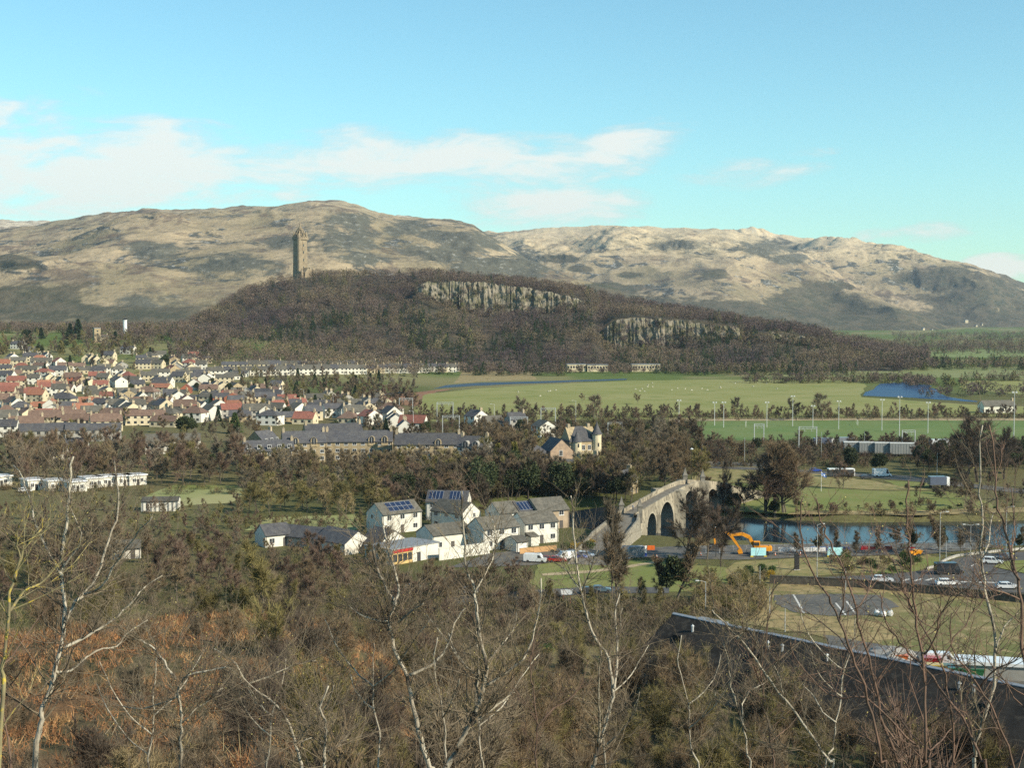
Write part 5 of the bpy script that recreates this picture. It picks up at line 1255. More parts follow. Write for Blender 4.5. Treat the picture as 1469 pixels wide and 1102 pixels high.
# flag
o = thing('flagpole', 'white flagpole flying a small blue and white saltire flag on the park lawn', 'flagpole', G(1178, 705, .06), 0)
MB().tube([(0, 0, 0), (0, 0, 6.2)], [.08, .05], 8).obj('pole', paint('white', WH), o); MB().lathe([(.09, 6.2), (.09, 6.3), (.02, 6.4)], 8).obj('finial', paint('white', WH), o)
n = 12; V = [(.05 + 1.6 * i / n, .16 * math.sin(i * .9) * i / n, z - .9 * (i / n) ** 1.3) for i in range(n + 1) for z in (6.1, 5.0)]
fm = MB().add(V, [(2 * i, 2 * i + 1, 2 * i + 3, 2 * i + 2) for i in range(n)]).obj('flag', paint('flag_blue', (.02, .14, .55)), o)
b = MB()
for sg in (0, 1):
    for i in range(n):
        q = []
        for j, u in ((i, 0), (i + 1, 0), (i + 1, 1), (i, 1)):
            t_ = j / n; f0 = t_ if sg == 0 else 1 - t_
            z = 6.1 - .9 * t_ ** 1.3 - 1.1 * min(max(f0 - .1 + .2 * u, 0), 1)
            q.append((.05 + 1.6 * t_, .16 * math.sin(j * .9) * t_ - .012, z))
        b.add(q, [(0, 1, 2, 3)])
b.obj('white_saltire', paint('white', WH), fm)

# ------------------------------------------------------------------ sheds, wagons, cabins
m_rib = mat('ribbed_steel', (.22, .23, .225), (.17, .18, .18), .4, .7)
for k in range(4):
    p = G(1229 + k * 22, 653 + k * .6, .1)
    o = thing('freight_wagon', ordinal(k + 1) + ' grey ribbed freight wagon from the left on the railway', 'wagon', p, R(-3), 'grey freight wagons')
    MB().bevbox(-5.4, 5.4, -1.3, 1.3, 1.0, 5.2, .12).obj('body', m_rib, o); MB().box(-5.2, 5.2, -1.1, 1.1, .6, .99).obj('underframe', m_dark, o)
    b = MB()
    for i in range(10): b.box(-5.2 + i * 1.08, -5.0 + i * 1.08, -1.38, -1.28, 1.1, 5.0)
    b.obj('rib', mat('pale_rib', (.30, .31, .30), None, 1, .7), o); MB().bevbox(-5.45, 5.45, -1.35, 1.35, 5.2, 5.45, .08).obj('roof', m_pale, o); wheels(o, (-4, -2.6, 2.6, 4), 1.0, .42)
for (a, c, w_, lab, m_) in ((1180, 641, 8, 'white ended lorry trailer beyond the railway, left of the wagons', 'white'), (1214, 640, 7, 'grey lorry trailer beyond the railway in front of the pitch', 'grey_lorry'), (1347, 643, 8, 'pale lorry trailer beyond the railway, right of the last wagon', 'silver'), (1345, 700, 6, 'pale box trailer at the far road beneath the right hand trees', 'white')):
    o = thing('lorry_trailer', lab, 'trailer', G(a, c, .1), R(5)); MB().bevbox(-w_ / 2, w_ / 2 - .5, -1.25, 1.25, 1.0, 3.8, .08).obj('box_body', paint(m_, {'white': WH, 'grey_lorry': (.2, .22, .25), 'silver': SI}[m_]) if m_ != 'white' else paint('slate_blue', (.10, .12, .17)), o)
    MB().bevbox(w_ / 2 - .48, w_ / 2 + .6, -1.25, 1.25, .7, 3.6, .1).obj('end', paint('white', WH), o); wheels(o, (-w_ / 2 + 1, w_ / 2 - 1), 1.1, .45)
gw = 'white flat roofed cabins in a row'
for i, (a, c, w_, d_) in enumerate([(-2, 697, 7, 6), (47, 702, 5.5, 7), (76, 703, 5.5, 7), (106, 704.5, 6, 7), (131, 699, 6, 7), (152, 697, 6, 6), (174, 696, 6, 6), (193, 695, 6, 6)]):
    o = thing('cabin', ordinal(i + 1) + ' white flat roofed cabin from the left in the row below the town', 'cabin', G(a, c, 0), R(38), gw)
    MB().box(-w_ / 2, w_ / 2, -d_ / 2, d_ / 2, -.2, 3.2).obj('wall', WALLM['white'], o); MB().bevbox(-w_ / 2 - .4, w_ / 2 + .4, -d_ / 2 - .4, d_ / 2 + .4, 3.2, 3.55, .08).obj('roof', paint('white', WH), o)
    for x in (-1.3, 1.3): add_window(o, x, 1.7, -d_ / 2, 1.1, 1.2, near=True)
    add_window(o, w_ / 2, 1.7, 0, 1.1, 1.2, R(90), near=True); MB().box(-.45, .45, -.05, .05, 0, 2.0).obj('door', m_dark, o).location = (0, -d_ / 2 - .01, 0)
o = house(G(231, 732, 0), R(8), 10.5, 6, 3.0, .8, 'white', 'grey', 'white ribbed shed at the left end of the pale field', None, near=True, chim=0, wins=None, door=False, kind='shed', name='shed')
b = MB()
for i in range(9): b.box(-5 + i * 1.2, -4.6 + i * 1.2, -3.12, -3.0, .1, 2.9)
b.obj('rib', m_rib, o)
house(G(180, 800, 0), R(14), 7, 5, 2.6, 1.4, 'white', 'grey', 'small pale shed among foreground branches below the pale field', None, near=True, chim=0, wins=None, kind='shed', name='shed')
car(G(36, 706, 0), R(20), 'white', WH, 'white car parked in front of the leftmost flat roofed cabins')
# long dark roofed building below the hill
r1 = G(966, 880, 9.0); r2 = G(1475, 986, 9.0); dv = (r2 - r1); Lb = dv.length + 44; ang = math.atan2(dv.y, dv.x); c = r1 + dv * .5 + dv.normalized() * 22
m_big = mat('dark_sheet_roof', (.024, .023, .022), (.04, .037, .034), .25, .98, 6, c3=(.055, .05, .043), spec=.03)
nl = Vector((dv.y, -dv.x, 0)).normalized()
lb = thing('long_building', 'long low building with a dark weathered roof at the foot of the hill', 'building', (c.x, c.y, 0), ang)
MB().add([(-Lb / 2, -11, 2.6), (Lb / 2, -11, 2.6), (Lb / 2, 0, 9), (-Lb / 2, 0, 9), (-Lb / 2, 11, 2.6), (Lb / 2, 11, 2.6), (-Lb / 2, -11, 2.4), (Lb / 2, -11, 2.4), (Lb / 2, 11, 2.4), (-Lb / 2, 11, 2.4)], [(0, 1, 2, 3), (3, 2, 5, 4), (6, 7, 1, 0), (4, 5, 8, 9)]).obj('roof', m_big, lb)
MB().add([(-Lb / 2 + .3, -10.6, -1), (Lb / 2 - .3, -10.6, -1), (Lb / 2 - .3, 10.6, -1), (-Lb / 2 + .3, 10.6, -1), (-Lb / 2 + .3, -10.6, 2.5), (Lb / 2 - .3, -10.6, 2.5), (Lb / 2 - .3, 10.6, 2.5), (-Lb / 2 + .3, 10.6, 2.5), (-Lb / 2 + .3, 0, 8.7), (Lb / 2 - .3, 0, 8.7)], [(0, 1, 5, 4), (1, 2, 6, 9, 5), (2, 3, 7, 6), (3, 0, 4, 8, 7)]).obj('wall', WALLM['grey'], lb)
MB().extr([(-.35, 8.83), (0, 9.0), (.35, 8.83), (.35, 8.95), (0, 9.16), (-.35, 8.95)], -Lb / 2, Lb / 2, Matrix.Rotation(math.pi / 2, 4, 'Z')).obj('ridge_cap', mat('ridge_zinc', (.30, .33, .36), (.25, .27, .3), 1, .5), lb)
for f in (-.44, -.30, -.275, -.20, .0, .02, .2):
    MB().tube([(Lb * f, -2.6, 7.0), (Lb * f, -2.6, 8.3)], .2, 8).lathe([(.3, 8.3), (.05, 8.6)], 8, Matrix.Translation((Lb * f, -2.6, 0))).obj('roof_vent', m_galv, lb)
for f in (-.45, -.3, .05, .27): MB().box(Lb * f - .8, Lb * f + .8, -5.2, -3.8, 6.0, 7.1).obj('roof_hatch', m_big, lb)
MB().box(-Lb / 2 + .5, -Lb / 2 + 6, 2.5, 6.5, 6.3, 7.6).obj('skylight', m_lead, lb)
o = thing('roof_shed', 'long low shed with a pale roof behind the dark roofed building', 'shed', G(1420, 972, 0), R(-12)); MB().box(-5, 8, -2, 2, -.3, 2.3).obj('wall', WALLM['grey'], o); MB().extr([(-5.2, 2.3), (8.2, 2.3), (8.2, 2.75), (-5.2, 2.9)], -2.3, 2.3).obj('roof', paint('white', WH), o)
for (a, c_, col, lab, w_) in ((1352, 968, 'yellow', 'yellow skip in the yard behind the dark roof', 2.4), (1375, 972, 'green', 'green skip in the yard, left of a pair', 1.6), (1396, 974, 'green', 'green skip in the yard, right of a pair', 1.6), (1336, 957, 'red', 'small red skip in the yard beside the pale shed', 1.4), (1293, 953, 'orange', 'small orange skip beside the gravel heap', 1.0)):
    o = thing('skip', lab, 'skip', G(a, c_, .1), R(-10)); m_ = paint(col, {'yellow': (.6, .38, .02), 'green': (.02, .12, .05), 'red': RD, 'orange': (.6, .14, .03)}[col])
    frus(MB(), -w_ * .7, w_ * .7, .8, .1, -w_, w_, .9, 1.5).obj('body', m_, o); MB().box(-w_ - .06, w_ + .06, -.97, .97, 1.5, 1.62).obj('rim', m_, o)
van(G(1352, 954, .09), R(-12), 'white', WH, 'white van parked at the left end of the pale roofed shed'); car(G(1462, 973, .09), R(-10), 'red', RD, 'red car parked right of the pale roofed shed')
rg = random.Random(8)
o = tag(MB().blob((0, 0, 0), (4.5, 3.5, 2.6), rg, 14, 8, .12).obj('gravel_heap', mat('grey_gravel', (.30, .29, .27), (.22, .21, .2), 1.5, .95, 6, bump=.6)), 'grey gravel heap in the yard beyond the dark roof', 'gravel heap'); o.location = G(1277, 950, 0)
for i, (a, c_) in enumerate(((1258, 884), (1267, 885.5), (1277, 884.5))):
    o = thing('bulk_bag', ['left', 'middle', 'right'][i] + ' one of three white bulk bags on the edge of the old tarmac', 'bulk bag', G(a, c_, .12), R(20 * i), 'white bulk bags')
    MB().blob((0, 0, .55), (.62, .6, .6), rg, 8, 6, .08).obj('bag', paint('bag_white', (.7, .7, .68)), o)
    for s in (-.3, .3): MB().tube([(s, -.3, 1.0), (s, 0, 1.3), (s, .3, 1.0)], .04, 5).obj('lifting_loop', paint('bag_white', (.7, .7, .68)), o)
house(Vector((57.5, 148, gz(57.5, 148))), R(52), 9, 7.5, 6.2, 3.8, 'pink', 'slate', 'sunlit buff gabled house behind saplings at the right lower edge', None, near=True, chim=1)
# boundary wall of the waste ground
wp = [G(*q, 0) for q in [(1104, 838), (1160, 840), (1230, 844), (1300, 850), (1380, 857), (1469, 866), (1560, 875)]]
b = MB()
for p, q in zip(wp[:-1], wp[1:]):
    d = (q - p).normalized(); n = Vector((-d.y, d.x, 0)) * .25
    for (z0, z1, k) in ((-.2, 1.7, 1.0), (1.7, 1.85, 1.25)):
        vs = [p - n * k, q - n * k, q + n * k, p + n * k]; b.add([(v.x, v.y, z) for z in (z0, z1) for v in vs], [(4, 5, 6, 7), (0, 1, 5, 4), (1, 2, 6, 5), (2, 3, 7, 6), (3, 0, 4, 7)])
tag(b.obj('boundary_wall', mat('shaded_stone', (.09, .08, .065), (.06, .055, .045), .6, .95, 6, c3=(.12, .11, .085))), 'long shaded stone wall between the roundabout and the waste ground', 'wall')  # shade and ivy on the wall put into its stone colour
b = MB()
for k in range(70):
    p = G(960 + k * 9.2, 603.3, 0)
    b.box(p.x - .1, p.x + .1, p.y - .1, p.y + .1, 0, 1.5)
    b.box(p.x, p.x + 3.25, p.y - .03, p.y + .03, .5, .62).box(p.x, p.x + 3.25, p.y - .03, p.y + .03, 1.1, 1.22)
tag(b.obj('field_fence', mat('weathered_wood', (.42, .34, .22), (.34, .27, .17), 2, .9)), 'long post and rail fence along the far edge of the playing field', 'fence')
b = MB(); pr = [G(a, c, 0) for a, c in ((1000, 667), (1040, 668), (1080, 669.5), (1115, 671))]
for p, q in zip(pr[:-1], pr[1:]): b.add([p + Vector((0, 0, z)) for z in (0, 1.3)] + [q + Vector((0, 0, z)) for z in (0, 1.3)] + [p + Vector((0, .4, z)) for z in (0, 1.3)] + [q + Vector((0, .4, z)) for z in (0, 1.3)], [(0, 2, 3, 1), (1, 3, 7, 5), (6, 4, 5, 7)])
tag(b.obj('roadside_wall', m_conc), 'pale roadside wall at the top of the park', 'wall')
# goal posts
for i, (a, c_) in enumerate(((1070, 612), (1230, 610), (1300, 628))):
    o = thing('goal', ['white goal frame at the left of the playing field', 'white goal frame at the far side of the playing field', 'white goal frame near the right floodlight mast'][i], 'goal', G(a, c_, .1), R(80)); MB().tube([(-3.6, 0, 0), (-3.6, 0, 2.5)], .08).tube([(3.6, 0, 0), (3.6, 0, 2.5)], .08).obj('post', m_frame, o); MB().tube([(-3.6, 0, 2.5), (3.6, 0, 2.5)], .08).obj('crossbar', m_frame, o)
# sheep
shp = None; rg = random.Random(12)
for k in range(26):
    p = G(rg.uniform(905, 1120), rg.uniform(550.5, 563), 0.1) if k < 20 else G(rg.uniform(740, 830), rg.uniform(560, 572), 0.1)
    if shp is None:
        shp = thing('sheep', 'white sheep grazing on the far green meadow', 'sheep', p, 0, 'sheep on the meadow')
        me = D.meshes.new('body'); pts = [(0, 0, .72, .3), (-.45, 0, .74, .27), (.4, 0, .75, .25), (.62, 0, .72, .13), (.82, 0, .5, .1), (.95, 0, .36, .06), (-.45, .14, .35, .07), (-.45, .14, 0, .05), (-.45, -.14, .35, .07), (-.45, -.14, 0, .05), (.35, .14, .35, .07), (.35, .14, 0, .05), (.35, -.14, .35, .07), (.35, -.14, 0, .05), (-.7, 0, .6, .06)]
        me.from_pydata([q[:3] for q in pts], [(0, 1), (0, 2), (2, 3), (3, 4), (4, 5), (1, 6), (6, 7), (1, 8), (8, 9), (2, 10), (10, 11), (2, 12), (12, 13), (1, 14)], [])
        bo_ = link('body', me, shp); bo_.modifiers.new('skin', 'SKIN')
        for i, q in enumerate(pts): me.skin_vertices[0].data[i].radius = (q[3], q[3])
        me.skin_vertices[0].data[0].use_root = True
        bo_.modifiers.new('sub', 'SUBSURF').levels = 1; me.materials.append(mat('fleece', (.62, .58, .48), (.52, .48, .4), 4, .95)); o = shp
    else:
        o = shp.copy(); COL.objects.link(o); o.location = p
        c = shp.children[0].copy(); COL.objects.link(c); c.parent = o
    o.rotation_euler = (0, 0, rg.uniform(0, 6.3))
# ------------------------------------------------------------------ the town on the left
# (zoom x, zoom base y) from two enlarged views, facing ('s' long side, 'g' gable, 'h' hipped), wall, roof, length in metres
Z4 = [(120, 250, 's', 'white', 'slate', 13), (66, 332, 'g', 'cream', 'slate', 8), (222, 292, 's', 'white', 'slate', 15), (205, 340, 's', 'cream', 'slate', 13), (315, 340, 'g', 'white', 'slate', 8),
 (15, 392, 's', 'cream', 'orange', 11), (140, 402, 'h', 'white', 'red', 13), (180, 438, 's', 'cream', 'grey', 17), (300, 455, 'h', 'white', 'red', 14), (395, 442, 's', 'white', 'slate', 15),
 (100, 372, 's', 'cream', 'grey', 18), (280, 378, 's', 'grey', 'grey', 18), (450, 392, 's', 'cream', 'brown', 13), (335, 492, 'g', 'cream', 'grey', 7), (372, 500, 'g', 'cream', 'grey', 7), (412, 506, 'g', 'cream', 'grey', 7),
 (500, 492, 's', 'brick', 'brown', 13), (105, 520, 's', 'cream', 'red', 14), (45, 562, 's', 'cream', 'red', 15), (18, 600, 's', 'cream', 'red', 14), (130, 590, 'h', 'cream', 'brown', 13), (250, 625, 's', 'cream', 'orange', 12),
 (268, 690, 's', 'cream', 'orange', 11), (345, 700, 'g', 'white', 'orange', 8), (430, 655, 'h', 'cream', 'slate', 16), (95, 700, 'g', 'white', 'grey', 8), (465, 700, 's', 'cream', 'slate', 12), (600, 690, 's', 'cream', 'orange', 10),
 (680, 690, 's', 'white', 'slate', 13), (745, 700, 'g', 'white', 'slate', 8), (810, 700, 's', 'white', 'grey', 10), (850, 658, 'g', 'white', 'slate', 7), (955, 702, 's', 'white', 'grey', 9), (985, 642, 'g', 'white', 'grey', 7), (1080, 694, 'g', 'white', 'grey', 10),
 (740, 612, 's', 'white', 'red', 9), (880, 612, 's', 'cream', 'grey', 12), (650, 602, 's', 'cream', 'grey', 12), (700, 548, 's', 'cream', 'red', 11), (815, 508, 'g', 'white', 'grey', 11), (850, 462, 'g', 'white', 'grey', 9), (920, 500, 's', 'white', 'grey', 14),
 (640, 425, 's', 'white', 'grey', 13), (720, 425, 's', 'white', 'grey', 11), (600, 352, 'g', 'cream', 'grey', 7), (630, 356, 'g', 'cream', 'grey', 7), (660, 360, 'g', 'cream', 'grey', 7), (712, 378, 'g', 'cream', 'grey', 10), (768, 372, 's', 'cream', 'brown', 9),
 (895, 287, 's', 'white', 'slate', 14), (1112, 312, 's', 'white', 'grey', 13), (1090, 392, 's', 'cream', 'grey', 14), (960, 165, 'g', 'cream', 'grey', 10), (715, 205, 's', 'cream', 'brown', 10), (1000, 392, 's', 'cream', 'slate', 13), (1120, 455, 's', 'white', 'grey', 15),
 (1190, 480, 'g', 'cream', 'grey', 9), (1250, 485, 's', 'cream', 'slate', 11), (1390, 492, 's', 'white', 'slate', 12), (1440, 490, 'g', 'white', 'slate', 8), (1120, 570, 's', 'cream', 'orange', 15), (1300, 560, 'g', 'brick', 'red', 8), (1240, 630, 'g', 'white', 'grey', 8),
 (1300, 668, 'g', 'white', 'red', 9), (1390, 690, 'g', 'white', 'slate', 9), (1440, 640, 'g', 'cream', 'slate', 9), (1150, 650, 's', 'white', 'brown', 10), (1190, 625, 's', 'white', 'slate', 10), (560, 425, 'h', 'cream', 'grey', 11),
 (230, 500, 's', 'white', 'grey', 9), (40, 480, 's', 'white', 'slate', 12), (620, 565, 's', 'white', 'grey', 10), (470, 560, 's', 'white', 'brown', 9), (560, 548, 'g', 'white', 'red', 8), (980, 470, 'g', 'sand', 'grey', 9), (1040, 480, 's', 'cream', 'grey', 13),
 # long brown roofs nearest the trees
 (165, 850, 's', 'grey', 'brown', 16), (310, 800, 's', 'cream', 'brown', 17), (470, 790, 's', 'cream', 'brown', 16), (600, 822, 's', 'cream', 'brown', 24), (730, 830, 's', 'cream', 'brown', 15), (840, 780, 's', 'grey', 'brown', 22), (1010, 786, 's', 'cream', 'brown', 20), (1150, 800, 's', 'cream', 'brown', 14), (330, 905, 's', 'grey', 'slate', 26), (640, 900, 's', 'grey', 'slate', 24), (20, 800, 's', 'white', 'grey', 12), (30, 870, 's', 'white', 'slate', 10),
 (260, 1030, 's', 'white', 'slate', 14), (450, 1030, 's', 'white', 'slate', 16), (1200, 985, 's', 'white', 'grey', 22)]
Z5 = [(230, 500, 's', 'brick', 'slate', 11), (300, 500, 'g', 'brick', 'orange', 11), (150, 495, 's', 'cream', 'grey', 13), (60, 490, 's', 'white', 'slate', 11), (80, 550, 'g', 'white', 'slate', 8), (200, 560, 'g', 'white', 'grey', 10), (145, 605, 'g', 'white', 'grey', 8),
 (320, 560, 's', 'brick', 'orange', 9), (400, 560, 'g', 'brick', 'orange', 7), (470, 600, 's', 'grey', 'grey', 15), (540, 600, 'g', 'white', 'grey', 7), (460, 450, 'g', 'cream', 'slate', 9), (520, 470, 's', 'cream', 'slate', 12), (400, 500, 's', 'cream', 'grey', 10), (600, 455, 's', 'white', 'brown', 8), (580, 505, 's', 'white', 'slate', 12), (670, 515, 's', 'cream', 'grey', 14),
 (765, 585, 'g', 'white', 'grey', 9), (810, 560, 's', 'white', 'brown', 10), (610, 585, 's', 'white', 'grey', 10), (905, 580, 's', 'white', 'slate', 11), (1030, 585, 's', 'white', 'slate', 14), (1110, 590, 'g', 'white', 'grey', 10), (1160, 610, 's', 'white', 'grey', 12), (1310, 610, 's', 'white', 'grey', 10), (1420, 620, 'g', 'white', 'slate', 9), (1440, 655, 'g', 'white', 'slate', 8), (1240, 605, 'g', 'white', 'slate', 7),
 (160, 340, 'g', 'white', 'grey', 10), (105, 350, 'g', 'white', 'grey', 9), (60, 345, 's', 'cream', 'slate', 11), (180, 300, 's', 'white', 'grey', 14), (290, 320, 'h', 'white', 'grey', 14), (250, 350, 's', 'cream', 'grey', 14), (360, 300, 's', 'white', 'slate', 11), (30, 300, 's', 'cream', 'grey', 12)]
HS = [(x / 4.897, 450 + y / 4.897, f, w_, r, L) for x, y, f, w_, r, L in Z4] + [(270 + x / 4.897, 480 + y / 4.897, f, w_, r, L) for x, y, f, w_, r, L in Z5]
HS += [(592, 622, 's', 'white', 'red', 13), (566, 618, 'g', 'white', 'slate', 8), (580, 628, 'g', 'white', 'slate', 7), (683, 612, 'g', 'white', 'slate', 9), (706, 616, 's', 'white', 'grey', 10), (740, 617, 's', 'grey', 'slate', 9), (780, 628, 'g', 'white', 'grey', 8)]
rng = random.Random(31)
# the far terrace along the foot of the crag
for k in range(26):
    x = 318 + k * 13.0
    HS.append((x, 541 - k * .30 + rng.uniform(-.6, .6), 't', rng.choice(['white', 'white', 'cream']), rng.choice(['grey', 'slate', 'grey']), rng.uniform(13, 16)))
for k in range(14): HS.append((326 + k * 17 + rng.uniform(-4, 4), 532 - k * .2, 't', rng.choice(['white', 'cream']), rng.choice(['slate', 'grey']), rng.uniform(11, 15)))
HS += [(530, 535.5, 's', 'tan', 'grey', 15), (560, 535, 's', 'tan', 'grey', 15), (578, 534.5, 's', 'tan', 'brown', 15), (600, 533, 'h', 'sand', 'grey', 10), (628, 533, 's', 'white', 'grey', 13), (650, 533, 's', 'white', 'grey', 12)]
pos = []
def try_add(px, py, f, w_, r, L, force=True, md=10):
    p = GG(px, py)
    if not force and any((p.x - q[0].x) ** 2 + (p.y - q[0].y) ** 2 < md ** 2 for q in pos): return
    pos.append((p, f, w_, r, L))
for h_ in HS: try_add(*h_)
n0 = len(pos); tries = 0
while len(pos) < n0 + 150 and tries < 3000:
    tries += 1
    px_, py_ = rng.uniform(-60, 560), rng.uniform(517, 612)
    if px_ > 330 and py_ < 562: continue
    if px_ > 400 and py_ < 580: continue
    west = px_ < 130
    try_add(px_, py_, rng.choice('sssggh'), rng.choice(['white', 'white', 'cream', 'cream', 'grey', 'sand']), rng.choice(['red', 'brown', 'orange', 'brown', 'grey', 'slate'] if west else ['grey', 'grey', 'slate', 'slate', 'brown', 'red']), rng.uniform(9, 14), False, 13.5)
wn = {'white': 'white', 'cream': 'cream', 'grey': 'grey', 'sand': 'sandstone', 'brick': 'red brick', 'tan': 'tan', 'pink': 'buff'}
rn = {'slate': 'slate', 'grey': 'grey', 'brown': 'brown', 'red': 'red', 'orange': 'orange'}
bands = [0, 640, 730, 820, 920, 1040, 1180, 5000]
bn = ['row nearest the river trees', 'second row of the town', 'third row of the town', 'fourth row of the town', 'fifth row of the town', 'sixth row of the town', 'farthest row of the town']
for bi in range(7):
    L_ = sorted([q for q in pos if bands[bi] <= q[0].y < bands[bi + 1]], key=lambda q: q[0].x / q[0].y)
    half = {}
    for i, (p, f, w_, r, L) in enumerate(L_):
        key = (w_, r, f == 'g'); half[key] = half.get(key, 0) + 1
        lab = '%s house with %s roof%s, %s such from left in the %s' % (wn[w_], rn[r], ', gable facing' if f == 'g' else '', ordinal(half[key]), bn[bi])
        if len(lab.replace(',', '').split()) > 16: lab = lab.replace(' of the town', '').replace(', gable facing', ' and gable front')
        if len(lab.split()) > 16: lab = lab.replace(' such', '')
        W = 7.5 if f != 'h' else 9
        base = {'s': R(rng.choice([8, 14, 22, -14])), 'g': R(rng.choice([-68, -60, 98, -52])), 'h': R(rng.choice([20, -15])), 't': R(rng.uniform(4, 16))}[f]
        e = rng.choice([5.0, 5.0, 3.0]) if f != 't' else 5.0
        if L > 14: e = 5.0
        if p.y < 640: e = 5.2
        L2 = max(L, 8.4) if f == 'g' else L
        if f == 'g': W = min(max(L, 7), 9.5); L2 = rng.choice([9.0, 10.5])
        house((p.x, p.y + W / 2, p.z), base, round(L2 * 2) / 2, W, e, rng.choice([2.6, 3.0, 3.4]), w_, r, lab, 'houses of the town', f == 'h', rng.choice([0, 1, 1, 2]) if r != 'brown' else 2, False, 'auto', door=False)
# square tower and the white column above the town
p = GG(139, 492)
o = thing('stone_block', 'slim square cream stone tower among trees above the town', 'tower', p, R(30))
MB().box(-3.2, 3.2, -3.2, 3.2, -2, 15).obj('wall', WALLM['sand'], o); MB().box(-3.5, 3.5, -3.5, 3.5, 15, 15.6).obj('roof', m_lead, o)
for z in (2.5, 5.5, 8.5, 11.5):
    MB().box(-.8, .8, -3.25, -3.1, z, z + 1.5).obj('window', m_glass, o); MB().box(3.1, 3.25, -.8, .8, z, z + 1.5).obj('window', m_glass, o)
house(tuple(GG(148, 492)), R(20), 9, 7, 6, 2, 'cream', 'grey', 'cream block beside the slim square tower above the town', None, chim=0, door=False)
p = GG(157, 492); p.y += 60; p.z = gz(p.x, p.y)
o = thing('white_column', 'bright white round column tower rising from trees above the town', 'tower', p)
zb = EYE + (HZ - 459) / FPX * p.y - p.z
MB().lathe([(2.2, -2), (2.0, zb - 1.0), (2.4, zb - .8), (2.4, zb)], 14).obj('shaft', paint('white', WH), o); MB().lathe([(2.5, zb + .02), (2.5, zb + .7), (.8, zb + 1.6), (.1, zb + 2.6)], 14).obj('cap', m_dark, o)
# flat white buildings at the foot of the crag, farm and far village
for (x0, x1, yt, yb, lab) in ((813, 840, 518, 528, 'long pale flat roofed building under the crag, left of three'), (842, 872, 519, 529, 'long pale flat roofed building under the crag, middle of three'), (906, 947, 518, 530, 'pale flat roofed building under the second cliff, right of three')):
    a = Vector(((x0 - CXP) / FPX * 1388, 1388, 0)); c = Vector(((x1 - CXP) / FPX * 1388, 1388, 0)); h_ = (531 - yt) / FPX * 1388 * .8
    o = thing('white_building', lab, 'building', ((a.x + c.x) / 2, a.y + 6, 0), R(6)); L = c.x - a.x
    MB().box(-L / 2, L / 2, -5, 5, -1, h_).obj('wall', WALLM['cream'], o); MB().box(-L / 2 - .4, L / 2 + .4, -5.4, 5.4, h_, h_ + .5).obj('roof', m_lead, o)
    n = int(L / 2.6)
    for k in range(n): MB().box(-.9, .9, -5.06, -4.95, h_ * .48, h_ * .8).obj('window', m_glass, o).location = (-L / 2 + (k + .5) * L / n, 0, 0)
for (x, y, L, wl_, rf, lab) in ((1226, 521, 11, 'cream', 'grey', 'cream farmhouse beyond the far meadow hedge'), (1205, 522, 26, 'grey', 'grey', 'long grey farm range left of the cream farmhouse'), (1175, 523, 16, 'tan', 'grey', 'tan low farm shed left of the long grey range'), (1136, 527, 9, 'white', 'grey', 'small white house at the left of the far meadow'),
                                (1312, 521, 12, 'white', 'slate', 'white house with slate roof among trees beyond the far meadow'), (1324, 522, 9, 'cream', 'slate', 'cream house end right of the white house beyond the far meadow'), (1430, 592, 20, 'white', 'grey', 'low white shed in bushes behind the playing field at the right')):
    house(tuple(G(x, y, 0)), R(10), L, 7.5, 4.0, 3, wl_, rf, lab, 'farm buildings beyond the meadow', chim=1, door=False)
vill = [(1293, 473, 34, 9), (1304, 474, 16, 6), (1323, 471, 12, 10), (1324, 476, 12, 6), (1336, 473, 8, 9), (1369, 471, 18, 6), (1376, 474, 30, 6), (1388, 474, 12, 6), (1385, 460, 24, 14), (1393, 464, 12, 6), (1400, 465, 14, 6), (1408, 463, 8, 6), (1424, 467, 14, 5), (1438, 466, 12, 5), (1446, 467, 12, 5), (1424, 473, 14, 6), (1455, 470, 12, 5), (1342, 470, 8, 12)]
for i, (x, y, L, e) in enumerate(vill):
    best = None
    for (Pv, PYv, Xv, Yv, Zv) in HILLV[2:]:      # stand each one on the hill foot or plain that is seen there
        m_ = np.abs(Pv - x) * 1.5 + np.abs(PYv - (y + 3)); k = int(np.argmin(m_))
        if best is None or m_.flat[k] < best[0]: best = (m_.flat[k], Xv.flat[k], Yv.flat[k], Zv.flat[k])
    p = Vector(best[1:]) if best[0] < 6 else Vector((G(x, y, 0).x * 5000 / G(x, y, 0).y, 5000, gz(0, 5000)))
    L, e = L * .62, max(5.0, e * .8)
    b = thing('far_house', ('large ' if L > 12 else 'small ') + 'pale building in the far village under the hills, %s from the left' % ordinal(i + 1), 'house', p, R(12), 'pale buildings of the far village')
    MB().box(-L / 2, L / 2, -6, 6, -12, e).obj('wall', WALLM['cream'] if i % 3 else paint('white', WH), b); MB().extr([(-L / 2 * 1.04, e), (L / 2 * 1.04, e), (L / 2 * 1.04, e + .5), (L * .3, e + 3), (-L * .3, e + 3), (-L / 2 * 1.04, e + .5)], -6.5, 6.5).obj('roof', m_lead, b)
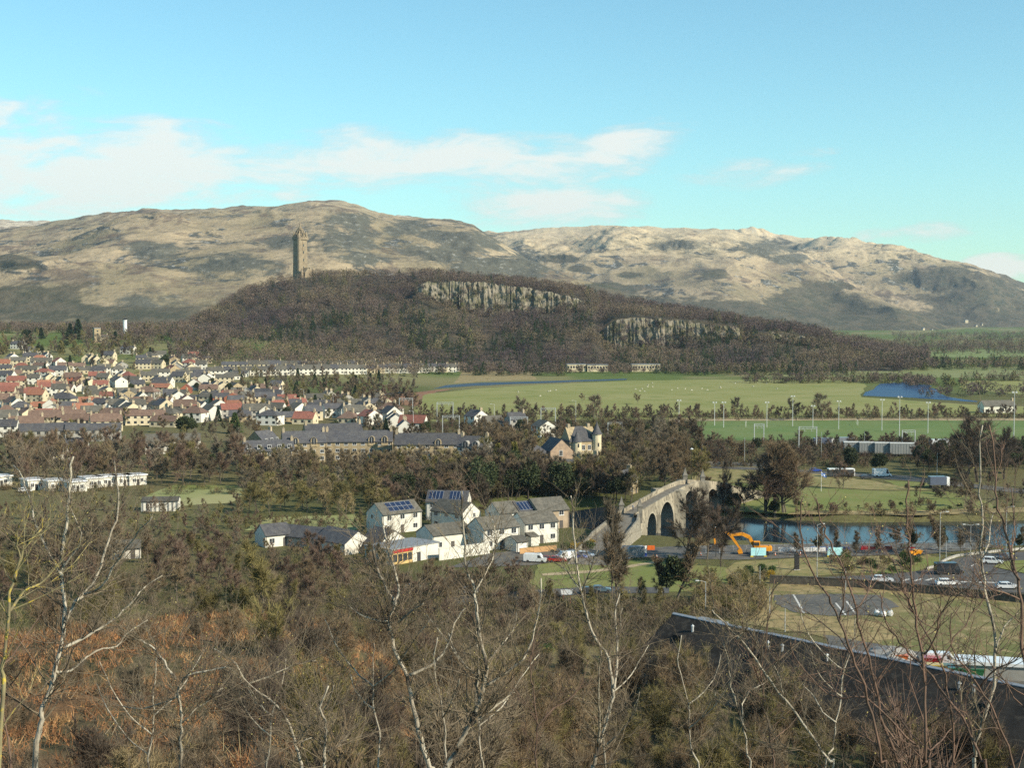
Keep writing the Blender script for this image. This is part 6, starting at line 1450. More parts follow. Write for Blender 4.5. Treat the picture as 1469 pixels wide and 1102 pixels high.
# ------------------------------------------------------------------ trees and shrubs
TW = {'brown': mat('twig_brown', (.205, .148, .085), (.14, .10, .062), .5, .95, 2, rnd=.22), 'olive': mat('twig_olive', (.205, .175, .07), (.155, .13, .052), .5, .95, 2, rnd=.2),
      'red': mat('twig_red', (.175, .118, .085), (.13, .088, .065), .5, .95, 2, rnd=.2), 'grey': mat('twig_grey', (.20, .158, .104), (.135, .108, .073), .5, .95, 2, rnd=.22),
      'tan': mat('twig_tan', (.34, .265, .145), (.26, .2, .105), .5, .95, 2, rnd=.15), 'dark': mat('twig_dark', (.105, .082, .062), (.08, .062, .048), .5, .95, 2, rnd=.2),
      'gold': mat('leaf_gold', (.36, .24, .03), (.22, .17, .03), .7, .9, 2, rnd=.1)}
LEAF = {'spruce': mat('needle_dark', (.022, .042, .02), (.035, .055, .024), .6, .9, 2, rnd=.25), 'ivy': mat('ivy_leaf', (.034, .046, .019), (.055, .068, .028), .7, .75, 2, rnd=.25),
        'green': mat('shrub_leaf', (.05, .085, .025), (.085, .115, .035), .7, .85, 2, rnd=.25), 'goldgreen': mat('conifer_gold', (.17, .14, .03), (.08, .085, .025), .35, .9, 2, rnd=.1)}
BK = {'bark': mat('bark_grey', (.15, .125, .095), (.10, .083, .063), 1.2, .95, 5, rnd=.15), 'pale': mat('bark_pale', (.36, .32, .25), (.20, .175, .135), 1.5, .9, 5, stretch=(1, 1, .4)), 'darkbark': mat('bark_dark', (.06, .048, .038), (.045, .035, .028), 1.2, .95, 4)}
def tris_along(P, Dr, L, Wd, rng):
    """thin tapering faces from base points"""
    r = rng.normal(0, 1, P.shape); sd = np.cross(Dr, r); sd /= np.linalg.norm(sd, axis=1, keepdims=True) + 1e-9
    V = np.stack([P - sd * Wd[:, None] / 2, P + sd * Wd[:, None] / 2, P + Dr * L[:, None]], 1).reshape(-1, 3)
    return V
def skeleton(rng, H, stems=1, r0=.2, nmain=8, lo=.25, lean=.06, ang=.95, up=.25, ml=.5, l2=5, l3=4, wob=.08):
    """returns list of (points, radii, level)"""
    out = []
    def limb(p, d, L, r, lvl, n=5):
        pts = [np.array(p)]; d = np.array(d, float)
        for k in range(n):
            d = d + rng.normal(0, wob * (1.5 if lvl else 1), 3) + np.array([0, 0, up * .22 if lvl else .02]); d /= np.linalg.norm(d)
            pts.append(pts[-1] + d * L / n)
        out.append((np.array(pts), np.linspace(r, r * .35, n + 1), lvl)); return pts, d
    for s in range(stems):
        a0 = rng.uniform(0, 6.28); sp = (0.03 + lean) if stems == 1 else rng.uniform(.12, .42)
        base = np.array([0, 0, 0.]) if stems == 1 else np.array([math.cos(a0), math.sin(a0), 0]) * rng.uniform(.05, .4)
        h = H * (rng.uniform(.86, .98) if stems == 1 else rng.uniform(.6, 1.0))
        tp, _ = limb(base - np.array([0, 0, .5]), np.array([sp * math.cos(a0), sp * math.sin(a0), 1]), h, r0 * (1 if stems == 1 else rng.uniform(.5, .9)), 0, 7)
        tp = np.array(tp)
        for m_ in range(nmain):
            t = lo + (1 - lo) * ((m_ + rng.uniform(0, .8)) / nmain) ** .9; t = min(t, .97)
            p = np.array([np.interp(t * 7, range(8), tp[:, i]) for i in range(3)])
            az = m_ * 2.4 + rng.uniform(-.5, .5) + a0; el = ang * (1 - .35 * t) + rng.uniform(-.2, .2)
            L = H * ml * (1.08 - t * .75) * rng.uniform(.7, 1.15)
            mp, _ = limb(p, [math.sin(el) * math.cos(az), math.sin(el) * math.sin(az), math.cos(el)], L, r0 * .5 * (1.1 - t * .7), 1, 5); mp = np.array(mp)
            for k in range(l2):
                t2 = .3 + .7 * (k + rng.uniform(0, .9)) / l2; t2 = min(t2, 1)
                q = np.array([np.interp(t2 * 5, range(6), mp[:, i]) for i in range(3)])
                d = mp[min(int(t2 * 5) + 1, 5)] - mp[max(int(t2 * 5) - 1, 0)]; d = d / (np.linalg.norm(d) + 1e-9) + rng.normal(0, .6, 3); d /= np.linalg.norm(d)
                sp_, _ = limb(q, d, L * .5 * rng.uniform(.6, 1.1), r0 * .17, 2, 4); sp_ = np.array(sp_)
                for j in range(l3):
                    t3 = rng.uniform(.2, 1); q3 = np.array([np.interp(t3 * 4, range(5), sp_[:, i]) for i in range(3)])
                    d3 = d + rng.normal(0, .7, 3) + np.array([0, 0, .15]); d3 /= np.linalg.norm(d3)
                    limb(q3, d3, L * .3 * rng.uniform(.5, 1.1), r0 * .07, 3, 3)
    return out
def bare_meshes(seed, tag_, H, ntw, tw, tl, minr=.02, **kw):
    """trunk mesh (limbs as tubes) and crown mesh (fine twigs)"""
    rng = np.random.default_rng(seed); sk = skeleton(rng, H, **kw)
    tb = MB(); P = []; Dr = []
    for pts, rad, lvl in sk:
        if lvl < 2: tb.tube(pts, np.maximum(rad, minr), 5 if lvl == 0 else 4, cap=False)
        elif lvl == 2: tb.tube(pts[::2], np.maximum(rad[::2], minr * .8), 3, cap=False)
        if lvl >= 1:
            w = {1: .5, 2: 1.2, 3: 1.6}[lvl]
            for a, c in zip(pts[:-1], pts[1:]): P.append((a, c, w * np.linalg.norm(c - a), lvl))
    A = np.array([p[0] for p in P]); C = np.array([p[1] for p in P]); Wt = np.array([p[2] for p in P]); Wt /= Wt.sum(); lv = np.array([p[3] for p in P])
    idx = rng.choice(len(P), ntw, p=Wt); t = rng.uniform(0, 1, (ntw, 1))
    B = A[idx] * (1 - t) + C[idx] * t; d = C[idx] - A[idx]; d /= np.linalg.norm(d, axis=1, keepdims=True)
    cen = np.array([0, 0, H * .5]); out = B - cen; out /= np.linalg.norm(out, axis=1, keepdims=True) + 1e-9
    Dd = d * .7 + out * .45 + np.array([0, 0, .28]) + rng.normal(0, .5, (ntw, 3)); Dd /= np.linalg.norm(Dd, axis=1, keepdims=True)
    V = tris_along(B, Dd, tl * rng.uniform(.5, 1.5, ntw), tw * rng.uniform(.6, 1.5, ntw), rng)
    l3 = lv == 3   # the finest limbs as ribbons too
    V3 = tris_along(A[l3] - (C - A)[l3] * .3, (C - A)[l3] / np.linalg.norm((C - A)[l3], axis=1, keepdims=True), np.linalg.norm((C - A)[l3], axis=1) * 1.7, np.full(l3.sum(), tw * 1.3), rng)
    V = np.concatenate([V, V3])
    return tb.mesh('trunk_' + tag_, BK['bark']), npmesh('crown_' + tag_, V, np.arange(len(V)).reshape(-1, 3), TW['brown'])
def leaf_mesh(seed, tag_, H, W, n, sz, shape, m):
    """leafy or needled crown from many small leaf faces"""
    rng = np.random.default_rng(seed)
    th = rng.uniform(0, 2 * np.pi, n)
    if shape == 'cone':
        hz = rng.uniform(.04, 1, n) ** 1.25; tier = .72 + .28 * np.abs(np.sin(hz * 22 + np.sin(th * 3)))
        rad = (1 - hz) * W * tier * rng.uniform(.55, 1.05, n) * (1 + .15 * np.sin(th * 5 + hz * 9)) + .08
        P = np.stack([rad * np.cos(th), rad * np.sin(th), hz * H], 1); Dr = np.stack([np.cos(th), np.sin(th), np.full(n, -.3)], 1) + rng.normal(0, .3, (n, 3))
    else:
        k = 22 if shape == 'round' else 12
        c = rng.normal(0, 1, (k, 3)); c /= np.linalg.norm(c, axis=1, keepdims=True); c[:, 2] = np.abs(c[:, 2]) * 1.0 - .25
        c = c * np.array([W * .62, W * .62, H * .36]) * rng.uniform(.5, 1, (k, 1)) + np.array([0, 0, H * .55])
        i = rng.integers(0, k, n); q = rng.normal(0, 1, (n, 3)); q /= np.linalg.norm(q, axis=1, keepdims=True)
        rr = rng.uniform(.25, .5, k)[i, None] * min(W, H * .6)
        P = c[i] + q * rr * rng.uniform(.6, 1.05, (n, 1)); P[:, 2] = np.maximum(P[:, 2], .05); Dr = q + rng.normal(0, .7, (n, 3))
    Dr /= np.linalg.norm(Dr, axis=1, keepdims=True)
    V = tris_along(P, Dr, sz * rng.uniform(.6, 1.5, n), sz * .75 * rng.uniform(.6, 1.3, n), rng)
    return npmesh('foliage_' + tag_, V, np.arange(len(V)).reshape(-1, 3), m)
PROTO = {}
def protos():
    for i in range(5): PROTO['broad', i] = bare_meshes(100 + i, 'broad', 12, 4600, .06, 1.15, .05, nmain=9 + i % 3, ml=.46 + .03 * (i % 3), lo=.2, ang=.9)
    for i in range(4): PROTO['upright', i] = bare_meshes(120 + i, 'upright', 12, 4000, .058, 1.1, .05, nmain=11, ml=.30, lo=.15, ang=.6, up=.5)
    for i in range(4): PROTO['bush', i] = bare_meshes(140 + i, 'bush', 6, 3000, .055, .8, .03, stems=5, r0=.08, nmain=5, ml=.42, lo=.1, l2=4, l3=3, ang=.8)
    for i in range(6): PROTO['thicket', i] = bare_meshes(160 + i, 'thicket', 6, 3600, .03, .85, .02, stems=7, r0=.07, nmain=7, ml=.34, lo=.12, l2=4, l3=3, ang=.7, up=.5)
    for i in range(4): PROTO['sapling', i] = bare_meshes(180 + i, 'sapling', 8, 3600, .02, .75, .013, stems=2, r0=.085, nmain=11, ml=.30, lo=.12, l2=4, l3=3, ang=.6, up=.5)
    for i in range(3): PROTO['big', i] = bare_meshes(200 + i, 'big', 18, 12000, .055, 1.2, .06, r0=.4, nmain=15, ml=.46, lo=.16, l2=6, l3=4, ang=1.05)
    for i in range(3): PROTO['spruce', i] = (MB().tube([(0, 0, -.5), (0, 0, 6), (0, 0, 11.6)], [.2, .12, .03], 5).mesh('trunk_spruce', BK['darkbark']), leaf_mesh(220 + i, 'spruce', 12, 3.0, 2600, .75, 'cone', LEAF['spruce']))
    for i in range(3): PROTO['evergreen', i] = (MB().tube([(0, 0, -.5), (.1, 0, 3), (0, .1, 7)], [.25, .18, .08], 5).mesh('trunk_evergreen', BK['darkbark']), leaf_mesh(230 + i, 'evergreen', 10, 4.2, 5200, .55, 'round', LEAF['ivy']))
    for i in range(3): PROTO['shrub', i] = (MB().tube([(0, 0, -.3), (.05, 0, .6), (0, .05, 1.2)], [.08, .06, .03], 5).mesh('stem_shrub', BK['darkbark']), leaf_mesh(240 + i, 'shrub', 2.4, 1.7, 1500, .2, 'round2', LEAF['green']))
    for i in range(2): PROTO['ivytree', i] = bare_meshes(250 + i, 'ivytree', 12, 1900, .075, 1.0, .05, nmain=10, ml=.34, lo=.3, ang=.75)
protos()
IVY = [leaf_mesh(260 + i, 'ivy', 9.5, 2.1, 3200, .5, 'cone2', LEAF['ivy']) for i in range(2)]
HREF = {'broad': 12, 'upright': 12, 'bush': 6, 'thicket': 6, 'sapling': 8, 'big': 18, 'spruce': 12, 'evergreen': 10, 'shrub': 2.4, 'ivytree': 12}
NV = {k: 1 + max(i for kk, i in PROTO if kk == k) for k in HREF}
trng = random.Random(77)
WAIT = []; WAITB = []
def plant(kind, p, h, label, group=None, tint=None, wide=1.0, cat=None, name=None, now=False):
    if kind in ('bush', 'thicket') and group and not now:
        WAITB.append((h / p[1], kind, tuple(p), h, label, group, tint, wide)); return None
    if kind in ('broad', 'upright') and tint not in ('olive', 'tan') and group and not now:
        WAIT.append((h / p[1], kind, tuple(p), h, label, group, tint, wide)); return None
    i = trng.randrange(NV[kind]); me = PROTO[kind, i]
    leafy = kind in ('spruce', 'evergreen', 'shrub'); bush = kind in ('bush', 'thicket', 'shrub')
    nm = name or ('conifer_tree' if kind == 'spruce' else 'evergreen_tree' if kind == 'evergreen' else 'green_shrub' if kind == 'shrub' else 'bare_shrub' if bush else 'young_tree' if kind == 'sapling' else 'ivy_clad_tree' if kind == 'ivytree' else 'willow_tree' if tint in ('olive', 'tan') else 'bare_tree')
    o = thing(nm, label, cat or ('shrub' if bush else 'tree'), p, trng.uniform(0, 6.28), group)
    s = h / HREF[kind]; o.scale = (s * wide, s * wide, s)
    o.rotation_euler = (trng.uniform(-.05, .05), trng.uniform(-.05, .05), o.rotation_euler[2])
    t = link('stems' if bush else 'trunk', me[0], o); c = link('foliage' if leafy else 'crown', me[1], o)
    if tint:
        m = TW.get(tint) or LEAF.get(tint)
        c.material_slots[0].link = 'OBJECT'; c.material_slots[0].material = m
        if tint in ('dark',):
            t.material_slots[0].link = 'OBJECT'; t.material_slots[0].material = BK['darkbark']
    if kind == 'ivytree':
        v = link('ivy', IVY[i % 2], o)
    return o
# keep plants out of buildings, vehicles, roads
AV = [(o.location.x, o.location.y, {'car': 3, 'van': 4, 'bus': 7, 'flats': 13, 'villa': 15, 'shop': 11, 'wagon': 7, 'bridge': 0, 'cabin': 6, 'excavator': 8, 'building': 10, 'house': 8.5, 'shed': 8, 'fence panel': 2.5, 'barrier': 8}.get(o.get('category'), 2))
      for o in COL.objects if o.parent is None and o.get('category') and o.get('category') != 'building' or (o.parent is None and o.get('category') == 'building' and o.name.startswith('out'))]
AV += [(bpt(s, 0, 0)[0], bpt(s, 0, 0)[1], 7) for s in range(-50, 50, 5)]
AVa = np.array(AV)
# sight lines the photo leaves open: in front of the villa, the flats' gables, the works and the lit house ends
OPEN = [(768, 862, 655, 688), (452, 470, 664, 690), (1036, 1110, 790, 812), (880, 935, 756, 800), (1232, 1310, 655, 680), (1180, 1285, 686, 700)]
def free(p, k=1.0):
    d_ = Vector((p.x, p.y, 0 - EYE)); q_ = math.cos(PITCH) * d_.y - math.sin(PITCH) * d_.z; px_ = CXP + FPX * d_.x / q_; py_ = CYP - FPX * (math.sin(PITCH) * d_.y + math.cos(PITCH) * d_.z) / q_
    if any(a < px_ < b and c < py_ < e for a, b, c, e in OPEN): return False
    return not ((AVa[:, 0] - p.x) ** 2 + (AVa[:, 1] - p.y) ** 2 < (AVa[:, 2] * k) ** 2).any()
def zone(x0, x1, y0, y1, n, h0, h1, kinds, label, group=None, gap=3.0, k=1.0, wide=1.0):
    """scatter plants over a patch of ground seen between photo columns and rows"""
    got = []; tr = 0
    while len(got) < n and tr < n * 30:
        tr += 1
        p = GG(trng.uniform(x0, x1), trng.uniform(y0, y1))
        if p.y < 900 and river_dist(p.x, p.y) < 25.5: continue
        if not free(p, k) or any((p.x - q.x) ** 2 + (p.y - q.y) ** 2 < gap * gap for q in got): continue
        got.append(p)
        kd = trng.choice(kinds); kind, tint = kd if isinstance(kd, tuple) else (kd, None)
        h = trng.uniform(h0, h1) * (.5 if kind == 'bush' else .3 if kind == 'shrub' else 1)
        plant(kind, p, h, label, group or label, tint, wide)
B, O_, Rd, Gy, Dk = 'brown', 'olive', 'red', 'grey', 'dark'
mix = [('broad', B), ('broad', Gy), ('upright', B), ('broad', O_), ('ivytree', B), ('upright', Gy), ('broad', Rd)]
dkmix = [('broad', Dk), ('upright', B), ('broad', B), ('upright', Dk), ('broad', Rd)]
zone(-40, 350, 662, 698, 44, 8, 14, mix + [('broad', Rd)], 'bare brown tree in the belt between the flat roofed cabins and the town', gap=5)
zone(350, 690, 678, 708, 52, 6, 9.5, mix, 'bare tree in the belt in front of the slate roofed flats', gap=5)
zone(660, 800, 650, 690, 22, 9, 14, mix, 'bare tree between the slate roofed flats and the turreted villa', gap=5)
zone(345, 570, 716, 742, 24, 6, 8.5, [('broad', O_), ('upright', O_), ('broad', 'tan'), ('broad', O_)], 'olive budding willow tree beyond the pale grass', gap=4, wide=1.15)
zone(560, 700, 708, 732, 18, 7, 11, [('ivytree', B), ('broad', Rd), ('upright', B), ('evergreen', None)], 'tree behind the solar panelled houses, in the dark river belt', gap=4)
zone(690, 860, 704, 735, 30, 9, 14.5, [('evergreen', None), ('ivytree', Dk), ('ivytree', B), ('upright', B), ('broad', Dk)], 'dark evergreen or ivy clad tree between the white houses and the turreted villa', gap=4)
zone(700, 880, 708, 742, 22, 7, 11, [('evergreen', None), ('ivytree', Dk), ('ivytree', B)], 'dark evergreen or ivy clad tree in the shaded belt behind the right hand white houses', gap=3)
zone(800, 905, 716, 752, 26, 7, 12, [('evergreen', None), ('ivytree', Dk), ('broad', Dk)], 'dark tree in the shade left of the bridge approach', gap=3.5)
zone(850, 1010, 664, 712, 26, 9, 14, [('broad', O_), ('broad', B), ('ivytree', B), ('broad', Gy), ('broad', B)], 'bare tree between the villa and the crest of the bridge', gap=5)
zone(560, 1480, 597, 608, 46, 4, 8.5, dkmix + [('broad', Gy)], 'bare tree in the hedge line along the near side of the green meadow', gap=7)
zone(560, 1000, 618, 648, 44, 5, 9, dkmix + [('evergreen', None)], 'dark bare tree beside the railway between the villa and the meadow', gap=5)
zone(1000, 1480, 642, 672, 58, 4.5, 8.5, dkmix + [('broad', Gy), ('evergreen', None)], 'dark bare tree along the railway beyond the park road', gap=5)
zone(1215, 1480, 664, 682, 30, 5, 9, [('broad', Dk), ('evergreen', None), ('upright', Dk)], 'dark tree on the far side of the park road, right of the bus', gap=4)
zone(20, 560, 545, 640, 62, 5, 10, [('broad', B), ('broad', Gy), ('evergreen', None), ('spruce', None), ('broad', Dk)], 'garden tree among the houses of the town', gap=9, k=.8)
zone(-40, 300, 476, 540, 46, 6, 12, [('broad', B), ('evergreen', None), ('spruce', None), ('broad', O_), ('broad', Dk)], 'garden tree on the slope above the town', gap=9, k=.8)
zone(340, 560, 545, 592, 44, 6, 11, [('broad', O_), ('broad', B), ('broad', B), ('spruce', None)], 'bare tree in the wood between the town and the river bend', gap=6)
zone(480, 600, 565, 605, 26, 7, 12, [('broad', Rd), ('broad', B), ('broad', Dk)], 'reddish bare tree beside the brown bank of the river bend', gap=5)
# named trees
def one(kind, px, py, h, label, tint=None, wide=1.0): return plant(kind, GG(px, py), h, label, None, tint, wide)
one('big', 1112, 742, 21, 'large dense bare tree standing alone at the river end of the park', B, 1.1); one('big', 1124, 740, 19, 'second trunk of bare branches behind the right side of the large park tree', B, 1.1); one('big', 1100, 744, 18, 'dark bare tree rising from the river bank left of the large park tree', Rd, 1.1); one('broad', 1098, 738, 14, 'smaller bare tree at the left side of the large park tree', Dk, 1.1); one('evergreen', 1110, 743, 5, 'dark ivy bush at the foot of the large park tree'); one('broad', 1128, 740, 13, 'bare tree tucked behind the right side of the large park tree', B)
one('big', 1402, 692, 22, 'large dark bare tree beside the far road at the right', Dk, 1.25); one('big', 1388, 684, 17, 'dense bare tree behind the left side of the large dark tree by the far road', B, 1.2); one('big', 1440, 688, 17, 'second dark bare tree at the right edge beyond the far road', Dk, .9)
one('big', 985, 812, 17, 'dark spreading bare tree in front of the right hand bridge arches', Dk, 1.0); one('broad', 1034, 814, 15, 'dark bare tree with a leaning trunk left of the excavator', Dk, .8); one('broad', 1014, 804, 12, 'brown bare tree between the two dark trees in front of the bridge', Rd, .9)
one('ivytree', 968, 872, 14, 'ivy clad tree on the lawn edge in front of the bridge', B, 1.2); one('ivytree', 955, 866, 10, 'shorter ivy clad tree left of the one in front of the bridge', B, 1.1); one('upright', 885, 868, 22, 'tall narrow bare tree left of the grey container', Gy, .75); one('upright', 877, 872, 15, 'narrow bare tree at the foot of the tall one by the grey container', B, .8)
one('broad', 1209, 703, 8.5, 'small reddish round topped tree in front of the bus', Rd, 1.1); one('broad', 1000, 690, 9, 'bare round headed tree behind the bridge crest', B, 1.1); one('broad', 1040, 700, 9, 'slim dark tree on the dry park lawn', Dk, .4); one('broad', 1385, 728, 7, 'bare spreading tree on the park lawn at the right', B, 1.3)
one('broad', 1034, 737, 11, 'dark bare tree at the right hand foot of the bridge', Dk, 1.1); one('evergreen', 1052, 738, 6, 'dark evergreen bush right of the bridge foot', None, 1.2); one('broad', 1068, 734, 9, 'bare tree between the bridge foot and the large park tree', Rd, 1.1); one('broad', 1016, 735, 10, 'bare tree hiding the right end of the bridge', B, 1.2)
one('evergreen', 884, 722, 9, 'dark evergreen in front of the cream house end by the bridge'); one('broad', 905, 722, 10, 'bare tree in front of the cream house end by the bridge', O_)
one('evergreen', 268, 628, 11, 'big rounded dark olive tree in front of the brown roofs', None, 1.3); one('spruce', 337, 622, 10, 'bright green conifer at the left of the flats', 'green', 1.4); one('evergreen', 410, 604, 8, 'dark round conifer behind the flats', None, 1.0); one('spruce', 124, 562, 9, 'dark conifer beside pale gables in the town')
one('spruce', 711, 704, 15, 'golden tipped conifer in front of the flats, taller of two', 'goldgreen', .8); one('spruce', 737, 700, 15, 'golden green conifer right of the taller golden one', 'goldgreen', .8)
one('broad', 752, 604, 13, 'lone bare tree against the green meadow above the white house', Gy); one('broad', 1056, 600, 11, 'lone round headed bare tree in front of the green meadow', Dk); one('broad', 1180, 603, 14, 'bushy bare tree behind the tallest left floodlight masts', Gy, 1.1); one('broad', 1142, 604, 12, 'dense dark bare tree left of the bushy one behind the playing field', Dk, 1.1); one('broad', 850, 606, 14, 'broad bare tree above the villa against the meadow', Gy, 1.2); one('broad', 915, 580, 7, 'small lone tree out on the green meadow'); one('broad', 835, 578, 6, 'smaller lone tree out on the meadow, left of the other')
for (x, y, h, t) in ((100, 487, 17, 0), (113, 486, 21, 0), (42, 494, 14, 0), (88, 506, 12, 0), (165, 497, 15, 0), (60, 486, 12, 0)): one('spruce', x, y, h, 'dark conifer %s' % {100: 'left of the tallest pair above the town', 113: 'tallest of the pair above the town', 42: 'behind the far white villa at the left', 88: 'below the tall pair above the town', 165: 'at the foot of the white column', 60: 'left of the tall pair at the wood edge'}[x], None, 1.25)
# river banks
zone(1140, 1480, 792, 801, 13, 6, 10, [('upright', Gy), ('broad', B), ('ivytree', B), ('upright', B)], 'thin bare tree on the near river bank', gap=4, k=.6)
zone(1020, 1110, 744, 756, 12, 4, 8, [('broad', Dk), ('evergreen', None), ('bush', Dk)], 'dark bush on the far river bank left of the park tree', gap=3, k=.5)
zone(1130, 1480, 726, 738, 34, 2.5, 7, [('bush', 'tan'), ('bush', Rd), ('bush', B), ('shrub', None)], 'low scrub along the far river bank', gap=2.5, k=.5)
zone(1300, 1480, 700, 722, 26, 3, 7, [('bush', Rd), ('bush', Dk), ('broad', Dk)], 'reddish scrub below the far road', gap=3)
zone(1185, 1320, 806, 826, 20, 5, 9, [('shrub', None), ('shrub', 'olive'), ('bush', O_), ('shrub', None)], 'olive shrub on the verge between river works and roundabout', gap=2)
zone(1065, 1110, 822, 832, 6, 6, 8, ['shrub'], 'rounded green shrub at the left end of the verge', gap=2); one('shrub', 1107, 832, 2.0, 'golden shrub at the right of the green verge shrubs', 'gold', 1.3)
zone(800, 850, 785, 795, 9, 6, 10, ['shrub', ('shrub', 'gold'), 'shrub'], 'garden hedge shrub right of the last white house', gap=1.6, k=.5)
zone(1000, 1095, 836, 888, 46, 4.5, 8, [('bush', 'tan'), ('bush', 'tan'), ('bush', O_)], 'tan leafless shrub at the left of the dry grass', gap=2.2, k=.5, wide=1.2)
# thickets below and on the hill
zone(-40, 330, 788, 880, 46, 6, 9.5, [('broad', B), ('upright', O_), ('broad', Gy), ('bush', B), ('broad', Rd), ('upright', B)], 'bare tree in the lower thicket left of the white houses', gap=4.5, k=.8)
zone(330, 560, 800, 890, 40, 5, 8, [('broad', Rd), ('upright', O_), ('bush', O_), ('broad', B)], 'brown tree in the thicket below the dark roofed outbuildings', gap=4, k=.8)
zone(560, 770, 838, 905, 44, 4.5, 7, [('broad', Rd), ('bush', Rd), ('bush', B), ('broad', B)], 'purplish brown tree in the thicket below the shop', gap=3.5, k=.8)
zone(760, 1000, 866, 930, 46, 4, 7, [('bush', O_), ('bush', B), ('bush', O_), ('upright', O_), ('bush', Dk)], 'olive shrub in the thicket below the near road', gap=2.6, k=.8)
def hillside(n, px0, px1, d0, d1, kinds, h0, h1, label, gap):
    got = []; tr = 0
    while len(got) < n and tr < n * 20:
        tr += 1
        d = math.sqrt(trng.uniform(d0 * d0, d1 * d1)); x = (trng.uniform(px0, px1) - CXP) / FPX * d
        if any((x - q[0]) ** 2 + (d - q[1]) ** 2 < gap * gap for q in got) or not free(Vector((x, d, 0))): continue
        got.append((x, d)); kd = trng.choice(kinds)
        plant(kd[0], (x, d, gz(x, d)), trng.uniform(h0, h1), label, label, kd[1])
hillside(70, -60, 760, 132, 225, [('thicket', B), ('thicket', O_), ('sapling', Gy), ('thicket', Rd), ('thicket', Gy), ('thicket', O_)], 3.5, 6.5, 'bare twiggy thicket shrub low on the wooded hillside', 3.2)
hillside(60, 600, 1010, 95, 215, [('thicket', B), ('thicket', O_), ('sapling', Gy), ('thicket', Gy)], 4, 7, 'bare twiggy shrub on the slope left of the dark roofed building', 3.2)
hillside(12, -60, 330, 52, 115, [('thicket', B), ('thicket', Gy)], 1.6, 3.2, 'low twiggy shrub on the open bracken slope at the left', 3.0)
hillside(40, 360, 760, 52, 115, [('thicket', B), ('thicket', Rd), ('thicket', O_), ('sapling', B), ('thicket', Dk)], 2.2, 5.0, 'twiggy shrub on the bracken slope in the foreground', 3.0)
hillside(12, -40, 420, 22, 54, [('thicket', Gy), ('thicket', Dk), ('thicket', 'tan')], 1.8, 3.2, 'tangled twiggy shrub at the lower left edge of the view', 2.2)
hillside(36, 400, 1000, 20, 54, [('thicket', 'tan'), ('thicket', B), ('thicket', O_), ('thicket', Dk), ('thicket', O_)], 2.0, 4.0, 'tangled twiggy shrub near the bottom of the view', 1.8)
hillside(26, 730, 930, 150, 235, [('shrub', None), ('shrub', 'olive'), ('bush', O_)], 1.6, 3.0, 'green leafy shrub in the thicket below the near road', 2.5)
hillside(58, 700, 1130, 130, 222, [('thicket', B), ('thicket', O_), ('sapling', Gy), ('sapling', B)], 5.5, 9, 'bare twiggy tree in the thicket left of the dark roofed building', 3.0)
hillside(50, 640, 1120, 50, 130, [('thicket', B), ('thicket', O_), ('thicket', Gy), ('sapling', O_)], 4.5, 8, 'twiggy tree on the middle of the hillside below the near road', 3.0)
hillside(22, 900, 1500, 95, 172, [('thicket', B), ('thicket', O_), ('sapling', Gy), ('sapling', B)], 5, 8.5, 'bare twiggy tree on the low ground in front of the dark roof', 3.0)
bf = []
for k in range(30):
    f = trng.uniform(-.02, 1.15); o_ = trng.uniform(12.5, 22); q = r1 + dv * f + nl * o_
    plant(trng.choice(['thicket', 'sapling', 'thicket']), (q.x, q.y, gz(q.x, q.y)), trng.uniform(6.5, 9.8), 'twiggy tree growing close against the front of the dark roofed building', 'trees in front of the dark roof', trng.choice([B, O_, Gy, Dk]))
hillside(14, 560, 980, 22, 44, [('sapling', Gy), ('sapling', Dk), ('sapling', B)], 3.4, 5.0, 'twiggy shrub close to the viewpoint at the lower right', 1.6)
hillside(17, 820, 1500, 20, 60, [('sapling', B), ('sapling', Rd), ('sapling', Gy), ('sapling', Dk)], 6.0, 9.5, 'tall twiggy sapling in front of the dark roofed building', 2.2)
# the bare trees that show largest stand as trees of their own, the small far rest is one mass
WAIT.sort(reverse=True)
for a in WAIT[:285]: plant(a[1], a[2], a[3], a[4], a[5], a[6], a[7], now=True)
WAITB.sort(reverse=True)
for a in WAITB[:290]: plant(a[1], a[2], a[3], a[4], a[5], a[6], a[7], now=True)
TC = {'brown': (.18, .14, .088), 'grey': (.19, .16, .118), 'dark': (.105, .083, .06), 'red': (.165, .115, .083), 'olive': (.20, .175, .075), 'tan': (.30, .235, .125), None: (.18, .14, .088)}
def placed(v, a, rng):
    s_ = a[3] / HREF.get(a[1], 12); th = rng.uniform(0, 6.28); c_, q_ = math.cos(th) * s_, math.sin(th) * s_
    return np.stack([v[:, 0] * c_ - v[:, 1] * q_ + a[2][0], v[:, 0] * q_ + v[:, 1] * c_ + a[2][1], v[:, 2] * s_ + a[2][2]], 1), np.repeat((np.array(TC[a[6]]) * rng.uniform(.75, 1.25))[None], len(v), 0)
def verts(cm):
    v = np.empty(len(cm.vertices) * 3, np.float32); cm.vertices.foreach_get('co', v); return v.reshape(-1, 3)
rng = np.random.default_rng(43); VC = [placed(verts(PROTO[a[1], k % NV[a[1]]][1]), a, rng) for k, a in enumerate(WAITB[290:])]
if VC:
    VV = np.concatenate([v for v, c in VC])
    struct(link('bare_shrub_thicket', npmesh('bare_shrub_thicket', VV, np.arange(len(VV)).reshape(-1, 3), m_far, np.concatenate([c for v, c in VC]))), 'stuff')
LO = [bare_meshes(300 + i, 'far', 12, 1900, .10, 1.3, .07, nmain=8, ml=[.46, .34][i % 2], lo=.2, ang=[.9, .65][i % 2], l2=4, l3=3) for i in range(6)]
LOV = [verts(cm) for tm, cm in LO]
far_extra = []
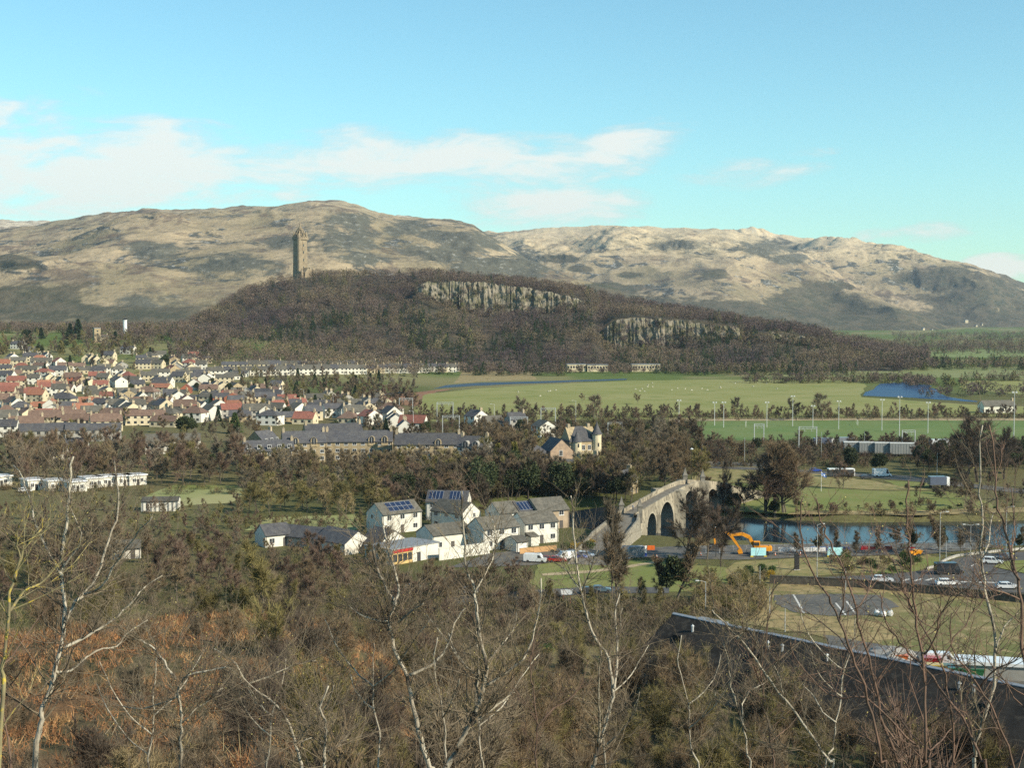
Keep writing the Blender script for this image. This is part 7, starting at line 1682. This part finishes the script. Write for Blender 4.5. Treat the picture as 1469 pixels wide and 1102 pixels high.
def extra(x0, x1, y0, y1, n, h0, h1, tints, gap=4):
    got = []; tr = 0
    while len(got) < n and tr < n * 20:
        tr += 1; p = GG(trng.uniform(x0, x1), trng.uniform(y0, y1))
        if river_dist(p.x, p.y) < 25.5 or not free(p, .8) or any((p.x - q.x) ** 2 + (p.y - q.y) ** 2 < gap * gap for q in got): continue
        got.append(p); far_extra.append((0, '', tuple(p), trng.uniform(h0, h1), '', '', trng.choice(tints), 1.0))
B_, G_, D_, R_, O2 = 'brown', 'grey', 'dark', 'red', 'olive'
extra(-60, 350, 655, 690, 70, 7, 13, [B_, G_, B_, R_]); extra(345, 700, 680, 715, 80, 5, 8, [B_, G_, B_, O2]); extra(690, 1000, 640, 705, 90, 8, 13, [B_, G_, B_, O2, D_])
extra(345, 700, 671, 684, 95, 6.2, 8.6, [B_, G_, B_, O2], 3); extra(-60, 345, 732, 800, 150, 3, 5.5, [B_, G_, O2, R_], 3); extra(345, 560, 748, 800, 70, 2.2, 3.6, [B_, R_, O2], 3)
extra(560, 1500, 597, 603.5, 170, 3.5, 8, [D_, B_, R_]); extra(765, 900, 690, 716, 40, 4, 6.5, [B_, O2, D_, R_], 2.5); extra(690, 890, 706, 742, 70, 7, 12, [D_, D_, B_, O2], 2.5)
extra(560, 1010, 614, 655, 130, 4, 8.5, [D_, B_, R_, B_]); extra(1000, 1500, 640, 678, 190, 3.5, 7, [D_, D_, B_, R_]); extra(340, 600, 541, 600, 130, 6, 11, [B_, O2, G_, R_])
extra(-60, 330, 478, 520, 230, 8, 14, [B_, G_, D_, O2]); extra(-60, 560, 530, 650, 120, 4, 9, [B_, G_, D_, O2], 7); extra(560, 860, 700, 738, 50, 7, 11, [D_, B_, R_])
rng = np.random.default_rng(41); VC = [placed(LOV[k % 6], a, rng) for k, a in enumerate(WAIT[285:] + far_extra)]
VV = [v for v, c in VC]; CC = [c for v, c in VC]
VV = np.concatenate(VV)
struct(link('bare_tree_belts', npmesh('bare_tree_belts', VV, np.arange(len(VV)).reshape(-1, 3), m_far, np.concatenate(CC))), 'stuff')
# scrub strips and undergrowth nobody could count
def scrub(name, P, Hh, cols, seed, per, wd, ln):
    rng = np.random.default_rng(seed); n = len(P)
    B = np.repeat(P, per, 0) + rng.normal(0, 1, (n * per, 3)) * np.array([Hh * .35, Hh * .35, 0]); B[:, 2] += rng.uniform(0, .75, n * per) * Hh
    Dr = rng.normal(0, .6, (n * per, 3)) + np.array([0, 0, .8]); Dr /= np.linalg.norm(Dr, axis=1, keepdims=True)
    V = tris_along(B, Dr, ln * rng.uniform(.5, 1.5, n * per), wd * rng.uniform(.6, 1.4, n * per), rng)
    c = np.array(cols)[rng.integers(0, len(cols), n)] * rng.uniform(.7, 1.35, (n, 1)); c = c.repeat(per * 3, 0)
    return struct(link(name, npmesh(name, V, np.arange(len(V)).reshape(-1, 3), m_far, c)), 'stuff')
def strip_pts(boxes, seed):
    rng = np.random.default_rng(seed); P = []
    for (x0, x1, y0, y1, n) in boxes:
        for _ in range(n):
            p = G(rng.uniform(x0, x1), rng.uniform(y0, y1), 0); z = gz(p.x, p.y)
            if z > -.4 or p.y > 900: P.append((p.x, p.y, max(z, 0) if p.y > 240 else z))
    return np.array(P)
scrub('railway_scrub', strip_pts([(560, 1500, 597, 602, 420), (560, 1000, 606, 618, 300), (560, 1000, 610, 650, 420), (1000, 1500, 634, 672, 700), (560, 700, 598, 606, 80)], 3), 2.4, [(.09, .06, .045), (.07, .052, .038), (.11, .085, .05), (.04, .05, .025)], 4, 46, .16, 1.3)
scrub('river_scrub', strip_pts([(1020, 1500, 738, 744, 200), (560, 860, 700, 745, 240), (0, 560, 700, 712, 160), (345, 900, 745, 758, 120)], 5), 1.8, [(.12, .085, .05), (.085, .07, .04), (.05, .06, .03), (.14, .11, .055)], 6, 46, .12, 1.1)
scrub('thicket_undergrowth', strip_pts([(-60, 345, 770, 900, 620), (345, 560, 795, 900, 420), (560, 760, 830, 930, 420), (760, 1000, 865, 930, 300), (1000, 1090, 850, 890, 120)], 7), 2.0, [(.16, .125, .08), (.13, .10, .065), (.16, .14, .065), (.125, .09, .07), (.08, .07, .045)], 8, 60, .07, 1.1)
rng = np.random.default_rng(9); n = 15000
dd = np.sqrt(rng.uniform(18 ** 2, 235 ** 2, n)); aa = np.where(rng.uniform(0, 1, n) < .75, rng.uniform(-.42, .14, n), rng.uniform(.1, .40, n))
X, Y = np.sin(aa) * dd, np.cos(aa) * dd; Z = ground(X, Y); ok = (Z > 1.0)
X, Y, Z = X[ok], Y[ok], Z[ok]; dn = np.hypot(X, Y)
bi = fbm(X / 14, Y / 14, 5, 11) > -.05
near = dn < 110
def under(sel, name, cols, seed, per, wd, ln, h): scrub(name, np.stack([X[sel], Y[sel], Z[sel]], 1), h, cols, seed, per, wd, ln)
under(bi | ((X / Y < -.1) & (rng.uniform(0, 1, len(X)) < .75)), 'dead_bracken', [(.27, .135, .062), (.22, .11, .053), (.31, .19, .09), (.17, .09, .048)], 10, 18, .06, .55, .55)
under(~bi & ((X / Y > -.1) | (rng.uniform(0, 1, len(X)) < .35)), 'hillside_undergrowth', [(.15, .11, .07), (.17, .135, .075), (.11, .085, .058), (.21, .165, .11), (.085, .075, .045)], 11, 26, .03, .85, 1.1)
# ------------------------------------------------------------------ bare stems standing close to the viewpoint
m_birch = mat('birch_bark', (.47, .425, .335), (.27, .235, .18), 3.0, .85, 5, c3=(.07, .058, .045), stretch=(1, 1, .35), bump=.5)
m_stem = mat('young_bark', (.17, .105, .075), (.11, .075, .055), 4.0, .8, 4)
m_olive = mat('lichen_bark', (.24, .21, .11), (.16, .135, .085), 4.0, .9, 5, c3=(.48, .36, .06))
m_twig = mat('birch_twig', (.19, .152, .102), (.11, .086, .062), 2.0, .85, 3)
m_bud = mat('yellow_bud', (.40, .34, .12), (.30, .26, .09), 3.0, .8, 2)
def twig_mb(b, rng, p, d, L, r, lvl, buds):
    n = 4; pts = [Vector(p)]; d = Vector(d).normalized()
    for k in range(n):
        d = (d + Vector((rng.gauss(0, .16), rng.gauss(0, .16), rng.gauss(.05, .12)))).normalized(); pts.append(pts[-1] + d * L / n)
    b.tube(pts, np.linspace(r, r * .4, n + 1), 4 if lvl == 0 else 3, cap=False)
    if buds is not None and rng.random() < .14:
        q = pts[rng.randrange(1, n + 1)]; s = .0085
        a = Vector((rng.gauss(0, 1), rng.gauss(0, 1), rng.gauss(0, 1))).normalized() * s; c = Vector((rng.gauss(0, 1), rng.gauss(0, 1), rng.gauss(0, 1))).normalized() * s
        buds.add([q, q + a, q + a + c, q + c], [(0, 1, 2, 3)])
    if lvl < 2:
        for k in range(rng.randint(2, 4)):
            t = rng.uniform(.2, .95) * n; i = min(int(t), n - 1); q = pts[i].lerp(pts[i + 1], t - i)
            e = (d + Vector((rng.gauss(0, .6), rng.gauss(0, .6), rng.gauss(.2, .45)))).normalized()
            twig_mb(b, rng, q, e, L * rng.uniform(.35, .65), r * .6, lvl + 1, buds)
FRONT_N = 0
def stem_tree(depth, lines, widths, label, m, ntw=22, buds=True, tl=.7, name='birch_tree'):
    """lines: photo traces, first is the main stem from its lowest visible point up; every limb gets its own depth drift and side twigs"""
    global FRONT_N; FRONT_N += 1
    rng = random.Random(500 + FRONT_N)
    root = None; tw = MB(); bd = MB(); main3 = None
    if m is m_stem: ntw = int(ntw * .55); tl *= .75
    for li, (ln, wd) in enumerate(zip(lines, widths)):
        drift = rng.uniform(-.9, .9) if li else rng.uniform(-.3, .3)
        P3 = []
        for k, (x, y) in enumerate(ln):
            f = k / (len(ln) - 1)
            P3.append(PT(x, y, depth + drift * f * depth * .09))
        if li == 0:
            p0 = P3[0]; g0 = Vector((p0.x + rng.uniform(-.25, .25), p0.y + rng.uniform(-.2, .3), 0)); g0.z = gz(g0.x, g0.y)
            base = g0.copy(); n = 4
            P3 = [base.lerp(p0, i / n) + Vector((math.sin(i * 1.9) * .06, 0, 0)) for i in range(n)] + P3
            root = thing(name, label, 'tree', base, 0, 'bare stems close to the viewpoint')
        # smooth subdivision
        Q = []
        for i in range(len(P3) - 1):
            a = P3[max(i - 1, 0)]; b_ = P3[i]; c = P3[i + 1]; d = P3[min(i + 2, len(P3) - 1)]
            for s in (0, .33, .66):
                Q.append(.5 * ((2 * b_) + (c - a) * s + (2 * a - 5 * b_ + 4 * c - d) * s * s + (-a + 3 * b_ - 3 * c + d) * s ** 3))
        Q.append(P3[-1])
        Q = [q + Vector((rng.gauss(0, .006), rng.gauss(0, .01), 0)) - base for q in Q]
        r0 = wd[0] / 2 / FPX * depth; r1 = wd[1] / 2 / FPX * depth
        rad = [max(r0 + (r1 - r0) * (i / (len(Q) - 1)) ** .8, .002) for i in range(len(Q))]
        MB().tube(Q, rad, 8, cap=True).obj('trunk' if li == 0 else 'branch', m, root, smooth=True)
        L = sum((Q[i + 1] - Q[i]).length for i in range(len(Q) - 1))
        k0 = len(Q) // 3 if li == 0 else 1
        for k in range(int(ntw * 1.5) if li == 0 else max(8, int(ntw * .8))):
            i = rng.randrange(k0, len(Q) - 1); d = (Q[i + 1] - Q[i]).normalized()
            e = (d * .7 + Vector((rng.gauss(0, .7), rng.gauss(0, .6), rng.gauss(.25, .4)))).normalized()
            twig_mb(tw, rng, Q[i], e, tl * rng.uniform(.35, 1.2) * (1 - .3 * i / len(Q)), max(rad[i] * .38, .0028), 0, bd if buds else None)
    nt_ = len(tw.f); tw.add(bd.v, bd.f)
    o = tw.obj('crown', m_twig if m is m_birch else m, root)
    if bd.v:
        o.data.materials.append(m_bud); mi = np.zeros(len(tw.f), np.int32); mi[nt_:] = 1; o.data.polygons.foreach_set('material_index', mi)
    return root
stem_tree(13.5, [[(51, 1085), (58, 1040), (63, 1016), (77, 972), (88, 924), (92, 890), (90, 839), (89, 812), (92, 771), (97, 737), (99, 700), (104, 655)],
                 [(92, 894), (109, 863), (121, 853), (140, 826), (150, 788), (167, 747), (170, 706), (163, 660)], [(89, 826), (73, 800), (56, 764), (46, 734), (38, 700), (20, 668)],
                 [(90, 930), (116, 918), (143, 902), (170, 884), (191, 863), (208, 843), (232, 826)], [(80, 965), (102, 962), (136, 935), (167, 928), (180, 911), (211, 890)], [(121, 853), (145, 842), (172, 800), (196, 768), (218, 742)], [(89, 815), (110, 790), (118, 765), (104, 735), (100, 712)]],
          [(11, 3), (6, 2), (4.5, 1.6), (5, 1.6), (4, 1.5), (4, 1.5), (3, 1.4)], 'pale barked birch with forked stems, tallest at the left of the view', m_birch, 34)
stem_tree(11.0, [[(6, 1000), (2, 960), (10, 905), (16, 850), (26, 812), (40, 780), (58, 760)], [(12, 885), (34, 850), (56, 838), (74, 822)], [(20, 835), (28, 800), (24, 775), (30, 745)]], [(9, 2.5), (5, 2), (4, 1.5)], 'yellow lichened stem at the far left edge', m_olive, 7, tl=.6, name='lichened_tree')
stem_tree(12.0, [[(259, 1095), (259, 1057), (260, 1033), (259, 1010), (256, 986), (272, 969), (303, 962), (327, 957)], [(250, 976), (235, 950), (221, 931), (206, 920), (190, 918)], [(259, 1040), (280, 1020), (298, 1006), (318, 988)], [(257, 1000), (230, 1010), (200, 1018), (168, 1012)]], [(6, 2), (4, 1.4), (3, 1.4), (3, 1.3)], 'pale birch bent sharply right, between the tall left birch and the drooping one', m_birch, 30)
stem_tree(12.5, [[(432, 1110), (430, 1090), (422, 1061), (412, 1030), (385, 1003), (357, 982), (337, 952), (306, 931)], [(424, 1068), (445, 1040), (470, 1010), (480, 985)], [(357, 982), (390, 970), (420, 955), (452, 948)]], [(7, 2), (3.5, 1.4), (3, 1.3)], 'thin birch stem arching left over the brown bracken', m_birch, 26)
stem_tree(11.5, [[(465, 1115), (466, 1091), (466, 1064), (468, 1044), (460, 1015), (470, 985)], [(466, 1080), (485, 1070), (500, 1052)], [(466, 1066), (445, 1060), (428, 1068)]], [(8, 2.5), (4, 1.5), (3.5, 1.5)], 'short forked birch with the whitest bark near the bottom edge', m_birch, 26)
stem_tree(15.0, [[(620, 1115), (616, 1101), (604, 1061), (596, 1027), (589, 996), (584, 972), (568, 938), (563, 911), (558, 890), (566, 868), (553, 843), (541, 816), (536, 790)], [(587, 970), (618, 955), (635, 938), (645, 918), (652, 894), (668, 872)], [(572, 894), (591, 877), (607, 866)], [(566, 870), (572, 840), (560, 800), (552, 770), (548, 742)], [(556, 892), (540, 890), (515, 882), (498, 868)]],
          [(9.5, 3), (5, 1.8), (4, 1.5), (4.5, 1.6), (3, 1.3)], 'crooked pale birch leaning left below the shop', m_birch, 34)
stem_tree(14.0, [[(640, 1115), (643, 1100), (659, 1071), (672, 1044), (682, 1020), (696, 979), (698, 952), (689, 921), (686, 890), (681, 860), (679, 839), (671, 826), (667, 798), (664, 747), (662, 705)], [(672, 1044), (700, 1023), (720, 1006), (738, 994)], [(696, 985), (727, 965), (751, 945), (764, 918), (774, 870), (776, 830)], [(680, 850), (700, 815), (712, 780), (706, 745)], [(698, 955), (712, 935), (735, 905), (742, 880)]],
          [(11, 2.4), (6, 1.8), (5, 1.6), (3, 1.4), (3, 1.4)], 'tall white birch with a dark scarred bend in front of the white houses', m_birch, 36)
stem_tree(13.0, [[(639, 1112), (640, 1098), (638, 1054), (635, 1020), (626, 979), (622, 955), (628, 915)], [(636, 1030), (650, 1000), (660, 975)]], [(4.5, 1.6), (2.5, 1.2)], 'slender pale stem between the crooked and the tall white birch', m_birch, 22)
stem_tree(15.5, [[(850, 1115), (853, 1098), (863, 1061), (875, 1020), (880, 989), (873, 945), (856, 918), (842, 884), (832, 843), (825, 795), (822, 747), (820, 712)], [(880, 989), (886, 950), (885, 918), (883, 880), (890, 850)], [(860, 1070), (859, 1033), (858, 1000), (859, 965), (862, 935)], [(834, 850), (846, 820), (856, 790)], [(832, 846), (815, 822), (800, 810)]],
          [(8, 2), (4.5, 1.6), (4, 1.5), (2.5, 1.2), (2, 1)], 'curved pale stem rising past the near lawn, left of the bridge', m_birch, 30)
stem_tree(13.0, [[(770, 1112), (768, 1080), (770, 1050), (766, 1000), (760, 965), (764, 930), (772, 900)], [(768, 1050), (790, 1020), (815, 1005), (835, 985)]], [(4, 1.4), (3, 1.3)], 'thin twiggy stem between the tall white birch and the curved pale stem', m_stem, 26, name='young_tree')
stem_tree(9.5, [[(1195, 1110), (1190, 1093), (1160, 1050), (1129, 1009), (1095, 962), (1061, 917), (1037, 894), (1022, 876)], [(1129, 1009), (1118, 975), (1112, 950)], [(1061, 917), (1070, 900), (1066, 880)]], [(6, 1.8), (2.5, 1.2), (2, 1)], 'pale straight sapling slanting left across the dark roof', m_birch, 16, name='young_tree')
stem_tree(9.0, [[(1268, 1110), (1265, 1094), (1251, 1026), (1238, 982), (1221, 941), (1204, 890), (1187, 856), (1170, 829), (1153, 788), (1148, 747), (1150, 715)], [(1221, 941), (1205, 915), (1180, 895), (1160, 880)], [(1204, 890), (1212, 860), (1208, 825), (1215, 800)]], [(6.5, 1.8), (2.5, 1.2), (2.5, 1.2)], 'dark red sapling leaning left, its tip on the lamp post by the river', m_stem, 18, name='young_tree')
stem_tree(9.6, [[(1292, 1110), (1289, 1094), (1268, 1047), (1255, 985), (1241, 924), (1228, 877), (1212, 819), (1190, 778), (1177, 747), (1170, 715)], [(1255, 985), (1275, 950), (1290, 925)], [(1228, 877), (1245, 850), (1250, 815)]], [(7, 1.8), (3, 1.2), (2.5, 1.2)], 'dark red sapling just right of the leaning one, crossing the old tarmac', m_stem, 18, name='young_tree')
stem_tree(8.6, [[(1332, 1112), (1330, 1093), (1326, 1009), (1323, 941), (1313, 880), (1306, 822), (1304, 771), (1301, 734), (1303, 690)], [(1323, 941), (1340, 915), (1352, 880), (1372, 850)], [(1313, 880), (1296, 850), (1290, 815)]], [(7.5, 2), (3, 1.3), (2.5, 1.2)], 'straight dark upright sapling in front of the white bulk bags', m_stem, 18, name='young_tree')
stem_tree(9.2, [[(1369, 1112), (1367, 1093), (1362, 1009), (1350, 951), (1333, 917), (1309, 873), (1295, 840), (1280, 800)], [(1350, 951), (1368, 915), (1390, 890), (1408, 860)]], [(6, 1.6), (3, 1.2)], 'dark sapling curving left from the lower right, crossing the waste ground', m_stem, 18, name='young_tree')
stem_tree(10.5, [[(1398, 1112), (1400, 1081), (1408, 1037), (1425, 985), (1428, 924), (1418, 870), (1411, 832), (1406, 788), (1409, 740), (1404, 690), (1409, 610)], [(1428, 930), (1440, 900), (1460, 880)], [(1408, 800), (1422, 770), (1424, 735)]], [(8, 2.2), (3, 1.2), (3, 1.2)], 'pale grey sinuous stem at the right, its tip against the meadow', m_birch, 18, name='young_tree')
stem_tree(10.0, [[(1476, 1050), (1474, 1000), (1466, 930), (1464, 880), (1459, 832), (1445, 778), (1432, 730), (1428, 690), (1420, 610)], [(1459, 832), (1450, 800), (1455, 770), (1452, 700)], [(1462, 860), (1440, 850), (1420, 845), (1395, 820)]], [(9, 2.2), (4, 1.5), (3, 1.2)], 'thick brown stem at the right edge', m_stem, 22, name='young_tree')
stem_tree(9.0, [[(1414, 1112), (1408, 1093), (1388, 1043), (1360, 1002), (1326, 958), (1306, 938), (1285, 914), (1268, 883), (1262, 850)], [(1326, 958), (1322, 930), (1328, 905)]], [(6.5, 1.8), (2.5, 1.2)], 'reddish sapling slanting left behind the pale sinuous stem', m_stem, 18, name='young_tree')
stem_tree(9.4, [[(1322, 1100), (1300, 1060), (1241, 1002), (1200, 1002), (1163, 972), (1139, 941), (1130, 915)], [(1200, 1002), (1190, 970), (1195, 950)]], [(5, 1.5), (2.5, 1.1)], 'low reddish sapling arching left over the dark roof', m_stem, 18, name='young_tree')
stem_tree(10.2, [[(1075, 1115), (1072, 1085), (1068, 1050), (1066, 1010), (1078, 990), (1095, 982)], [(1068, 1050), (1052, 1000), (1046, 960), (1040, 925)]], [(5, 1.5), (4, 1.3)], 'pale hooked stem at the left of the dark roof', m_birch, 20, name='young_tree')
stem_tree(9.0, [[(1455, 1112), (1440, 1060), (1425, 1020), (1405, 985), (1378, 950), (1362, 915), (1366, 880)], [(1405, 985), (1430, 960), (1452, 950), (1475, 930)]], [(5.5, 1.5), (3, 1.2)], 'brown forked sapling in the lower right corner', m_stem, 20, name='young_tree')
stem_tree(10.0, [[(1110, 1112), (1108, 1080), (1100, 1030), (1092, 985), (1098, 930), (1104, 880), (1110, 830)], [(1092, 985), (1080, 950), (1086, 915)]], [(3.5, 1.2), (2.2, 1)], 'very thin dark upright sapling beside the pole in the dry grass', m_stem, 18, name='young_tree')

# more thin saplings along the bottom of the view
rs = random.Random(91)
for k in range(9):
    x = 30 + k * 165 + rs.uniform(-22, 22); top = rs.uniform(860, 985) if x < 950 else rs.uniform(800, 930); dp = rs.uniform(13, 24); y0 = 1112
    lean = rs.uniform(-45, 45); n = 6; ln = [(x + lean * (i / n) ** 1.3 + rs.uniform(-6, 6), y0 + (top - y0) * i / n) for i in range(n + 1)]
    br = []
    for j in range(3):
        i = rs.randint(1, 4); sx = rs.choice((-1, 1)); b0 = ln[i]; Lb_ = rs.uniform(40, 95)
        br.append([b0, (b0[0] + sx * Lb_ * .35, b0[1] - Lb_ * .3), (b0[0] + sx * Lb_ * .65, b0[1] - Lb_ * .75), (b0[0] + sx * Lb_ * rs.uniform(.7, 1.0), b0[1] - Lb_ * 1.15)])
    pale = (x < 950 and rs.random() < .72) or rs.random() < .3
    o = stem_tree(dp, [ln] + br, [(4.2, 1.2)] + [(2.4, 1)] * 3, 'thin pale sapling along the bottom of the view, between the larger birches' if pale else 'thin brown sapling along the bottom of the view, between the larger stems', m_birch if pale else m_stem, 20, name='thin_sapling')
    o['group'] = 'thin pale saplings' if pale else 'thin brown saplings'
# ------------------------------------------------------------------ air
hz_ = MB().box(-11800, 11800, -11800, 11900, -60, 900).obj('haze', None)
struct(hz_, 'stuff')
mz = D.materials.new('haze'); mz.use_nodes = True
mz.node_tree.nodes.clear(); t = NT(mz.node_tree)
pv = t.n('ShaderNodeVolumePrincipled'); o_ = t.n('ShaderNodeOutputMaterial')
pv.inputs['Color'].default_value = (.70, .84, 1.0, 1); pv.inputs['Density'].default_value = 3.3e-5; pv.inputs['Anisotropy'].default_value = .2
mz.node_tree.links.new(pv.outputs[0], o_.inputs['Volume'])
hz_.data.materials.append(mz)
